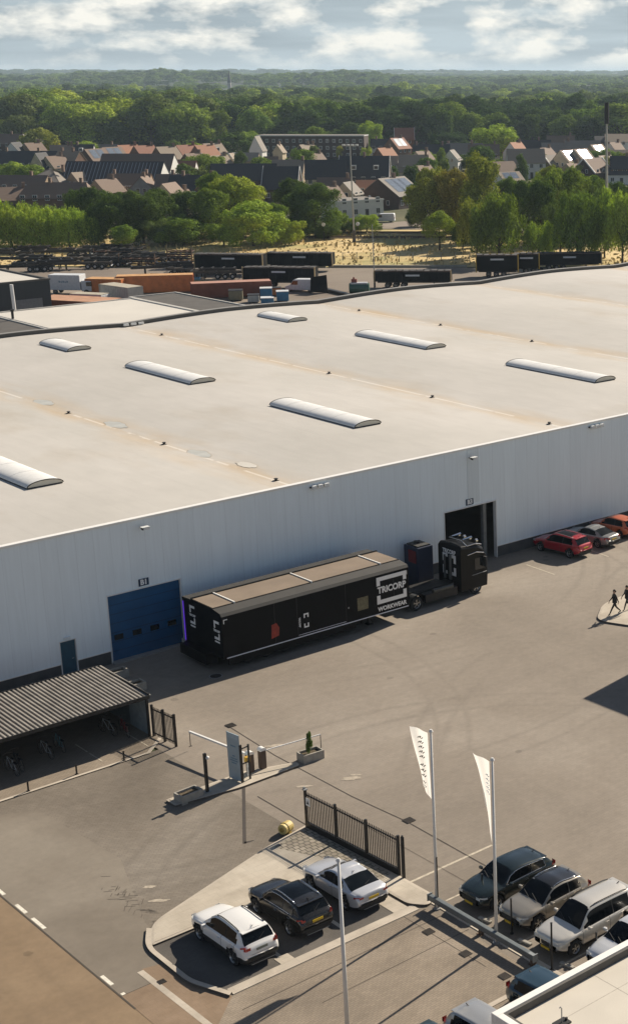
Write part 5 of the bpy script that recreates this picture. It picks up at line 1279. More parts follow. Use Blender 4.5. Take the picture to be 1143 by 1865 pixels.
def container(x, y, rz, L_, W, H, m, mt, lab, name='container', ribs=True, group=None, open_=False):
    r = empty(name, (x, y, 0), rz, lab, name.replace('_', ' '), group)
    b = MB(); b.box(-L_/2,L_/2,-W/2,W/2,.12,H-.03)
    if ribs:
        n = int(L_/.45)
        for k in range(n):
            xx = -L_/2+.25+k*(L_-.5)/max(1,n-1)
            b.box(xx-.07,xx+.07,-W/2-.035,-W/2-.001,.25,H-.15); b.box(xx-.07,xx+.07,W/2+.001,W/2+.035,.25,H-.15)
    b.build('body', m, r)
    b = MB(); b.box(-L_/2-.03,L_/2+.03,-W/2-.05,W/2+.05,H-.028,H+.02); b.build('roof', mt, r)
    for sx in (-1, 1):
        for sy in (-1, 1):
            b = MB(); b.box(sx*L_/2-.07+(.02*sx),sx*L_/2+.07+(.02*sx),sy*W/2-.07+sy*.03,sy*W/2+.07+sy*.03,0,H-.03); b.build('corner_post', m, r)
    b = MB(); b.box(L_/2+.002,L_/2+.03,-W/2+.1,-.02,.2,H-.2); b.box(L_/2+.002,L_/2+.03,.02,W/2-.1,.2,H-.2)
    for yy in (-.6,-.25,.25,.6): b.box(L_/2+.031,L_/2+.06,yy-.02,yy+.02,.2,H-.2)
    b.build('door', m, r)
    return r
def pc(p, q, zz=2.6):    # centre, angle, length from the two ends of a top edge
    a, c = G(*p, zz), G(*q, zz); return ((a[0]+c[0])/2, (a[1]+c[1])/2, math.atan2(c[1]-a[1], c[0]-a[0]), math.dist(a, c))
g_c = 'containers in the far yard'
AR = AZ-math.pi/2          # direction to the camera's right
container(121.5,242.0,AR+R(-8),6.2,2.6,2.6,M_org,M_orgtop,'faded orange container, left one of the orange pair',group=g_c)
container(128.3,238.3,AR+R(12),12.2,2.6,2.9,M_org,M_orgtop,'long bright orange container, right one of the orange pair',group=g_c)
container(119.3,233.0,AR+R(-38),7.6,2.7,2.5,M_gbox,M_gtop,'pale grey box container in front of the long orange container',group=g_c)
container(110.0,229.5,AR+R(-18),12.4,5.2,1.6,M_brn,M_brntop,'wide low brown red container with a faded top beside the black building',group=g_c)
container(114.2,233.6,AR+R(-15),5.5,2.2,1.6,M_wbox,M_gtop,'low white container behind the wide brown red one',group=g_c)
container(134.3,224.5,AR+R(18),12.6,2.7,2.5,M_brn,mat('pinkish_top',(.42,.22,.16),.8),'long brown red container right of the yellow machines',group=g_c)
# small white van box (rounded) left
wv = empty('box_truck', (117.5,246.5,0), AR+R(-6), 'white box truck with small dark lettering on its side left of the orange containers', 'truck')
b = MB(); b.box(-3.4,2.0,-1.25,1.25,.7,3.2); b.build('cargo_box', M_wbox, wv, bevel=.06)
b = MB(); b.box(2.05,3.9,-1.1,1.1,.5,2.3); b.build('cab', M_wbox, wv, bevel=.2); b = MB(); b.box(3.0,3.92,-1.12,1.12,1.4,2.1); b.build('windscreen', M_glass, wv)
for xx in (-2.4, 3.0):
    for s in (-1, 1): wheel(wv, xx, s*1.05, .42, s, w=.28)
b = MB()
for k in range(5): b.box(-1.6+k*.34,-1.38+k*.34,-1.262,-1.251,1.95,2.25-.1*(k%2))
b.build('lettering', mat('logo_grey',(.15,.25,.33),.6), wv)
def panel_van(x, y, rz, m, lab, s=1.):
    v = empty('van', (x, y, 0), rz, lab, 'van')
    b = MB(); b.prism_y([(2.6,.3),(2.65,.85),(1.7,1.15),(1.15,1.95),(.9,2.1),(-2.5,2.15),(-2.65,1.9),(-2.7,.35)], -.95, .95); b.build('body', m, v, bevel=.08)
    b = MB(); b.prism_y([(1.55,1.2),(1.15,1.85),(.35,1.85),(.35,1.2)], -.965, .965); b.build('side_window', M_glass, v)
    b = MB(); b.face([(1.76,-.8,1.16),(1.76,.8,1.16),(1.22,.75,1.95),(1.22,-.75,1.95)]); b.build('windscreen', M_glass, v)
    for xx in (-1.7, 1.75):
        for sd_ in (-1, 1): wheel(v, xx, sd_*.84, .34, sd_)
    b = MB(); b.box(-2.72,-2.68,-.85,-.70,.9,1.3); b.box(-2.72,-2.68,.70,.85,.9,1.3); b.build('taillight', M_redlamp, v)
    b = MB(); b.box(2.55,2.68,-.85,-.55,.65,.85); b.box(2.55,2.68,.55,.85,.65,.85); b.build('headlight', M_clearlamp, v)
    b = MB(); b.box(-.6,-.58,-.965,-.952,.5,1.9); b.box(-1.4,-.9,-.965,-.952,1.2,1.5); b.build('door_gap', M_seamc, v)
    return v
xv, yv = G(550,530); panel_van(xv, yv, AR+R(170), M_wbox, 'white van parked beside the black screen in the far yard')
xv, yv = G(699,404); panel_van(xv, yv, AR+R(180), M_wbox, 'white van parked on the street before the gabled house with solar panels')
# long dark trailers, stacked chassis
def long_trailer(px, py, Lt, rz, lab, H=3.4, W=2.5, mark=True, group='long black trailers in the far yard', wheels=True, yellow=False):
    x, y = G(px, py); r = empty('tarpaulin_trailer', (x, y, 0), rz, lab, 'trailer', group)
    b = MB(); b.box(-Lt/2,Lt/2,-W/2,W/2,1.15,H)
    n = int(Lt/1.1)
    for k in range(n+1): xx = -Lt/2+k*Lt/n; b.box(xx-.05,xx+.05,-W/2-.06,-W/2-.001,1.1,H)
    b.build('body', M_vblk, r)
    b = MB(); rr = random.Random(px)
    for k in range(n): xx = -Lt/2+(k+.1)*Lt/n; b.box(xx,xx+Lt/n*.8,-W/2+.15,W/2-.15,H+.002,H+.03+rr.uniform(0,.12))
    b.build('top_frame', mat('top_frame_grey',(.055,.05,.045),.7,var=.3), r)
    b = MB(); b.box(-Lt/2,Lt/2,-W/2-.02,W/2+.02,H-.08,H-.0); b.build('top_rail', mat('rail_brown',(.16,.10,.08),.6), r)
    if mark: b = MB(); b.box(-1.2,1.2,-W/2-.075,-W/2-.062,H-.85,H-.55); b.build('marker_strip', M_wbox, r)
    for sx in (-1, 1):
        b = MB(); b.box(sx*Lt/2-.09,sx*Lt/2+.09,-W/2-.09,-W/2+.09,.9,H+.15); b.build('corner_post', mat('post_yellow',(.55,.36,.05),.6) if yellow else mat('post_tan',(.40,.30,.16),.7), r)
    b = MB(); b.box(-Lt/2+.4,Lt/2-.4,-.5,.5,.85,1.14); b.box(Lt/2-3,Lt/2-2.8,-.9,-.7,0,1.1); b.build('chassis', M_dark, r)
    if wheels:
        for k in range(3):
            for s in (-1, 1): wheel(r, -Lt/2+2.2+k*1.35, s*1.0, .5, s, w=.35)
    return r
long_trailer(421,498,12.6,AR+R(-4),'long black trailer in the back row, left one of the pair by the dry grass',H=3.6)
long_trailer(549,492,12.2,AR+R(-3),'long black trailer in the back row, right one of the pair by the dry grass',H=3.3)
long_trailer(512,523,12.4,AR+R(-3),'long black trailer in front of the back pair with the white van at its end',H=3.5)
long_trailer(753,523,13.0,AR+R(0),'long black trailer standing alone beside the lamp mast',H=2.9)
long_trailer(905,503,7.5,AR+R(4),'tall black trailer with yellow corner posts behind the hall roof',H=3.9,yellow=True)
long_trailer(958,497,4.6,AR+R(4),'short black trailer block right of the one with yellow corner posts',H=3.6,yellow=True)
long_trailer(1035,490,12.0,AR+R(8),'long black trailer at the far right, mostly hidden by the hall roof',H=3.1)
rr = random.Random(11)
def flat_chassis(x, y, rz, Lt, z, lab, tan=False):
    r = empty('trailer_chassis', (x, y, 0), rz, lab, 'trailer chassis', 'bare container chassis in the far yard')
    b = MB()
    for s in (-1, 1): b.box(-Lt/2,Lt/2,s*.5-.10,s*.5+.10,z-.45,z)
    b.build('main_beam', M_dark if not tan else mat('dusty_steel',(.075,.062,.05),.8), r)
    for k in range(5):
        xx = -Lt/2+.2+k*(Lt-.4)/4; b = MB(); b.box(xx-.1,xx+.1,-1.22,1.22,z+.002,z+.12); b.build('cross_member', mat('dusty_steel',(.075,.062,.05),.8) if k % 2 else M_dark, r)
    for k in range(3):
        for s in (-1, 1):
            b = MB(); b.tube([(-Lt/2+1.6+k*1.3,s*1.2,.5),(-Lt/2+1.6+k*1.3,s*.85,.5)], .5, 14); w_ = b.build('wheel', M_tyre, r)
            b = MB(); b.tube([(-Lt/2+1.6+k*1.3,s*1.21,.5),(-Lt/2+1.6+k*1.3,s*1.1,.5)], .24, 10); b.build('rim', mat('rim_pale',(.42,.41,.38),.5), w_)
    for s in (-1, 1): b = MB(); b.box(Lt/2-2.6,Lt/2-2.4,s*.72-.08,s*.72+.08,0,z-.45); b.build('landing_leg', M_dark, r)
    b = MB(); b.box(-Lt/2-.05,-Lt/2,-1.2,1.2,.55,.70); b.build('bumper', M_wbox, r)
    if rr.random() < .6:
        b = MB(); q = rr.uniform(-2, 1)
        for s in (-1, 1): b.box(q-3.2,q+3.2,s*.5-.1,s*.5+.1,z+.121,z+.5)
        for k in range(4): b.box(q-3+k*1.9,q-2.7+k*1.9,-1.15,1.15,z+.501,z+.62)
        b.build('stacked_frame', M_dark, r)
    return r
k = 0
rows = [(8,470),(60,463),(112,468),(165,463),(215,461),(22,482),(72,480),(122,479),(172,474),(222,470),(262,474),(45,494),(98,492),(145,489),(196,484),(248,482),(290,479),(300,497),(345,503),(395,507)]
words = ['first','second','third','fourth','fifth','sixth']
for i, (px, py) in enumerate(rows):
    x, y = G(px, py); row = 'back row' if i < 5 else ('second row' if i < 11 else ('third row' if i < 17 else 'front row'))
    idx = i if i < 5 else (i-5 if i < 11 else (i-11 if i < 17 else i-17))
    flat_chassis(x, y, AR+R(rr.uniform(-25, 25)+(180 if rr.random() < .4 else 0)), rr.uniform(8.5, 12), rr.uniform(1.2,1.5), '%s bare dark chassis from the left in the %s of the yard' % (words[idx], row), rr.random() < .3)
# stacks of flat frames
def frame_stack(px, py, n, w, rz, lab):
    x, y = G(px, py); r = empty('frame_stack', (x, y, 0), rz, lab, 'frame stack', 'stacked frames in the far yard')
    for k in range(n):
        o_ = rr.uniform(-.3,.3); b = MB(); z = .1+k*.42
        for s in (-1, 1): b.box(-w/2+o_,w/2+o_,s*1.1-.08,s*1.1+.08,z,z+.18)
        for j in range(5): xx = -w/2+o_+.1+j*(w-.2)/4; b.box(xx-.06,xx+.06,-1.0,1.0,z+.02,z+.14)
        b.build('frame', M_dark if k % 2 == 0 else mat('rusty_frame',(.12,.065,.038),.8), r)
    for sx in (-1, 1):
        b = MB(); b.box(sx*w/2-.08,sx*w/2+.08,-1.35,-1.2,0,n*.42+.4); b.build('stake', mat('rusty_frame',(.12,.065,.038),.8), r)
frame_stack(332,487,8,4.6,AR+R(0),'tallest stack of rusty flat frames left of the long black trailers')
frame_stack(255,484,5,7.0,AR+R(-5),'low stack of flat frames behind the long orange container')
frame_stack(210,470,4,7.5,AR+R(3),'low stack of flat frames at the edge of the dry grass')
# skips and small machines
def skip(px, py, m, lab, L_=3.2, W=1.8, H=1.3, rz=0):
    x, y = G(px, py); r = empty('skip', (x, y, 0), AR+R(rz), lab, 'skip', 'skips and crates in the far yard')
    b = MB(); b.prism_y([(-L_/2+.4,0.1),(L_/2-.4,0.1),(L_/2,H),(L_/2-.06,H),(L_/2-.46,.16),(-L_/2+.46,.16),(-L_/2+.06,H),(-L_/2,H)], -W/2, W/2); b.prism_y([(-L_/2+.4,.1),(L_/2-.4,.1),(L_/2,H),(-L_/2,H)], -W/2-.04, -W/2); b.prism_y([(-L_/2+.4,.1),(L_/2-.4,.1),(L_/2,H),(-L_/2,H)], W/2, W/2+.04); b.build('tub', m, r)
    b = MB(); b.box(-L_/2-.04,L_/2+.04,-W/2-.09,-W/2-.041,H-.1,H); b.build('rim', m, r)
    b = MB(); b.box(-L_/2+.3,L_/2-.3,-W/2+.05,W/2-.05,H*.5,H*.72); b.build('load', M_soil, r)
skip(350,520,M_yel2,'yellow skip heaped beside the long orange container',3.6,2,1.6,5) if False else None
skip(290,518,M_yel2,'dull yellow skip right of the long orange container',4.0,2.2,1.8,-6); skip(322,516,mat('ochre_steel',(.40,.24,.10),.7),'ochre skip beside the dull yellow skip',3.0,2.0,1.5,8)
skip(268,528,M_gbox,'pale grey skip in front of the dull yellow skip',3.2,1.8,1.2,-15)
skip(345,524,M_bl,'blue skip left of the long brown red container',3.8,2.0,1.7,14); skip(368,530,M_grn,'faded green skip in front of the blue skip',5.0,2.0,1.7,-4)
skip(405,530,M_grn,'dark green skip in front of the long brown red container',6.0,2.0,1.3,-8)
def crate(px, py, m, lab, s=1.5, h=1.7):
    x, y = G(px, py); r = empty('crate', (x, y, 0), AR+R(12), lab, 'crate', 'crates at the near edge of the far yard')
    b = MB(); b.box(-s/2,s/2,-s/2,s/2,.15,h); b.build('body', m, r, bevel=.05)
    b = MB(); b.box(-s/2-.04,s/2+.04,-s/2-.04,s/2+.04,h+.001,h+.10); b.build('lid', M_wbox if m is M_bl else M_dark, r)
    for sx in (-1, 1): b = MB(); b.box(sx*s*.3-.1,sx*s*.3+.1,-s/2,s/2,0,.15); b.build('foot', M_dark, r)
crate(468,537,M_bl,'tall blue crate behind the two other blue crates',1.7,1.9); crate(485,542,M_bl,'blue crate in the middle of the crate group',1.9,1.6); crate(515,548,M_bl,'rightmost blue crate of the crate group',1.9,1.6)
crate(503,538,M_org,'small orange crate behind the blue crates',1.6,1.3); crate(462,550,M_gbox,'pale grey crate left in the crate group',1.8,1.2); crate(487,552,M_bl,'low blue crate in front of the group at the roof edge',2.0,.9)
crate(430,546,mat('khaki_steel',(.22,.20,.13),.7),'khaki crate left of the crate group',2.2,1.6)
x, y = G(581,533); r = empty('screen', (x, y, 0), AR+R(0), 'black freestanding screen right of the white van in the far yard', 'screen')
b = MB(); b.prism_y([(-1.45,.15),(1.45,.0),(1.35,3.0),(-1.3,2.6)], -.12, .12); b.build('panel', M_vblk, r)
for sx in (-1.2,1.2): b = MB(); b.box(sx-.06,sx+.06,-.6,.6,0,.12); b.build('foot', M_dark, r)
x, y = G(655,535); r = empty('tank_machine', (x, y, 0), AR+R(5), 'green rounded tank with a rusty pump beside the lamp mast in the far yard', 'tank')
b = MB(); b.tube([(-1.7,0,1.0),(-1.5,0,1.0),(1.4,0,1.0),(1.6,0,1.0)], .85, 16); b.build('tank', mat('bottle_green',(.05,.12,.08),.4), r, bevel=.1)
b = MB(); b.box(-1.4,1.3,-.5,.5,1.7,1.95); b.build('deck', M_wbox, r); b = MB(); b.box(-1.3,-.4,-.35,.35,1.96,2.5); b.tube([(-.9,0,2.5),(-.9,0,2.8)],.15,8); b.build('pump', mat('rust_red',(.22,.06,.04),.7), r)
b = MB(); b.box(-1.5,1.5,-.7,-.5,0,.3); b.box(-1.5,1.5,.5,.7,0,.3); b.build('skid', M_dark, r)
# low black kerb barriers and rails of the railway
M_rail = mat('rail_rust', (.12,.075,.05), .6, .3); M_ball = mat('ballast', (.30,.235,.15), .95, var=.3, vs=.8)
def strip(name, p, q, w, z, h, m, lab=None, cat=None, kind=None, group=None):
    d = Vector((q[0]-p[0], q[1]-p[1], 0)); b = MB(); b.box(0, d.length, -w/2, w/2, 0, h); o = b.build(name, m); o.location = (*p, z); o.rotation_euler = (0,0,math.atan2(d.y,d.x))
    if kind: o['kind'] = kind
    if lab: tag(o, lab, cat, group)
    return o
pa, pb = G(480,430), G(1100,430)
for k, dy in enumerate((0, 9)):
    p, q = G(560,424+dy), G(1150,424+dy)
    e = (Vector(q)-Vector(p)).normalized()*60; p = tuple(Vector(p)-e*1.5); q = tuple(Vector(q)+e)
    strip('ballast_bed', p, q, 3.2, .022, .12, M_ball, kind='structure')
    nrm = Vector((-(q[1]-p[1]), q[0]-p[0])).normalized()
    r = empty('railway_track', (0,0,0), 0, 'railway track behind the dry grass, %s' % ('the farther of the two' if k == 0 else 'the nearer of the two'), 'railway track', 'railway tracks')
    for s in (-.72, .72):
        o = strip('rail', tuple(Vector(p)+nrm*s), tuple(Vector(q)+nrm*s), .12, .16, .18, M_rail); o.parent = r
o = strip('kerb_beam', (168.5,246.4), (187.0,228.0), .5, 0, .45, mat('kerb_pale',(.40,.36,.28),.8), 'long pale kerb beam between the far yard and the dry grass', 'kerb')
o = strip('kerb_beam', (150.5,264.8), (168.2,246.8), .5, 0, .45, mat('kerb_pale',(.40,.36,.28),.8), 'pale kerb beam behind the pair of long black trailers', 'kerb')
x, y = G(620,537); strip('kerb_beam', G(590,529), G(640,541), .8, 0, .5, M_dark, 'low black beam between the screen and the green tank', 'kerb')
# fence with thin posts in the grass
r = empty('wire_fence', (0,0,0), 0, 'thin wire fence running through the dry grass behind the far yard', 'fence')
pf, qf = Vector(G(240,474)), Vector(G(880,474)); 
for k in range(26):
    p = pf+(qf-pf)*k/25; b = MB(); b.box(p.x-.05,p.x+.05,p.y-.05,p.y+.05,0,1.6); b.build('post', M_grey, r)
for z in (.8,1.5):
    b = MB(); b.bar((pf.x,pf.y,z),(qf.x,qf.y,z),.035); b.build('wire', M_grey, r)
# masts
def mast(px, py, top, lab, heads=2, r0=.16, dark=False, group='lamp masts'):
    x, y = G(px, py); h = hgt(px, py, top); r = empty('lamp_mast', (x, y, 0), AR, lab, 'lamp mast', group)
    b = MB(); b.tube([(0,0,0),(0,0,h)], r0, 8, r1=r0*.5); b.build('pole', mat('mast_grey',(.42,.42,.40),.5,.3), r)
    b = MB(); b.tube([(0,0,0),(0,0,2.6)], r0*1.7, 8); b.build('base', mat('mast_base',(.07,.065,.06),.6), r)
    if heads:
        b = MB(); b.box(-heads*.9,heads*.9,-.06,.06,h-.1,h+.05); b.build('cross_arm', M_grey, r)
        for k in range(heads*2):
            xx = -heads*.9+.4+k*(heads*1.8-.8)/max(1,heads*2-1); b = MB(); b.box(xx-.3,xx+.3,-.3,.3,h+.051,h+.32); b.build('lamp_head', M_wbox, r)
    return r
mast(645,441,265,'tall lamp mast with a wide head standing at the railway in the middle',2,.22)
mast(682,523,408,'thin dark mast standing in the far yard beside the lone black trailer',0,.10)
mt = mast(1104,455,186,'very tall mast with a black top rising behind the right trees',0,.34)
x, y = G(1104,455); h = hgt(1104,455,186)
b = MB(); b.tube([(0,0,h-4.2),(0,0,h)], .48, 8); b.build('antenna_cover', M_black, mt)
# ------------------------------------------------------------------ village
def hmat(name, col, var=.15, rough=.85, vs=.8): return mat(name, col, rough, var=var, vs=vs)
WL = dict(cream=hmat('wall_cream',(.56,.46,.32)), white=hmat('wall_white',(.68,.67,.63),.05), brick=hmat('wall_brick',(.20,.115,.075)), dark=hmat('wall_dark_brick',(.085,.060,.050)), tan=hmat('wall_tan_brick',(.36,.27,.18)), grey=hmat('wall_grey',(.30,.29,.27)))
def tile_mat(name, col):
    m = clad_mat(name, col, .9, 2, .10, .8, True); return m
RF = dict(brown=tile_mat('tiles_brown',(.205,.145,.108)), orange=tile_mat('tiles_orange',(.38,.185,.11)), slate=tile_mat('slates_dark',(.062,.062,.064)), grey=tile_mat('tiles_grey',(.24,.215,.185)), tan=tile_mat('tiles_tan',(.30,.24,.18)), red=tile_mat('tiles_red',(.29,.135,.09)))
M_win = mat('house_window', (.035,.045,.055), .15, var=.2, spec=.8); M_wfr = mat('window_frame', (.70,.70,.67), .5, var=.03)
M_solar = mat('solar_panel', (.20,.24,.29), .12, .2, var=.2, vs=2, spec=.9); M_chim = hmat('chimney_brick',(.22,.15,.11))
M_door = mat('house_door', (.06,.05,.045), .6)
M_batten = mat('light_batten', (.34,.37,.42), .5)
def house(x, y, rz, Lh, Wh, zw, zr, roof, wall, lab, name='house', chim=(.35,), solar=0, hip=0., barge=False, dormer=0, wins=True, gable=None, group='houses of the village', stripes=False, flat=False):
    """ridge runs along local x; zw eaves height, zr ridge height"""
    r = empty(name, (x, y, -.03), rz, lab, 'house' if name == 'house' else name.replace('_', ' '), group)
    b = MB(); l, w = Lh/2, Wh/2
    if flat:
        b.box(-l,l,-w,w,0,zw); b.build('wall', WL[wall], r)
        b = MB(); b.box(-l-.15,l+.15,-w-.15,w+.15,zw+.001,zw+.35); b.build('roof_edge', M_wfr, r)
        b = MB(); b.box(-l+.2,l-.2,-w+.2,w-.2,zw+.351,zw+.40); b.build('roof', RF['grey'], r)
    else:
        b.box(-l,l,-w,w,0,zw)
        wb_ = b.build('wall', WL[wall], r)
        gm = WL[gable or wall]
        if hip == 0:
            for s in (-1, 1):
                b = MB(); b.v += [(s*(l-.25),-w,zw),(s*(l-.25),w,zw),(s*(l-.25),0,zr-.12),(s*l,-w,zw),(s*l,w,zw),(s*l,0,zr-.12)]
                b.f += [(0,1,2),(3,5,4),(0,2,5,3),(1,4,5,2)]; b.mi += [0]*4; b.build('gable', gm, r)
        rf = MB(); ov = .35; t = .14; hl = l+ov*.4; sl = (zr-zw)/w; we = w+ov; ze = zw-sl*ov
        hp = hip*w
        for s in (-1, 1):
            pts = [(-hl,s*we,ze),(hl,s*we,ze),(hl-hp,0,zr),(-hl+hp,0,zr)]; rf.face(pts); rf.face([(a,c,d-t) for a, c, d in pts][::-1])
            rf.face([(-hl,s*we,ze-t),(hl,s*we,ze-t),(hl,s*we,ze),(-hl,s*we,ze)])
        for s in (-1, 1):
            if hip: rf.face([(s*hl,-we,ze),(s*hl,we,ze),(s*(hl-hp),0,zr)])
            else:
                for q in (-1, 1): rf.face([(s*hl,q*we,ze-t),(s*hl,q*we,ze),(s*hl,0,zr),(s*hl,0,zr-t)])
        ro = rf.build('roof', RF[roof], r)
        for c in chim:
            cx_ = c*Lh; b = MB(); b.box(cx_-.35,cx_+.35,-.40,.40,zr-.9,zr+1.0); b.box(cx_-.42,cx_+.42,-.47,.47,zr+1.001,zr+1.12); ch = b.build('chimney', M_chim, ro)
        if barge:
            for s in (-1, 1):
                b = MB()
                for q in (-1, 1): b.bar((s*(hl+.06),q*we,ze-.05),(s*(hl+.06),0,zr+.02),.12,.42)
                b.build('bargeboard', M_wfr, ro)
        nv = Vector((0, -(zr-zw), w)).normalized()
        def on(s, u, v, off=.06):    # s side, u along, v 0 eaves..1 ridge
            nn = Vector((0, s*(zr-zw), w)).normalized(); p = Vector((u, s*w*(1-v), zw+(zr-zw)*v)); return p+nn*off
        if solar:
            for s in ((1, -1) if solar == 2 else (solar,)):
                s = 1 if s > 0 else -1
                for k in range(2 if Lh < 10 else 3):
                    u0 = -l*.7+k*(l*1.4)/(2 if Lh < 10 else 3); u1 = u0+l*.62; b = MB(); b.face([on(s,u0,.2),on(s,u1,.2),on(s,u1,.9),on(s,u0,.9)]); b.face([on(s,u0,.2,.005),on(s,u1,.2,.005),on(s,u1,.2),on(s,u0,.2)]); b.build('solar_panel', M_solar, ro, fix=False)
        if stripes:
            ns = 26
            for k in range(ns):
                u0 = -l*.96+k*(l*1.92)/ns; b = MB(); b.face([on(-1,u0,.08),on(-1,u0+.16,.08),on(-1,u0+.16,.94),on(-1,u0,.94)]); b.build('light_batten', M_batten, ro, fix=False)
        for k in range(dormer):
            u = -l*.4+k*l*.9 if dormer > 1 else 0.; s = -1; p = on(s, u, .45)
            b = MB(); b.box(u-.75,u+.75,p.y-.9,p.y+.6,p.z-.6,p.z+.75); dm = b.build('dormer', M_wfr, ro)
            b = MB(); b.box(u-.55,u+.55,p.y-.93,p.y-.905,p.z-.35,p.z+.5); b.build('window', M_win, dm)
    if wins:
        n = max(2, int(Lh/2.8)); zs_ = [1.0] if zw < 4.2 else [1.0, 3.7]
        if zw > 7: zs_ = [1.0,3.9,6.8]
        for s in (-1,):
            for z in zs_:
                for k in range(n):
                    xx = -l+(k+.5)*Lh/n
                    if z == 1.0 and k == n//2:
                        b = MB(); b.box(xx-.5,xx+.5,s*(w+.03),s*(w+.002),.05,2.2); b.build('door', M_door, r); continue
                    b = MB(); b.box(xx-.62,xx+.62,min(s*(w+.04),s*(w+.002)),max(s*(w+.04),s*(w+.002)),z-.07,z+1.37); f_ = b.build('window', M_wfr, r)
                    b = MB(); b.box(xx-.50,xx-.04,min(s*(w+.06),s*(w+.041)),max(s*(w+.06),s*(w+.041)),z+.05,z+1.25); b.box(xx+.04,xx+.50,min(s*(w+.06),s*(w+.041)),max(s*(w+.06),s*(w+.041)),z+.05,z+1.25); b.build('pane', M_win, f_)
        for s in (-1, 1):
            for z in zs_[:2]:
                if w < 2.4: continue
                for yy in (-w*.45, w*.45):
                    if z > 2 and not flat: yy *= .6
                    b = MB(); b.box(min(s*(l+.04),s*(l+.002)),max(s*(l+.04),s*(l+.002)),yy-.5,yy+.5,z,z+1.25); f_ = b.build('window', M_wfr, r)
                    b = MB(); b.box(min(s*(l+.06),s*(l+.041)),max(s*(l+.06),s*(l+.041)),yy-.38,yy+.38,z+.1,z+1.15); b.build('pane', M_win, f_)
    return r
CAMR = AZ-math.pi/2
def hp_(px, py, zr, ang, **k):       # place by the middle of the ridge seen in the photograph
    x, y = G(px, py, zr); return x, y, CAMR+R(ang)
def H(px, py, zr, ang, Lh, Wh, zw, roof, wall, lab, **k):
    x, y, a = hp_(px, py, zr, ang); return house(x, y, a, Lh, Wh, zw, zr, roof, wall, lab, **k)
# nearest houses
H(712,322,8.0,62,12,13,3.6,'grey','dark','house with dark gable and solar panels on its pale roof, behind the white van',solar=-1,barge=False,chim=(.1,),gable='dark')
H(672,327,7.0,4,7,7,4.5,'orange','brick','orange roofed house tucked behind the solar panel house',chim=())
house(*G(640,358,5.0),CAMR+R(40),13,9,4.2,0,'grey','white','white flat roofed house with three windows beside the white van',flat=True,group='houses of the village')
H(608,322,8.2,5,9,7,4.8,'brown','tan','brown roofed house with a small cream gable, left of the orange roof',chim=(.4,),barge=False)
H(633,330,7.6,75,6,6,4.6,'grey','cream','small cream gabled house in front of the brown roof',chim=())
H(592,290,10.5,8,12,8,5.5,'slate','cream','house with a tall cream gable and dark slate roof at the middle of the village',chim=(),gable='cream',barge=False)
H(663,283,11.0,3,15,11,4.8,'slate','dark','large dark slate roof with white bargeboards and two white dormers',dormer=2,barge=True,chim=(0,))
H(752,281,8.6,10,10,8,5.0,'tan','cream','cream house with tan roof and several low extensions right of the slate roof',chim=(.42,))
H(742,296,6.0,15,7,6,3.4,'tan','cream','low cream extension in front of the tan roofed house',chim=())
H(711,283,8.0,5,4.6,6,5.5,'tan','white','narrow house with small white dormer front left of the cream house',chim=())
H(512,302,9.5,2,10,11,3.6,'slate','dark','dark roofed house with bright white bargeboards above the bright green tree',barge=True,chim=())
H(444,297,8.5,3,20,10,4.0,'slate','dark','long dark slate roof with two small skylights left of the white bargeboards',chim=(),dormer=0)
H(525,290,9.0,0,10,7,5.5,'tan','tan','tan roofed house just behind the dark roof with white bargeboards',chim=(.45,))
H(508,262,10.5,80,4,3.6,8.0,'tan','cream','slim cream tower like house with chimney in front of the apartment block',chim=(0,),wins=False)
H(558,262,9.5,60,8,8,5.0,'tan','dark','dark gabled house with a pale sunlit roof slope before the apartment block',chim=(.1,.45))
H(493,284,7.0,4,5,5,4.,'brown','tan','little tan house left of the slim tower like house',chim=())
x, y = G(569,243,10.2); house(x, y, CAMR+R(-2), 46, 10, 9.4, 9.8, 'grey', 'dark', 'long three storey brick apartment block with white roof edge and pale windows', name='apartment_block', flat=True, group=None)
# left part
H(92,306,8.6,-6,13,16,4.6,'grey','brick','house with a big grey brown hipped roof at the left',hip=.9,chim=(.3,),solar=0)
H(105,331,8.0,2,19,9,4.4,'brown','brick','low brown roofed house with white window in front of the hipped roof',chim=(-.1,.32),hip=.5)
H(38,318,7.5,-6,16,8,4.5,'brown','tan','brown roofed house with a cream gable at the far left',chim=(.2,))
H(8,340,6.5,30,12,8,3.5,'brown','tan','brown roofed house at the left edge above the willow thicket',chim=(.4,))
H(210,293,10.4,-3,29,13,4.6,'slate','white','long slate terrace roof striped with solar panels and a white end wall',chim=(),stripes=True,gable='white')
H(252,279,11.8,-2,22,13,6.0,'brown','white','long dark brown terrace roof with a tall white gable behind the striped terrace',chim=(),gable='white')
H(126,274,9.5,-20,9,9,5.0,'tan','brick','sunlit tan roof left of the solar panel roofs',chim=(.2,-.3))
H(172,270,9.2,60,9,8,5.2,'brown','dark','dark gabled house whose right roof slope is covered by solar panels, left one of two',solar=-1,chim=())
H(203,267,9.2,60,9,8,5.2,'brown','dark','dark gabled house whose right roof slope is covered by solar panels, right one of two',solar=-1,chim=())
H(42,274,9.0,0,28,11,4.5,'slate','dark','long dark roof at the left edge with two cream gables',chim=(-.2,.2),gable='cream')
H(28,258,9.0,85,8,7,5.0,'slate','white','small white gabled house behind the long dark roof at the left edge',chim=(),gable='white')
H(74,277,9.4,80,7,6,4.5,'slate','cream','cream gable standing before the left long dark roof',chim=(),gable='cream')
H(112,263,10.,20,8,7,5.5,'tan','cream','cream house by the yellowish tree at the left',chim=(.3,.45))
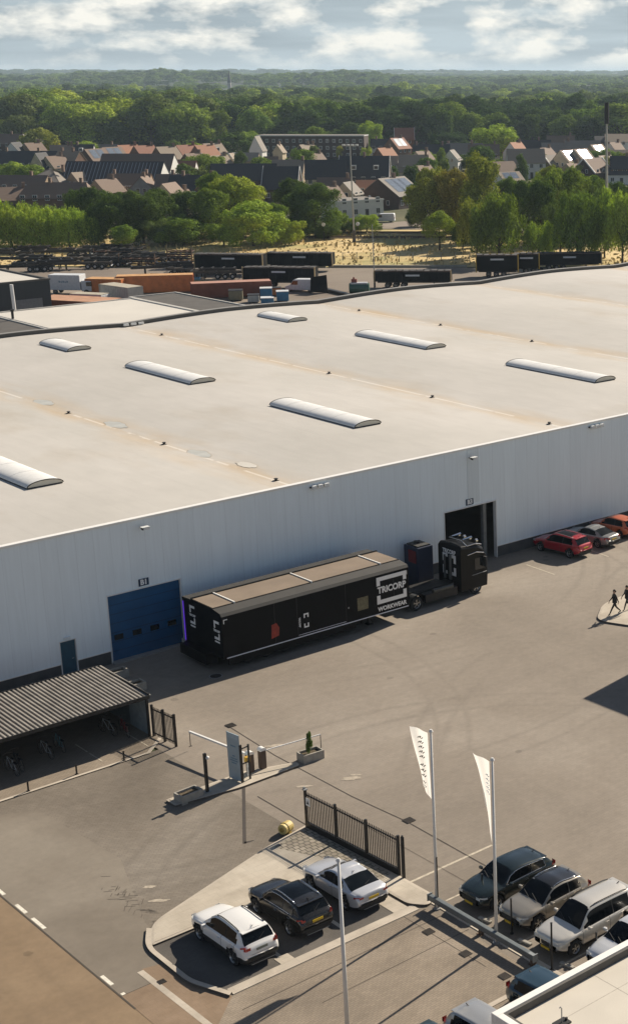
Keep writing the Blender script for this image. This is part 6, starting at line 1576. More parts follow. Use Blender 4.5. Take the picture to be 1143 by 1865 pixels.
for i, (px, py, rf, l) in enumerate(((232,263,'orange','bright orange'),(262,264,'red','dull red'),(302,266,'tan','pale tan'),(338,263,'red','reddish brown'),(372,263,'orange','pinkish orange'),(386,260,'tan','tan roof with white dormer and'))):
    H(px,py,9.6,52,8.5,9,5.4,rf,'brick','%s roofed house in the sunny row, %s from its left end' % (l if i < 5 else 'tan white dormered', ('first','second','third','fourth','fifth','sixth')[i]),chim=(.4,),dormer=1 if i == 5 else 0)
H(330,292,8.4,0,9.5,8,4.6,'red','white','reddish brown roofed house with white windows right of the white terrace gable',chim=(-.2,))
H(236,315,8.2,0,12,8,4.6,'brown','tan','brown roofed house with chimney in front of the striped terrace, left one',chim=(-.35,.4))
H(262,320,8.0,88,6,7,4.6,'brown','grey','grey gable with chimney in front of the striped terrace',chim=(0,))
H(276,330,6.0,0,20,7,4.8,'brown','dark','low dark house with a flat black eaves line above the oaks',chim=(-.45,))
H(307,332,9.4,82,8,8,5.2,'brown','cream','cream gabled house facing us with a small lit window in its gable',chim=(),gable='cream')
H(315,316,8.6,2,9,8,4.8,'brown','brick','dark brown roofed house right behind the cream gable',chim=(0,))
H(350,318,9.0,-3,12,9,5.0,'slate','tan','slate roofed house with a cream gable and white windows beside the oak trees',chim=(.45,-.2),gable='cream')
# right part
H(956,270,10.0,8,13,10,5.6,'tan','white','large white house with broad tan roof on the right, left of the mast',chim=(),gable='white')
H(915,293,7.0,35,8,8,4.0,'brown','dark','low brown roofed house in front of the large white house',chim=())
H(925,312,5.6,40,8,6,3.2,'tan','white','low white roofed outbuilding in front of the large white house',chim=(),solar=-1)
H(975,254,9.4,3,12,9,5.0,'slate','white','dark roofed house with pale front behind the large white house',chim=(.1,))
H(1008,259,8.4,3,10,8,5.0,'grey','cream','grey roofed cream house right of the large white house',chim=(.42,))
H(1060,255,10.,2,14,9,5.4,'grey','brick','wide grey roofed house behind the solar panel houses on the right',chim=(-.4,))
H(1032,272,9.2,60,10,8,5.0,'brown','cream','house with bright solar panels on its right slope, left one of the right group',solar=-1,chim=())
H(1056,270,9.4,60,9,8,5.2,'brown','cream','house with bright solar panels on its right slope, middle one of the right group',solar=-1,chim=())
H(1085,262,9.2,60,9,8,5.0,'brown','tan','house with bright solar panels on its right slope, right one of the right group',solar=-1,chim=())
H(1078,287,8.4,55,10,9,4.2,'brown','dark','dark gabled brown house in front of the right solar panel houses',barge=True,chim=())
H(1006,281,7.5,50,10,8,4.0,'grey','dark','dark house with one white roof edge in front of the right solar panel group',barge=True,chim=())
H(1118,272,7.6,5,10,9,4.4,'tan','cream','pale tan roofed house right of the very tall mast',chim=())
H(1135,283,9.0,3,9,8,5.2,'slate','brick','dark slate roofed house at the right edge with a brick chimney',chim=(.1,))
H(1130,304,5.4,2,9,7,3.4,'slate','white','white framed garage with dark opening at the right edge',barge=True,chim=())
H(1140,243,11,2,18,11,8,'tan','white','tall white walled building with a reddish roof edge at the far right',chim=())
H(1095,247,10,2,6,8,8,'slate','dark','narrow dark building with white windows left of the tall white walled one',chim=())
H(845,260,9,0,14,8,4.6,'grey','tan','grey roofed house half hidden left of the great round tree',chim=(.2,))
H(785,262,9,5,14,8,4.8,'slate','white','slate roofed house with white front between the round tree and the cream house',chim=(.3,-.4))
H(822,272,8,80,6,6,4.6,'grey','white','small white gabled house left of the great round tree',chim=())
H(722,250,9.5,60,9,8,5.4,'red','brick','red brick house with bright strips on its roof behind the slate roof',solar=-1,chim=(.3,))
H(735,232,13,10,8,7,8.5,'red','brick','tall brick house with a pale roof edge high behind the village',barge=True,chim=())
H(15,243,9,5,16,8,5,'brown','dark','brown roofed house at the far left under the big trees',chim=(.1,))
H(55,243,9,60,8,8,5,'grey','dark','house with grey sunlit roof slope at the upper left of the village',chim=(.3,))
H(190,262,8,3,10,7,4.6,'grey','white','grey roofed bungalow with white front under the dark trees',chim=(.3,))
H(150,262,8.4,3,9,7,4.6,'slate','white','slate roofed bungalow with white dormer under the dark trees',chim=(-.2,),dormer=1)
H(437,277,6.4,3,14,7,3.6,'grey','tan','low grey roof half hidden among trees left of the tower like house',chim=())
H(421,278,8.5,85,5,4.4,5.0,'tan','cream','thin cream gable among the trees left of the tower like house',chim=(),barge=True)
H(468,247,12,85,6,5,7,'grey','white','pointed pale gable left of the apartment block',chim=(),wins=False)
H(700,252,8,2,12,7,4.8,'slate','white','white fronted house right of the apartment block',chim=(-.3,))
for px, py, z, a, l, w, rf, wl, lab in ((60,259,8.6,58,8,8,'brown','tan','small brown house with a sunlit right slope at the upper left'),(100,283,8.2,62,8,7,'brown','cream','brown house with a cream wall before the sunlit tan roof'),
 (150,312,7.6,60,8,7,'tan','tan','tan roofed house at the right of the hipped roof'),(192,325,7.4,64,8,7,'brown','tan','small brown house below the striped terrace, leftmost'),(352,278,8.6,60,8,8,'brown','brick','brown house right of the white terrace gable'),
 (398,282,8.2,58,8,7,'tan','cream','tan house among the trees at the end of the sunny row'),(322,345,7.2,62,8,7,'brown','cream','brown house below the cream gable facing us'),(385,330,7.4,58,8,7,'orange','brick','orange brown house above the bright broad tree'),
 (572,278,8.6,62,8,7,'brown','cream','brown house with sunlit slope behind the tall cream gable'),(540,283,8.0,60,7,7,'tan','cream','tan house behind the white bargeboards'),(598,338,7.0,60,7,6,'brown','tan','small brown house left of the small cream gable'),
 (700,268,8.6,58,8,7,'orange','brick','orange house behind the slate roof with dormers'),(768,274,8.4,62,8,7,'brown','cream','brown cream walled house right of the cream extensions'),(808,262,8.6,60,8,7,'tan','white','tan white walled house left of the great round tree'),
 (770,300,7.0,58,7,6,'brown','tan','little brown house behind the olive tree top'),(938,258,8.8,60,8,7,'orange','white','orange roofed house behind the large white house'),(992,268,8.0,62,8,7,'brown','cream','brown house just right of the large white house'),
 (1042,296,7.0,60,8,7,'brown','tan','brown house below the middle solar house'),(1100,282,7.8,58,8,7,'tan','cream','tan house between mast and garage'),(1118,258,8.8,60,8,7,'brown','white','brown white walled house right of the mast top houses'),(1020,246,9.2,4,12,8,'brown','dark','brown roofed house in the rear row at the right'),(880,262,8.6,4,12,8,'brown','cream','brown roofed house in the rear row right of the great round tree')):
    H(px,py,z,a,l,w,z*.56,rf,wl,lab,chim=(.35,))
# church far away
cx_, cy_ = G(419,171); ch = empty('church', (cx_, cy_, 0), CAMR, 'distant church with a dark pointed spire and a pale nave roof', 'church')
sc_ = math.dist((cx_,cy_),(0,0))/FPX
b = MB(); b.box(-2.6,2.6,-2.6,2.6,0,19*sc_); b.build('tower', WL['grey'], ch)
b = MB(); z0 = 19*sc_; z1 = 40*sc_; b.v += [(-2.9,-2.9,z0),(2.9,-2.9,z0),(2.9,2.9,z0),(-2.9,2.9,z0),(0,0,z1)]; b.f += [(0,1,4),(1,2,4),(2,3,4),(3,0,4)]; b.mi += [0]*4; b.build('spire', RF['slate'], ch)
b = MB(); b.box(3.0,26*sc_,-5,5,0,6*sc_); b.v_ = None; b.build('nave', WL['white'], ch)
b = MB(); l0, l1 = 2.8, 27*sc_; zz, zt = 6*sc_, 10*sc_
for s in (-1, 1): b.face([(l0,s*6,zz),(l1,s*6,zz),(l1-2,0,zt),(l0,0,zt)])
b.face([(l1,-6,zz),(l1,6,zz),(l1-2,0,zt)]); b.build('roof', mat('church_roof',(.70,.70,.66),.5), ch)
# far pale sheds among the woods
for px, py, w, h, lab in ((1060,176,46,9,'distant white building with a taller left end in the far woods'),(1026,204,26,4,'distant low pale shed roof at the right of the woods'),(1110,214,40,5,'distant long tan shed at the right edge of the woods'),(800,152,10,6,'tiny distant white building on the horizon')):
    x, y = G(px, py); s = math.dist((x,y),(0,0))/FPX; r = empty('far_shed', (x, y, 0), CAMR, lab, 'shed', 'distant pale buildings')
    b = MB(); b.box(-w*s/2,w*s/2,-8,8,0,h*s+9); b.build('wall', WL['white'] if w != 40 else WL['tan'], r)
    b = MB(); b.prism_y([(-w*s/2-.4,h*s+9.01),(w*s/2+.4,h*s+9.01),(w*s/2+.4,h*s+9.5),(-w*s/2-.4,h*s+9.5)], -8.4, 8.4); b.build('roof', M_roof2, r)
# street with the van
sheet('street', [G(655,408),G(800,398),G(860,420),G(690,416)], .01, M_farasph)
xg, yg = G(650,412); 
for px, py, lab in ((590,437,'small signal lamp post standing left of the mast by the railway'),(652,436,'small white round sign on a post right of the mast by the railway')):
    x, y = G(px, py); r = empty('signal_post', (x, y, 0), CAMR, lab, 'post', 'signal posts by the railway')
    b = MB(); b.tube([(0,0,0),(0,0,3.2)], .08, 6); b.build('pole', M_dark, r)
    b = MB(); b.tube([(0,-.12,3.4),(0,.12,3.4)], .42, 12); b.build('disc', M_wbox, r)
# ------------------------------------------------------------------ trees
def leaf_mat():
    m = bpy.data.materials.new('foliage'); m.use_nodes = True; t = m.node_tree; nd = t.nodes; lk = t.links
    for n in list(nd): nd.remove(n)
    out = nd.new('ShaderNodeOutputMaterial'); oi = nd.new('ShaderNodeObjectInfo'); geo = nd.new('ShaderNodeNewGeometry')
    mr = nd.new('ShaderNodeMapRange'); lk.new(geo.outputs['Random Per Island'], mr.inputs[0]); mr.inputs[3].default_value = .55; mr.inputs[4].default_value = 1.45
    mx = nd.new('ShaderNodeMixRGB'); mx.blend_type = 'MULTIPLY'; mx.inputs[0].default_value = 1; lk.new(oi.outputs['Color'], mx.inputs[1]); lk.new(mr.outputs[0], mx.inputs[2])
    d = nd.new('ShaderNodeBsdfDiffuse'); tr_ = nd.new('ShaderNodeBsdfTranslucent'); lk.new(mx.outputs[0], d.inputs[0])
    m2 = nd.new('ShaderNodeMixRGB'); m2.blend_type = 'MULTIPLY'; m2.inputs[0].default_value = 1; lk.new(mx.outputs[0], m2.inputs[1]); m2.inputs[2].default_value = (1.35,1.45,.6,1); lk.new(m2.outputs[0], tr_.inputs[0])
    ms = nd.new('ShaderNodeMixShader'); ms.inputs[0].default_value = .18; lk.new(d.outputs[0], ms.inputs[1]); lk.new(tr_.outputs[0], ms.inputs[2])
    lk.new(ms.outputs[0], out.inputs[0]); return m
M_leaf = leaf_mat()
M_bark = mat('bark', (.075,.055,.04), .95, var=.3, vs=3)
rng = np.random.default_rng(5)
def leaf_cloud(clumps, per, size, droop=0., shell=.35):
    """clumps: (cx,cy,cz,rx,ry,rz). Leaf quads through each clump, denser near its surface."""
    C, D, S = [], [], []
    for c in clumps:
        n = max(8, int(per*c[3]*c[4]*4)); d = rng.normal(size=(n,3)); d /= np.linalg.norm(d, axis=1)[:,None]
        rad = 1-shell*rng.random(n)**2*1.6; rad *= 1+rng.normal(size=n)*.05
        C.append(np.array(c[:3])+d*rad[:,None]*np.array(c[3:6])); D.append(d); S.append(size*rng.uniform(.55,1.35,n))
    C = np.vstack(C); D = np.vstack(D); S = np.concatenate(S); k = C[:,2] > .03; C, D, S = C[k], D[k], S[k]; n = len(C)
    nrm = D+rng.normal(size=(n,3))*.18; nrm /= np.linalg.norm(nrm, axis=1)[:,None]
    a = np.cross(nrm, rng.normal(size=(n,3))); a /= np.linalg.norm(a, axis=1)[:,None]
    if droop: a = a*(1-droop)+np.array([0,0,-1.])*droop; a /= np.linalg.norm(a, axis=1)[:,None]
    b = np.cross(nrm, a); b /= np.linalg.norm(b, axis=1)[:,None]
    la = S*(1+droop*1.4); lb = S*(.72-.25*droop)
    q = np.stack([C-a*la[:,None], C+b*lb[:,None]*.9, C+a*la[:,None], C-b*lb[:,None]*.9], axis=1)
    return q.reshape(-1,3), n
def quads_mesh(name, V, n, m):
    me = bpy.data.meshes.new(name); me.vertices.add(len(V)); me.vertices.foreach_set('co', V.astype(np.float32).ravel())
    me.loops.add(n*4); me.loops.foreach_set('vertex_index', np.arange(n*4, dtype=np.int32)); me.polygons.add(n)
    me.polygons.foreach_set('loop_start', np.arange(0, n*4, 4, dtype=np.int32)); me.polygons.foreach_set('loop_total', np.full(n, 4, dtype=np.int32))
    me.update(calc_edges=True); me.materials.append(m); return me
def crown_clumps(kind, seed):
    r = random.Random(seed); out = []
    if kind == 'round':     # unit: height 1, radius ~.5
        out.append((0,0,.55,.34,.34,.34))
        for i in range(20):
            t = r.uniform(0,6.28); ph = r.uniform(-.5,1.45); rr_ = r.uniform(.26,.37)
            s = r.uniform(.12,.21); out.append((rr_*math.cos(t)*math.cos(ph), rr_*math.sin(t)*math.cos(ph), .55+.33*math.sin(ph), s, s, s*.82))
    elif kind == 'oak':     # broad, several domes
        out.append((0,0,.5,.42,.42,.26))
        for i in range(26):
            t = r.uniform(0,6.28); d = r.uniform(.1,.48); s = r.uniform(.12,.20)
            out.append((d*math.cos(t), d*math.sin(t), .80-.55*d**1.3+r.uniform(-.12,.06), s, s, s*.75))
        for i in range(14):
            t = r.uniform(0,6.28); out.append((.4*math.cos(t), .4*math.sin(t), r.uniform(.12,.42), .15,.15,.14))
    elif kind == 'tall':
        for i in range(22):
            z = r.uniform(.12,.88); w = .25*math.sin(math.pi*min(1,(z*.9+.12)))**.6; t = r.uniform(0,6.28); s = r.uniform(.09,.15)
            out.append((w*.75*math.cos(t), w*.75*math.sin(t), z, s, s, s*1.25))
        out.append((0,0,.5,.17,.17,.36))
    elif kind == 'willow':
        out.append((0,0,.52,.30,.30,.36))
        for i in range(26):
            t = r.uniform(0,6.28); d = r.uniform(.2,.42); z = .82-.55*d+r.uniform(-.32,.08); s = r.uniform(.08,.14)
            out.append((d*math.cos(t), d*math.sin(t), z, s, s, s*1.9))
    elif kind == 'bush':
        out.append((0,0,.40,.40,.40,.36))
        for i in range(18):
            t = r.uniform(0,6.28); d = r.uniform(.15,.45); s = r.uniform(.13,.22)
            out.append((d*math.cos(t), d*math.sin(t), r.uniform(.22,.75)-.2*d, s, s, s*.85))
    elif kind == 'thicket':      # many upright shoots
        out.append((0,0,.35,.46,.46,.36))
        for i in range(40):
            t = r.uniform(0,6.28); d = .5*math.sqrt(r.random()); s = r.uniform(.05,.09)
            out.append((d*math.cos(t), d*math.sin(t), .70-.35*d+r.uniform(-.1,.1), s, s, s*2.8))
    elif kind == 'conifer':
        for i in range(24):
            z = .08+.85*i/24; w = .20*(1-z)+.02; 
            for k in range(3): t = r.uniform(0,6.28); s = .05+.10*(1-z); out.append((w*math.cos(t), w*math.sin(t), z, s, s, s*.8))
    return out
def trunk_mesh(kind, seed):
    r = random.Random(seed); b = MB(); top = .62
    b.tube([(0,0,-.01),(r.uniform(-.01,.01),r.uniform(-.01,.01),.2),(r.uniform(-.02,.02),r.uniform(-.02,.02),top)], .028, 7, r1=.010)
    for k in range(6):
        t = k*1.05+r.uniform(-.3,.3); z = r.uniform(.18,.42); rr_ = r.uniform(.18,.32)
        b.tube([(0,0,z),(rr_*.5*math.cos(t),rr_*.5*math.sin(t),z+.12),(rr_*math.cos(t),rr_*math.sin(t),z+.26)], .012, 5, r1=.004)
    me = bpy.data.meshes.new('trunk'); me.from_pydata(b.v, [], b.f); me.materials.append(M_bark); return me
LIB = {}
def crown_mesh(kind, lod, var):
    key = (kind, lod, var)
    if key not in LIB:
        sz, per = {'near': (.0140, 6200), 'mid': (.022, 2600), 'far': (.036, 620)}[lod]
        dr = {'willow': .55, 'thicket': .6, 'tall': .2}.get(kind, 0.)
        cl = crown_clumps(kind, var*17); rs = random.Random(var*31+5); sub = []
        for c in cl[1:]:
            for q in range(5 if lod == 'near' else 3):
                a_ = rs.uniform(0, 6.28); e_ = rs.uniform(-.3, 1.4); f_ = rs.uniform(.36,.52)
                sub.append((c[0]+c[3]*.85*math.cos(a_)*math.cos(e_), c[1]+c[4]*.85*math.sin(a_)*math.cos(e_), c[2]+c[5]*.85*math.sin(e_), c[3]*f_, c[4]*f_, c[5]*f_))
        V, n = leaf_cloud(cl+sub, per*.72, sz, dr); LIB[key] = (quads_mesh('crown', V, n, M_leaf), trunk_mesh(kind, var))
    return LIB[key]
GREENS = dict(bright=(.35,.43,.075), mid=(.19,.265,.055), dark=(.105,.155,.042), deep=(.060,.098,.034), olive=(.25,.28,.062), autumn=(.32,.27,.065), rust=(.22,.145,.058), yellow=(.48,.43,.07), grey=(.17,.215,.075))
NT = 0
def tree(x, y, h, w, kind, col, lab, lod='near', group='trees around the village', name='tree', z=0., var=None):
    global NT; NT += 1
    v = NT % (2 if lod == 'near' else 4) if var is None else var; cm, tm = crown_mesh(kind, lod, v)
    r = empty(name, (x, y, z), rnd.uniform(0, 6.28), lab, 'tree' if name == 'tree' else name, group); r.scale = (w, w, h)
    o = bpy.data.objects.new('crown', cm); COL.objects.link(o); o.parent = r
    c = GREENS[col] if isinstance(col, str) else col; j = rnd.uniform(.88,1.14); o.color = (c[0]*j*rnd.uniform(.93,1.07), c[1]*j, c[2]*j, 1)
    t = bpy.data.objects.new('trunk', tm); COL.objects.link(t); t.parent = r
    return r
def TP(px, base, top, wpx, kind, col, lab, lod='near', dz=0, **k):
    """placed by its foot pixel; height from the top row, width in pixels"""
    x, y = G(px, base); h = hgt(px, base, top); wpx *= 1.16; d = math.dist((x, y, 0), (0, 0, HCAM)); w = wpx*d/FPX
    kf = {'round':1.0,'oak':1.15,'tall':.62,'willow':1.0,'bush':1.1,'thicket':1.08,'conifer':.5}[kind]
    return tree(x, y, h*1.03, w/kf, kind, col, lab, lod, **k)
# the line of trees behind the far yard
TP(22,452,364,80,'thicket','bright','bright green willow thicket at the left edge, first clump'); TP(75,453,372,85,'thicket','bright','bright green willow thicket, second clump from the left edge')
TP(128,452,374,80,'thicket','bright','bright green willow thicket, third clump from the left edge'); TP(168,450,383,52,'thicket','mid','right end clump of the bright green willow thicket')
TP(-20,450,360,80,'thicket','bright','bright green willow thicket clump cut by the left edge')
TP(45,446,366,80,'thicket','mid','rear clump of the willow thicket behind its first gap'); TP(108,446,372,80,'thicket','mid','rear clump of the willow thicket behind its second gap')
TP(228,460,413,46,'round','mid','small round tree standing free on the dry grass right of the willow thicket')
TP(215,446,345,85,'oak','dark','dark oak behind the small round tree'); TP(262,444,338,85,'oak','dark','dark oak right of the small round tree'); TP(290,440,350,70,'round','dark','dark round tree behind the sagging green bush')
TP(165,430,332,70,'oak','dark','dark oak rising behind the willow thicket')
TP(335,447,384,90,'bush','mid','broad sagging green bush at the edge of the dry grass'); TP(300,446,388,60,'bush','grey','grey green bush left of the broad sagging bush')
TP(345,432,342,80,'oak','dark','dark oak behind the broad sagging bush'); TP(388,440,350,70,'round','mid','round tree right of the broad sagging bush')
TP(432,430,313,118,'oak','bright','large bright green broad tree in the middle of the tree line'); TP(392,425,322,60,'round','mid','round tree leaning on the large bright green tree')
TP(462,448,360,100,'oak','bright','bright yellow green tree in front of the large bright tree'); TP(408,446,395,60,'bush','mid','low bush at the foot of the bright trees'); TP(527,445,392,58,'bush','bright','bright low bush at the right end of the middle tree group'); TP(505,440,375,50,'round','mid','small round tree beside the bright low bush')
TP(575,432,326,92,'oak','dark','dark dense tree between the bright trees and the mast'); TP(535,425,332,60,'round','dark','dark round tree left of the dark dense tree'); TP(612,426,372,46,'bush','mid','green bush right of the dark dense tree')
TP(598,434,400,50,'bush','dark','dark low bush in front of the dark dense tree')
TP(668,424,384,52,'bush','bright','flowering green bush below the white flat roofed house'); TP(640,426,398,34,'bush','mid','small bush left of the flowering bush by the mast'); TP(555,432,395,60,'bush','dark','dark bush low behind the signal post')
TP(800,455,389,58,'round','bright','small bright round tree standing alone in the dry grass right of the mast')
TP(790,425,298,86,'oak','olive','olive tree with yellowing top right of the street'); TP(840,428,296,90,'oak','autumn','tree with yellow and rust coloured top right of the street'); TP(822,420,345,70,'round','rust','dull rust coloured tree below the yellowing ones')
TP(770,420,335,60,'round','dark','dark round tree beside the street'); TP(880,440,290,75,'tall','olive','tall olive tree left of the weeping tree')
TP(760,412,372,40,'bush','dark','dark bush at the end of the street')
TP(870,455,372,62,'round','dark','dark round tree behind the lone bright round tree'); TP(842,452,395,50,'bush','dark','dark bush on the grass left of the weeping tree')
TP(908,478,346,104,'willow','mid','broad weeping tree before the right houses'); TP(868,468,362,66,'willow','olive','slim weeping tree left of the broad weeping tree')
TP(980,476,400,52,'willow','bright','low pale weeping tree at the hall roof edge'); TP(985,450,338,66,'round','dark','dark round tree between the weeping trees')
TP(1052,478,342,100,'willow','mid','broad weeping tree left of the very tall mast'); TP(1020,465,368,60,'willow','grey','grey green weeping tree behind the hall roof edge')
TP(1100,470,336,60,'willow','grey','slim weeping tree in front of the very tall mast'); TP(1132,480,342,80,'willow','bright','weeping tree at the right edge of the view'); TP(1160,480,350,80,'willow','mid','weeping tree cut by the right edge of the view')
TP(1020,440,292,92,'oak','mid','broad green tree behind the weeping trees, left of the mast'); TP(960,430,322,70,'oak','dark','dark tree in front of the large white house'); TP(925,420,330,50,'round','mid','round tree before the brown roofed low house')
TP(1075,430,312,70,'oak','mid','green tree before the dark gabled brown house'); TP(1120,430,322,70,'oak','dark','dark tree before the white framed garage'); TP(1090,440,335,60,'round','mid','round tree just left of the mast foot')
TP(1000,415,310,60,'round','olive','olive round tree under the right solar houses')
# village trees
for i, (px, base, top, w, kind, col, lab) in enumerate((
 (900,296,221,88,'oak','bright','great round bright tree standing over the right half of the village'),
 (75,290,237,62,'round','olive','olive tree behind the left long dark roof'),(98,288,255,30,'round','yellow','yellowish tree right of the olive tree'),
 (577,285,232,42,'round','mid','round tree in front of the middle of the apartment block'),(676,275,216,42,'oak','bright','bright tree right of the apartment block'),
 (619,290,264,12,'tall','yellow','narrow yellow tree at the right part of the apartment block'),(425,290,238,66,'oak','dark','dark tree left of the tower like house'),
 (462,285,250,34,'round','dark','dark small tree left of the apartment block'),(375,330,276,62,'oak','mid','green tree above the slate roofed house'),
 (30,335,297,46,'round','bright','bright tree between the left brown roofs'),(8,320,300,30,'bush','mid','bush at the left edge between roofs'),(545,300,270,28,'round','mid','small tree below the pale sunlit slope'),
 (790,290,243,24,'conifer','deep','slim dark conifer left of the great round tree'),(745,258,262-20,30,'round','rust','rust coloured tree by the tall brick house'),(836,300,272,60,'oak','dark','dark tree below the great round tree'),
 (860,310,278,60,'oak','dark','dark tree left of the low brown house'),(990,296,270,40,'bush','dark','dark hedge before the grey roofed cream house'),(1100,310,268,50,'oak','mid','green tree by the very tall mast among the houses'),
 (1058,330,300,46,'round','bright','bright round tree before the dark gabled brown house'),(700,318,292,30,'bush','dark','dark bush by the slate roof'),(735,325,298,26,'tall','dark','dark slim tree between slate roof and cream house'),
 (780,330,290,40,'round','mid','round tree right of the cream extension'),(460,335,318,60,'bush','mid','bushes below the long dark slate roof'),(340,345,300,40,'round','dark','dark tree right of the cream gabled house'),
 (140,360,335,40,'bush','dark','dark bush before the brown hipped roof'),(205,350,325,40,'bush','dark','dark bush left of the brown chimney house'),(500,262,238,30,'oak','dark','dark tree on the left of the apartment block'),
 (40,262,236,60,'oak','dark','dark tree over the far left roofs'),(130,256,228,60,'oak','dark','dark tree over the sunlit tan roof'),(210,258,226,60,'oak','mid','green tree over the right solar roof'),(250,262,210,60,'oak','mid','green tree behind the orange roofs'),
 (290,262,222,60,'oak','dark','dark tree behind the tan roofed house'),(340,258,214,66,'oak','dark','dark tree behind the reddish brown roof'),(400,262,224,70,'oak','mid','green tree at the right end of the sunny row'),
 (960,262,236,60,'oak','deep','deep green tree behind the large white house'),(1010,262,234,60,'oak','deep','deep green tree behind the grey roofed cream house'),(1070,262,232,60,'oak','deep','deep green tree behind the solar houses'),(820,268,238,60,'oak','deep','deep green tree left behind the great round tree'),(775,262,232,56,'oak','deep','deep green tree behind the slate roofed white front'))):
    TP(px, base, top, w, kind, col, lab, 'mid')
GT = random.Random(77)
spots = ((20,330,'left of the first brown gable'),(60,345,'below the brown gabled house'),(92,352,'in front of the hipped roof'),(178,345,'between hipped roof and striped terrace'),(222,342,'below the brown chimney house'),(250,348,'below the grey gable'),(290,352,'left of the cream gable facing us'),(338,352,'right of the cream gable facing us'),(365,350,'under the slate roof'),(410,318,'left end of the long slate roof'),(440,325,'under the long slate roof'),(478,330,'left of the white bargeboards'),(548,326,'right of the white bargeboards'),(575,318,'left of the tall cream gable'),(588,350,'left of the small cream gable'),(650,345,'right of the small cream gable'),(668,300,'behind the two dormers'),(712,340,'left under the cream house'),(750,345,'under the cream house'),(770,315,'right of the cream house'),(805,320,'on the lane left of the great tree'),(875,318,'under the great round tree'),(905,325,'before the low brown house'),(950,335,'before the large white house'),(985,320,'right of the large white house'),(1030,315,'under the solar houses'),(1050,335,'left of the dark gabled house'),(1105,330,'by the tall mast'),(1138,325,'beside the white garage'),(600,270,'before the right half of the apartment block'),(535,270,'before the left half of the apartment block'),(640,272,'at the right end of the apartment block'),(455,270,'among the trees left of the apartment block'),(160,300,'at the left end wall of the striped terrace'),(318,300,'behind the white terrace gable'),(358,300,'right of the reddish roof'),(395,305,'behind the bright broad tree'))
for px, base, where in spots:
    w = GT.uniform(34, 60); kd = GT.choice(('round','oak','bush','tall')); cl = GT.choice(('dark','mid','mid','olive','grey','bright'))
    TP(px, base, base-GT.uniform(32, 54), w*(.6 if kd == 'tall' else 1), kd, cl, '%s garden %s %s' % (dict(dark='dark green', mid='mid green', olive='olive', grey='grey green', deep='deep green', bright='bright green')[cl], 'bush' if kd == 'bush' else 'tree', where), 'mid', group='garden trees between the houses')
# shrub in the planter
x, y = 42.0, 65.45
o = tree(x, y, 1.25, .62, 'tall', 'dark', 'narrow clipped shrub growing in the planter under the barrier arm', 'near', None, 'shrub', .33)
# low weeds by the drain lines and tufts on the verge are part of the grass
def grass_tufts():
    V = []; r = np.random.default_rng(3); n = 5000
    # verge parallelogram between the kerb beam and the railway and beyond
    A, B, C = np.array([118.,300.]), np.array([245.,172.]), np.array([160.,342.])
    u = r.random(n); v = r.random(n); P = A+(B-A)*u[:,None]+(C-A)*v[:,None]
    a = r.random(n)*6.28; h = r.uniform(.10,.40,n)*(1+1.2*(np.sin(P[:,0]*.31+P[:,1]*.11)>.3)); w = r.uniform(.08,.30,n)
    dx, dy = np.cos(a)*w, np.sin(a)*w; z0 = np.full(n, .02)
    q = np.stack([np.stack([P[:,0]-dx,P[:,1]-dy,z0],1), np.stack([P[:,0]+dx,P[:,1]+dy,z0],1), np.stack([P[:,0]+dx*.7+.1,P[:,1]+dy*.7,z0+h],1), np.stack([P[:,0]-dx*.7,P[:,1]-dy*.7+.1,z0+h*.8],1)],1)
    o = bpy.data.objects.new('dry_grass', quads_mesh('dry_grass', q.reshape(-1,3), n, mat('dry_grass_blades',(.50,.385,.175),.9,var=.3,vs=.12))); COL.objects.link(o); o.color = (.40,.31,.11,1)
    tag(o, 'tall dry golden grass between the far yard and the trees', 'grass', kind='stuff')
grass_tufts()
# ------------------------------------------------------------------ the wood behind the village
def ridge(x, y, d):
    lat = (x*math.sin(AZ)-y*math.cos(AZ))/d*FPX+CX      # measured column of the ridge line
    f = 1/(1+math.exp(-(lat-190)/25))*(1-.75/(1+math.exp(-(lat-760)/60)))+.6/(1+math.exp((lat-120)/30))*.8
    return (17+3*math.sin(lat*.021)+2*math.sin(lat*.06))*f*math.exp(-((d-3900-250*math.sin(lat*.008))/520)**2)
def gz(x, y):      # gentle rise of the far land
    d = math.hypot(x, y); return 0. if d < 2600 else min(1, (d-2600)/3200)*14+ridge(x, y, d)+6*math.sin(x*.0009+1)*math.sin(y*.0007)*(min(1, (d-2600)/2000))
W = random.Random(21); cands = []
rows_ = []
d = 800.
while d < 2300:
    rows_.append(d); d *= 1.026
names = ('domed','ragged','spreading','rounded','broad','narrow','billowing','low','high','lumpy'); cols_ = (('deep','deep green'),('dark','dark green'),('mid','mid green'),('grey','grey green'),('bright','light green'),('dark','dark green'),('mid','mid green'))
things = []; stuff = []
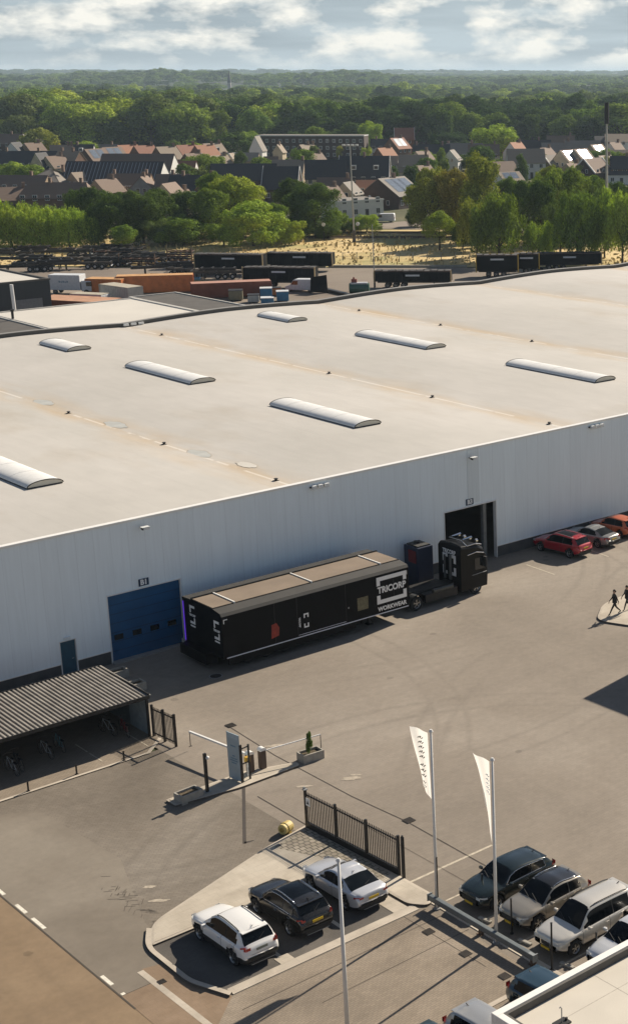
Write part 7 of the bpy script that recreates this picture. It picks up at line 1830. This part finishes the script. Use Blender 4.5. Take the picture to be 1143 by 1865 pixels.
for ri, d in enumerate(rows_):
    step = 15. if d < 1500 else 17.
    half = 0.5*1143/FPX*d*1.12; off = -(CX-571.5)/FPX*d
    x_ = off-half
    while x_ < off+half:
        x_ += step*W.uniform(.7,1.3); dd = d+W.uniform(-12,12)
        X = dd*math.cos(AZ)+x_*math.sin(AZ); Y = dd*math.sin(AZ)-x_*math.cos(AZ)
        hn = math.sin(X*.011+1.3)*math.sin(Y*.013)+.5*math.sin(X*.031)*math.cos(Y*.027)
        px_ = CX+x_/dd*FPX
        if hn < -.75 and d > 900: continue
        if 408 < px_ < 450 and d > 1750: continue
        # clearings at the far right as in the photograph
        if px_ > 960 and 1250 < d and W.random() < .45: continue
        h = 14.5+6.*hn+W.uniform(-4,4)
        if d < 1000: h = W.choice((13,16,19,21))+W.uniform(-1,2)
        ck = W.choice(cols_)
        if d < 1100:
            if 40 < px_ < 440: ck = W.choice((('bright','light green'),('mid','mid green'),('mid','mid green'),('grey','grey green'))); h *= 1.12
            elif px_ > 700: ck = W.choice((('deep','deep green'),('dark','dark green'),('deep','deep green'),('mid','mid green')))
        (things if len(things) < 230 else stuff).append((X, Y, max(8, h), W.uniform(.9,1.45)*max(8,h)+4, W.choice(('round','oak','oak','round','tall')), ck, px_, d))
for i, (X, Y, h, w, kind, (cn, cl), px_, d) in enumerate(things):
    side = 'left' if px_ < 380 else ('middle' if px_ < 762 else 'right')
    row = 'first' if d < 830 else ('second' if d < 850 else ('third' if d < 880 else 'further'))
    o = tree(X, Y, h, w*(.75 if kind == 'tall' else 1), kind, cn, '%s tree in the %s rows of the wood behind the village, %s part' % (cl, 'front' if d < 850 else 'second', side), 'mid', 'trees at the front of the wood')
# the rest reads as one mass
base = {}
for kind in ('round','oak','tall'):
    for v in range(3):
        for l, (sz, per) in dict(a=(.034,1000), b=(.062,190)).items(): base[(kind, v, l)] = leaf_cloud(crown_clumps(kind, v+40), per, sz)[0]
def mass(items, lod, name, lab, colr):
    parts = []
    for (X, Y, h, w, kind, c, px_, d) in items:
        V = base[(kind, W.randrange(3), lod)].copy(); t = W.uniform(0,6.28); cs, sn = math.cos(t), math.sin(t)
        x = (V[:,0]*cs-V[:,1]*sn)*w+X; y = (V[:,0]*sn+V[:,1]*cs)*w+Y; z = V[:,2]*h+gz(X, Y); parts.append(np.stack([x,y,z],1))
    if not parts: return
    V = np.vstack(parts); o = bpy.data.objects.new(name, quads_mesh(name, V, len(V)//4, M_leaf)); COL.objects.link(o); o.color = (*colr, 1); tag(o, lab, 'wood', kind='stuff')
for cn, lab in (('deep','deep green'),('dark','dark green'),('mid','mid green'),('grey','grey green'),('bright','light green')):
    mass([s for s in stuff if s[5][0] == cn], 'a', 'woodland', '%s trees of the wide wood stretching behind the village' % lab, GREENS[cn])
far = []
d = 2300.
while d < 7600:
    step = 19*(d/2300)**.6; half = 0.5*1143/FPX*d*1.1; off = -(CX-571.5)/FPX*d; x_ = off-half
    while x_ < off+half:
        x_ += step*W.uniform(.6,1.4); dd = d*W.uniform(.985,1.015); X = dd*math.cos(AZ)+x_*math.sin(AZ); Y = dd*math.sin(AZ)-x_*math.cos(AZ)
        hn = math.sin(X*.0031+.3)*math.sin(Y*.0027+1.)+.4*math.sin(X*.009)*math.cos(Y*.008)
        if hn < -.45 and W.random() < .7: continue
        if 408 < CX+x_/dd*FPX < 450 and d < 2900: continue
        far.append((X, Y, 15+5*hn+W.uniform(-2,4), step*W.uniform(1.0,1.5), W.choice(('round','oak')), W.choice(cols_), 0, d))
    d *= 1.03
for cn, lab in (('deep','deep green'),('dark','dark green'),('mid','mid green'),('grey','grey green')):
    mass([s for s in far if s[5][0] == cn or (cn == 'mid' and s[5][0] == 'bright')], 'b', 'far_woodland', '%s far woods fading into the haze under the horizon' % lab, GREENS[cn])
# far hills: a low swell of land carrying the last woods
b = MB(); n1, n2 = 90, 60
for i in range(n1+1):
    az_ = AZ+R(-20+50*i/n1)
    for j in range(n2+1):
        d = 2550+(15000-2550)*(j/n2)**1.6; X, Y = d*math.cos(az_), d*math.sin(az_); z = gz(X, Y)-.5 if d < 9000 else gz(X,Y)-.5
        if d > 5500: z += (12+9*math.sin(i*.42)+5*math.sin(i*1.3+j))*min(1,(d-5500)/2500)
        b.v.append((X, Y, z if j else -3))
for i in range(n1):
    for j in range(n2): q = i*(n2+1)+j; b.f.append((q, q+n2+1, q+n2+2, q+1)); b.mi.append(0)
o = b.build('hills', mat('hill_wood', (.030,.048,.020), 1, var=.5, vs=.01), smooth=True, fix=False)
if o.data.polygons[0].normal.z < 0: o.data.flip_normals()
struct(o)
# last line of woods on the hills
last = []
for k in range(1500):
    az_ = AZ+R(W.uniform(-13,24)); d = W.uniform(7600,11500); X, Y = d*math.cos(az_), d*math.sin(az_)
    last.append((X, Y, W.uniform(16,26)+12, W.uniform(50,90), 'oak', None, 0, d))
mass(last, 'b', 'far_woodland', 'last line of bluish woods right under the sky', GREENS['dark'])

# ------------------------------------------------------------------ haze
hz_m = bpy.data.materials.new('haze'); hz_m.use_nodes = True; t = hz_m.node_tree
for n in list(t.nodes): t.nodes.remove(n)
ou = t.nodes.new('ShaderNodeOutputMaterial'); pv = t.nodes.new('ShaderNodeVolumePrincipled'); t.links.new(pv.outputs[0], ou.inputs['Volume'])
pv.inputs['Color'].default_value = (.66,.84,1.0,1); pv.inputs['Density'].default_value = .000085; pv.inputs['Anisotropy'].default_value = .2
b = MB(); b.box(-41000,41000,-41000,41000,-62,75); o = b.build('haze', hz_m); tag(o, 'thin pale summer haze over the land', 'haze', kind='stuff')
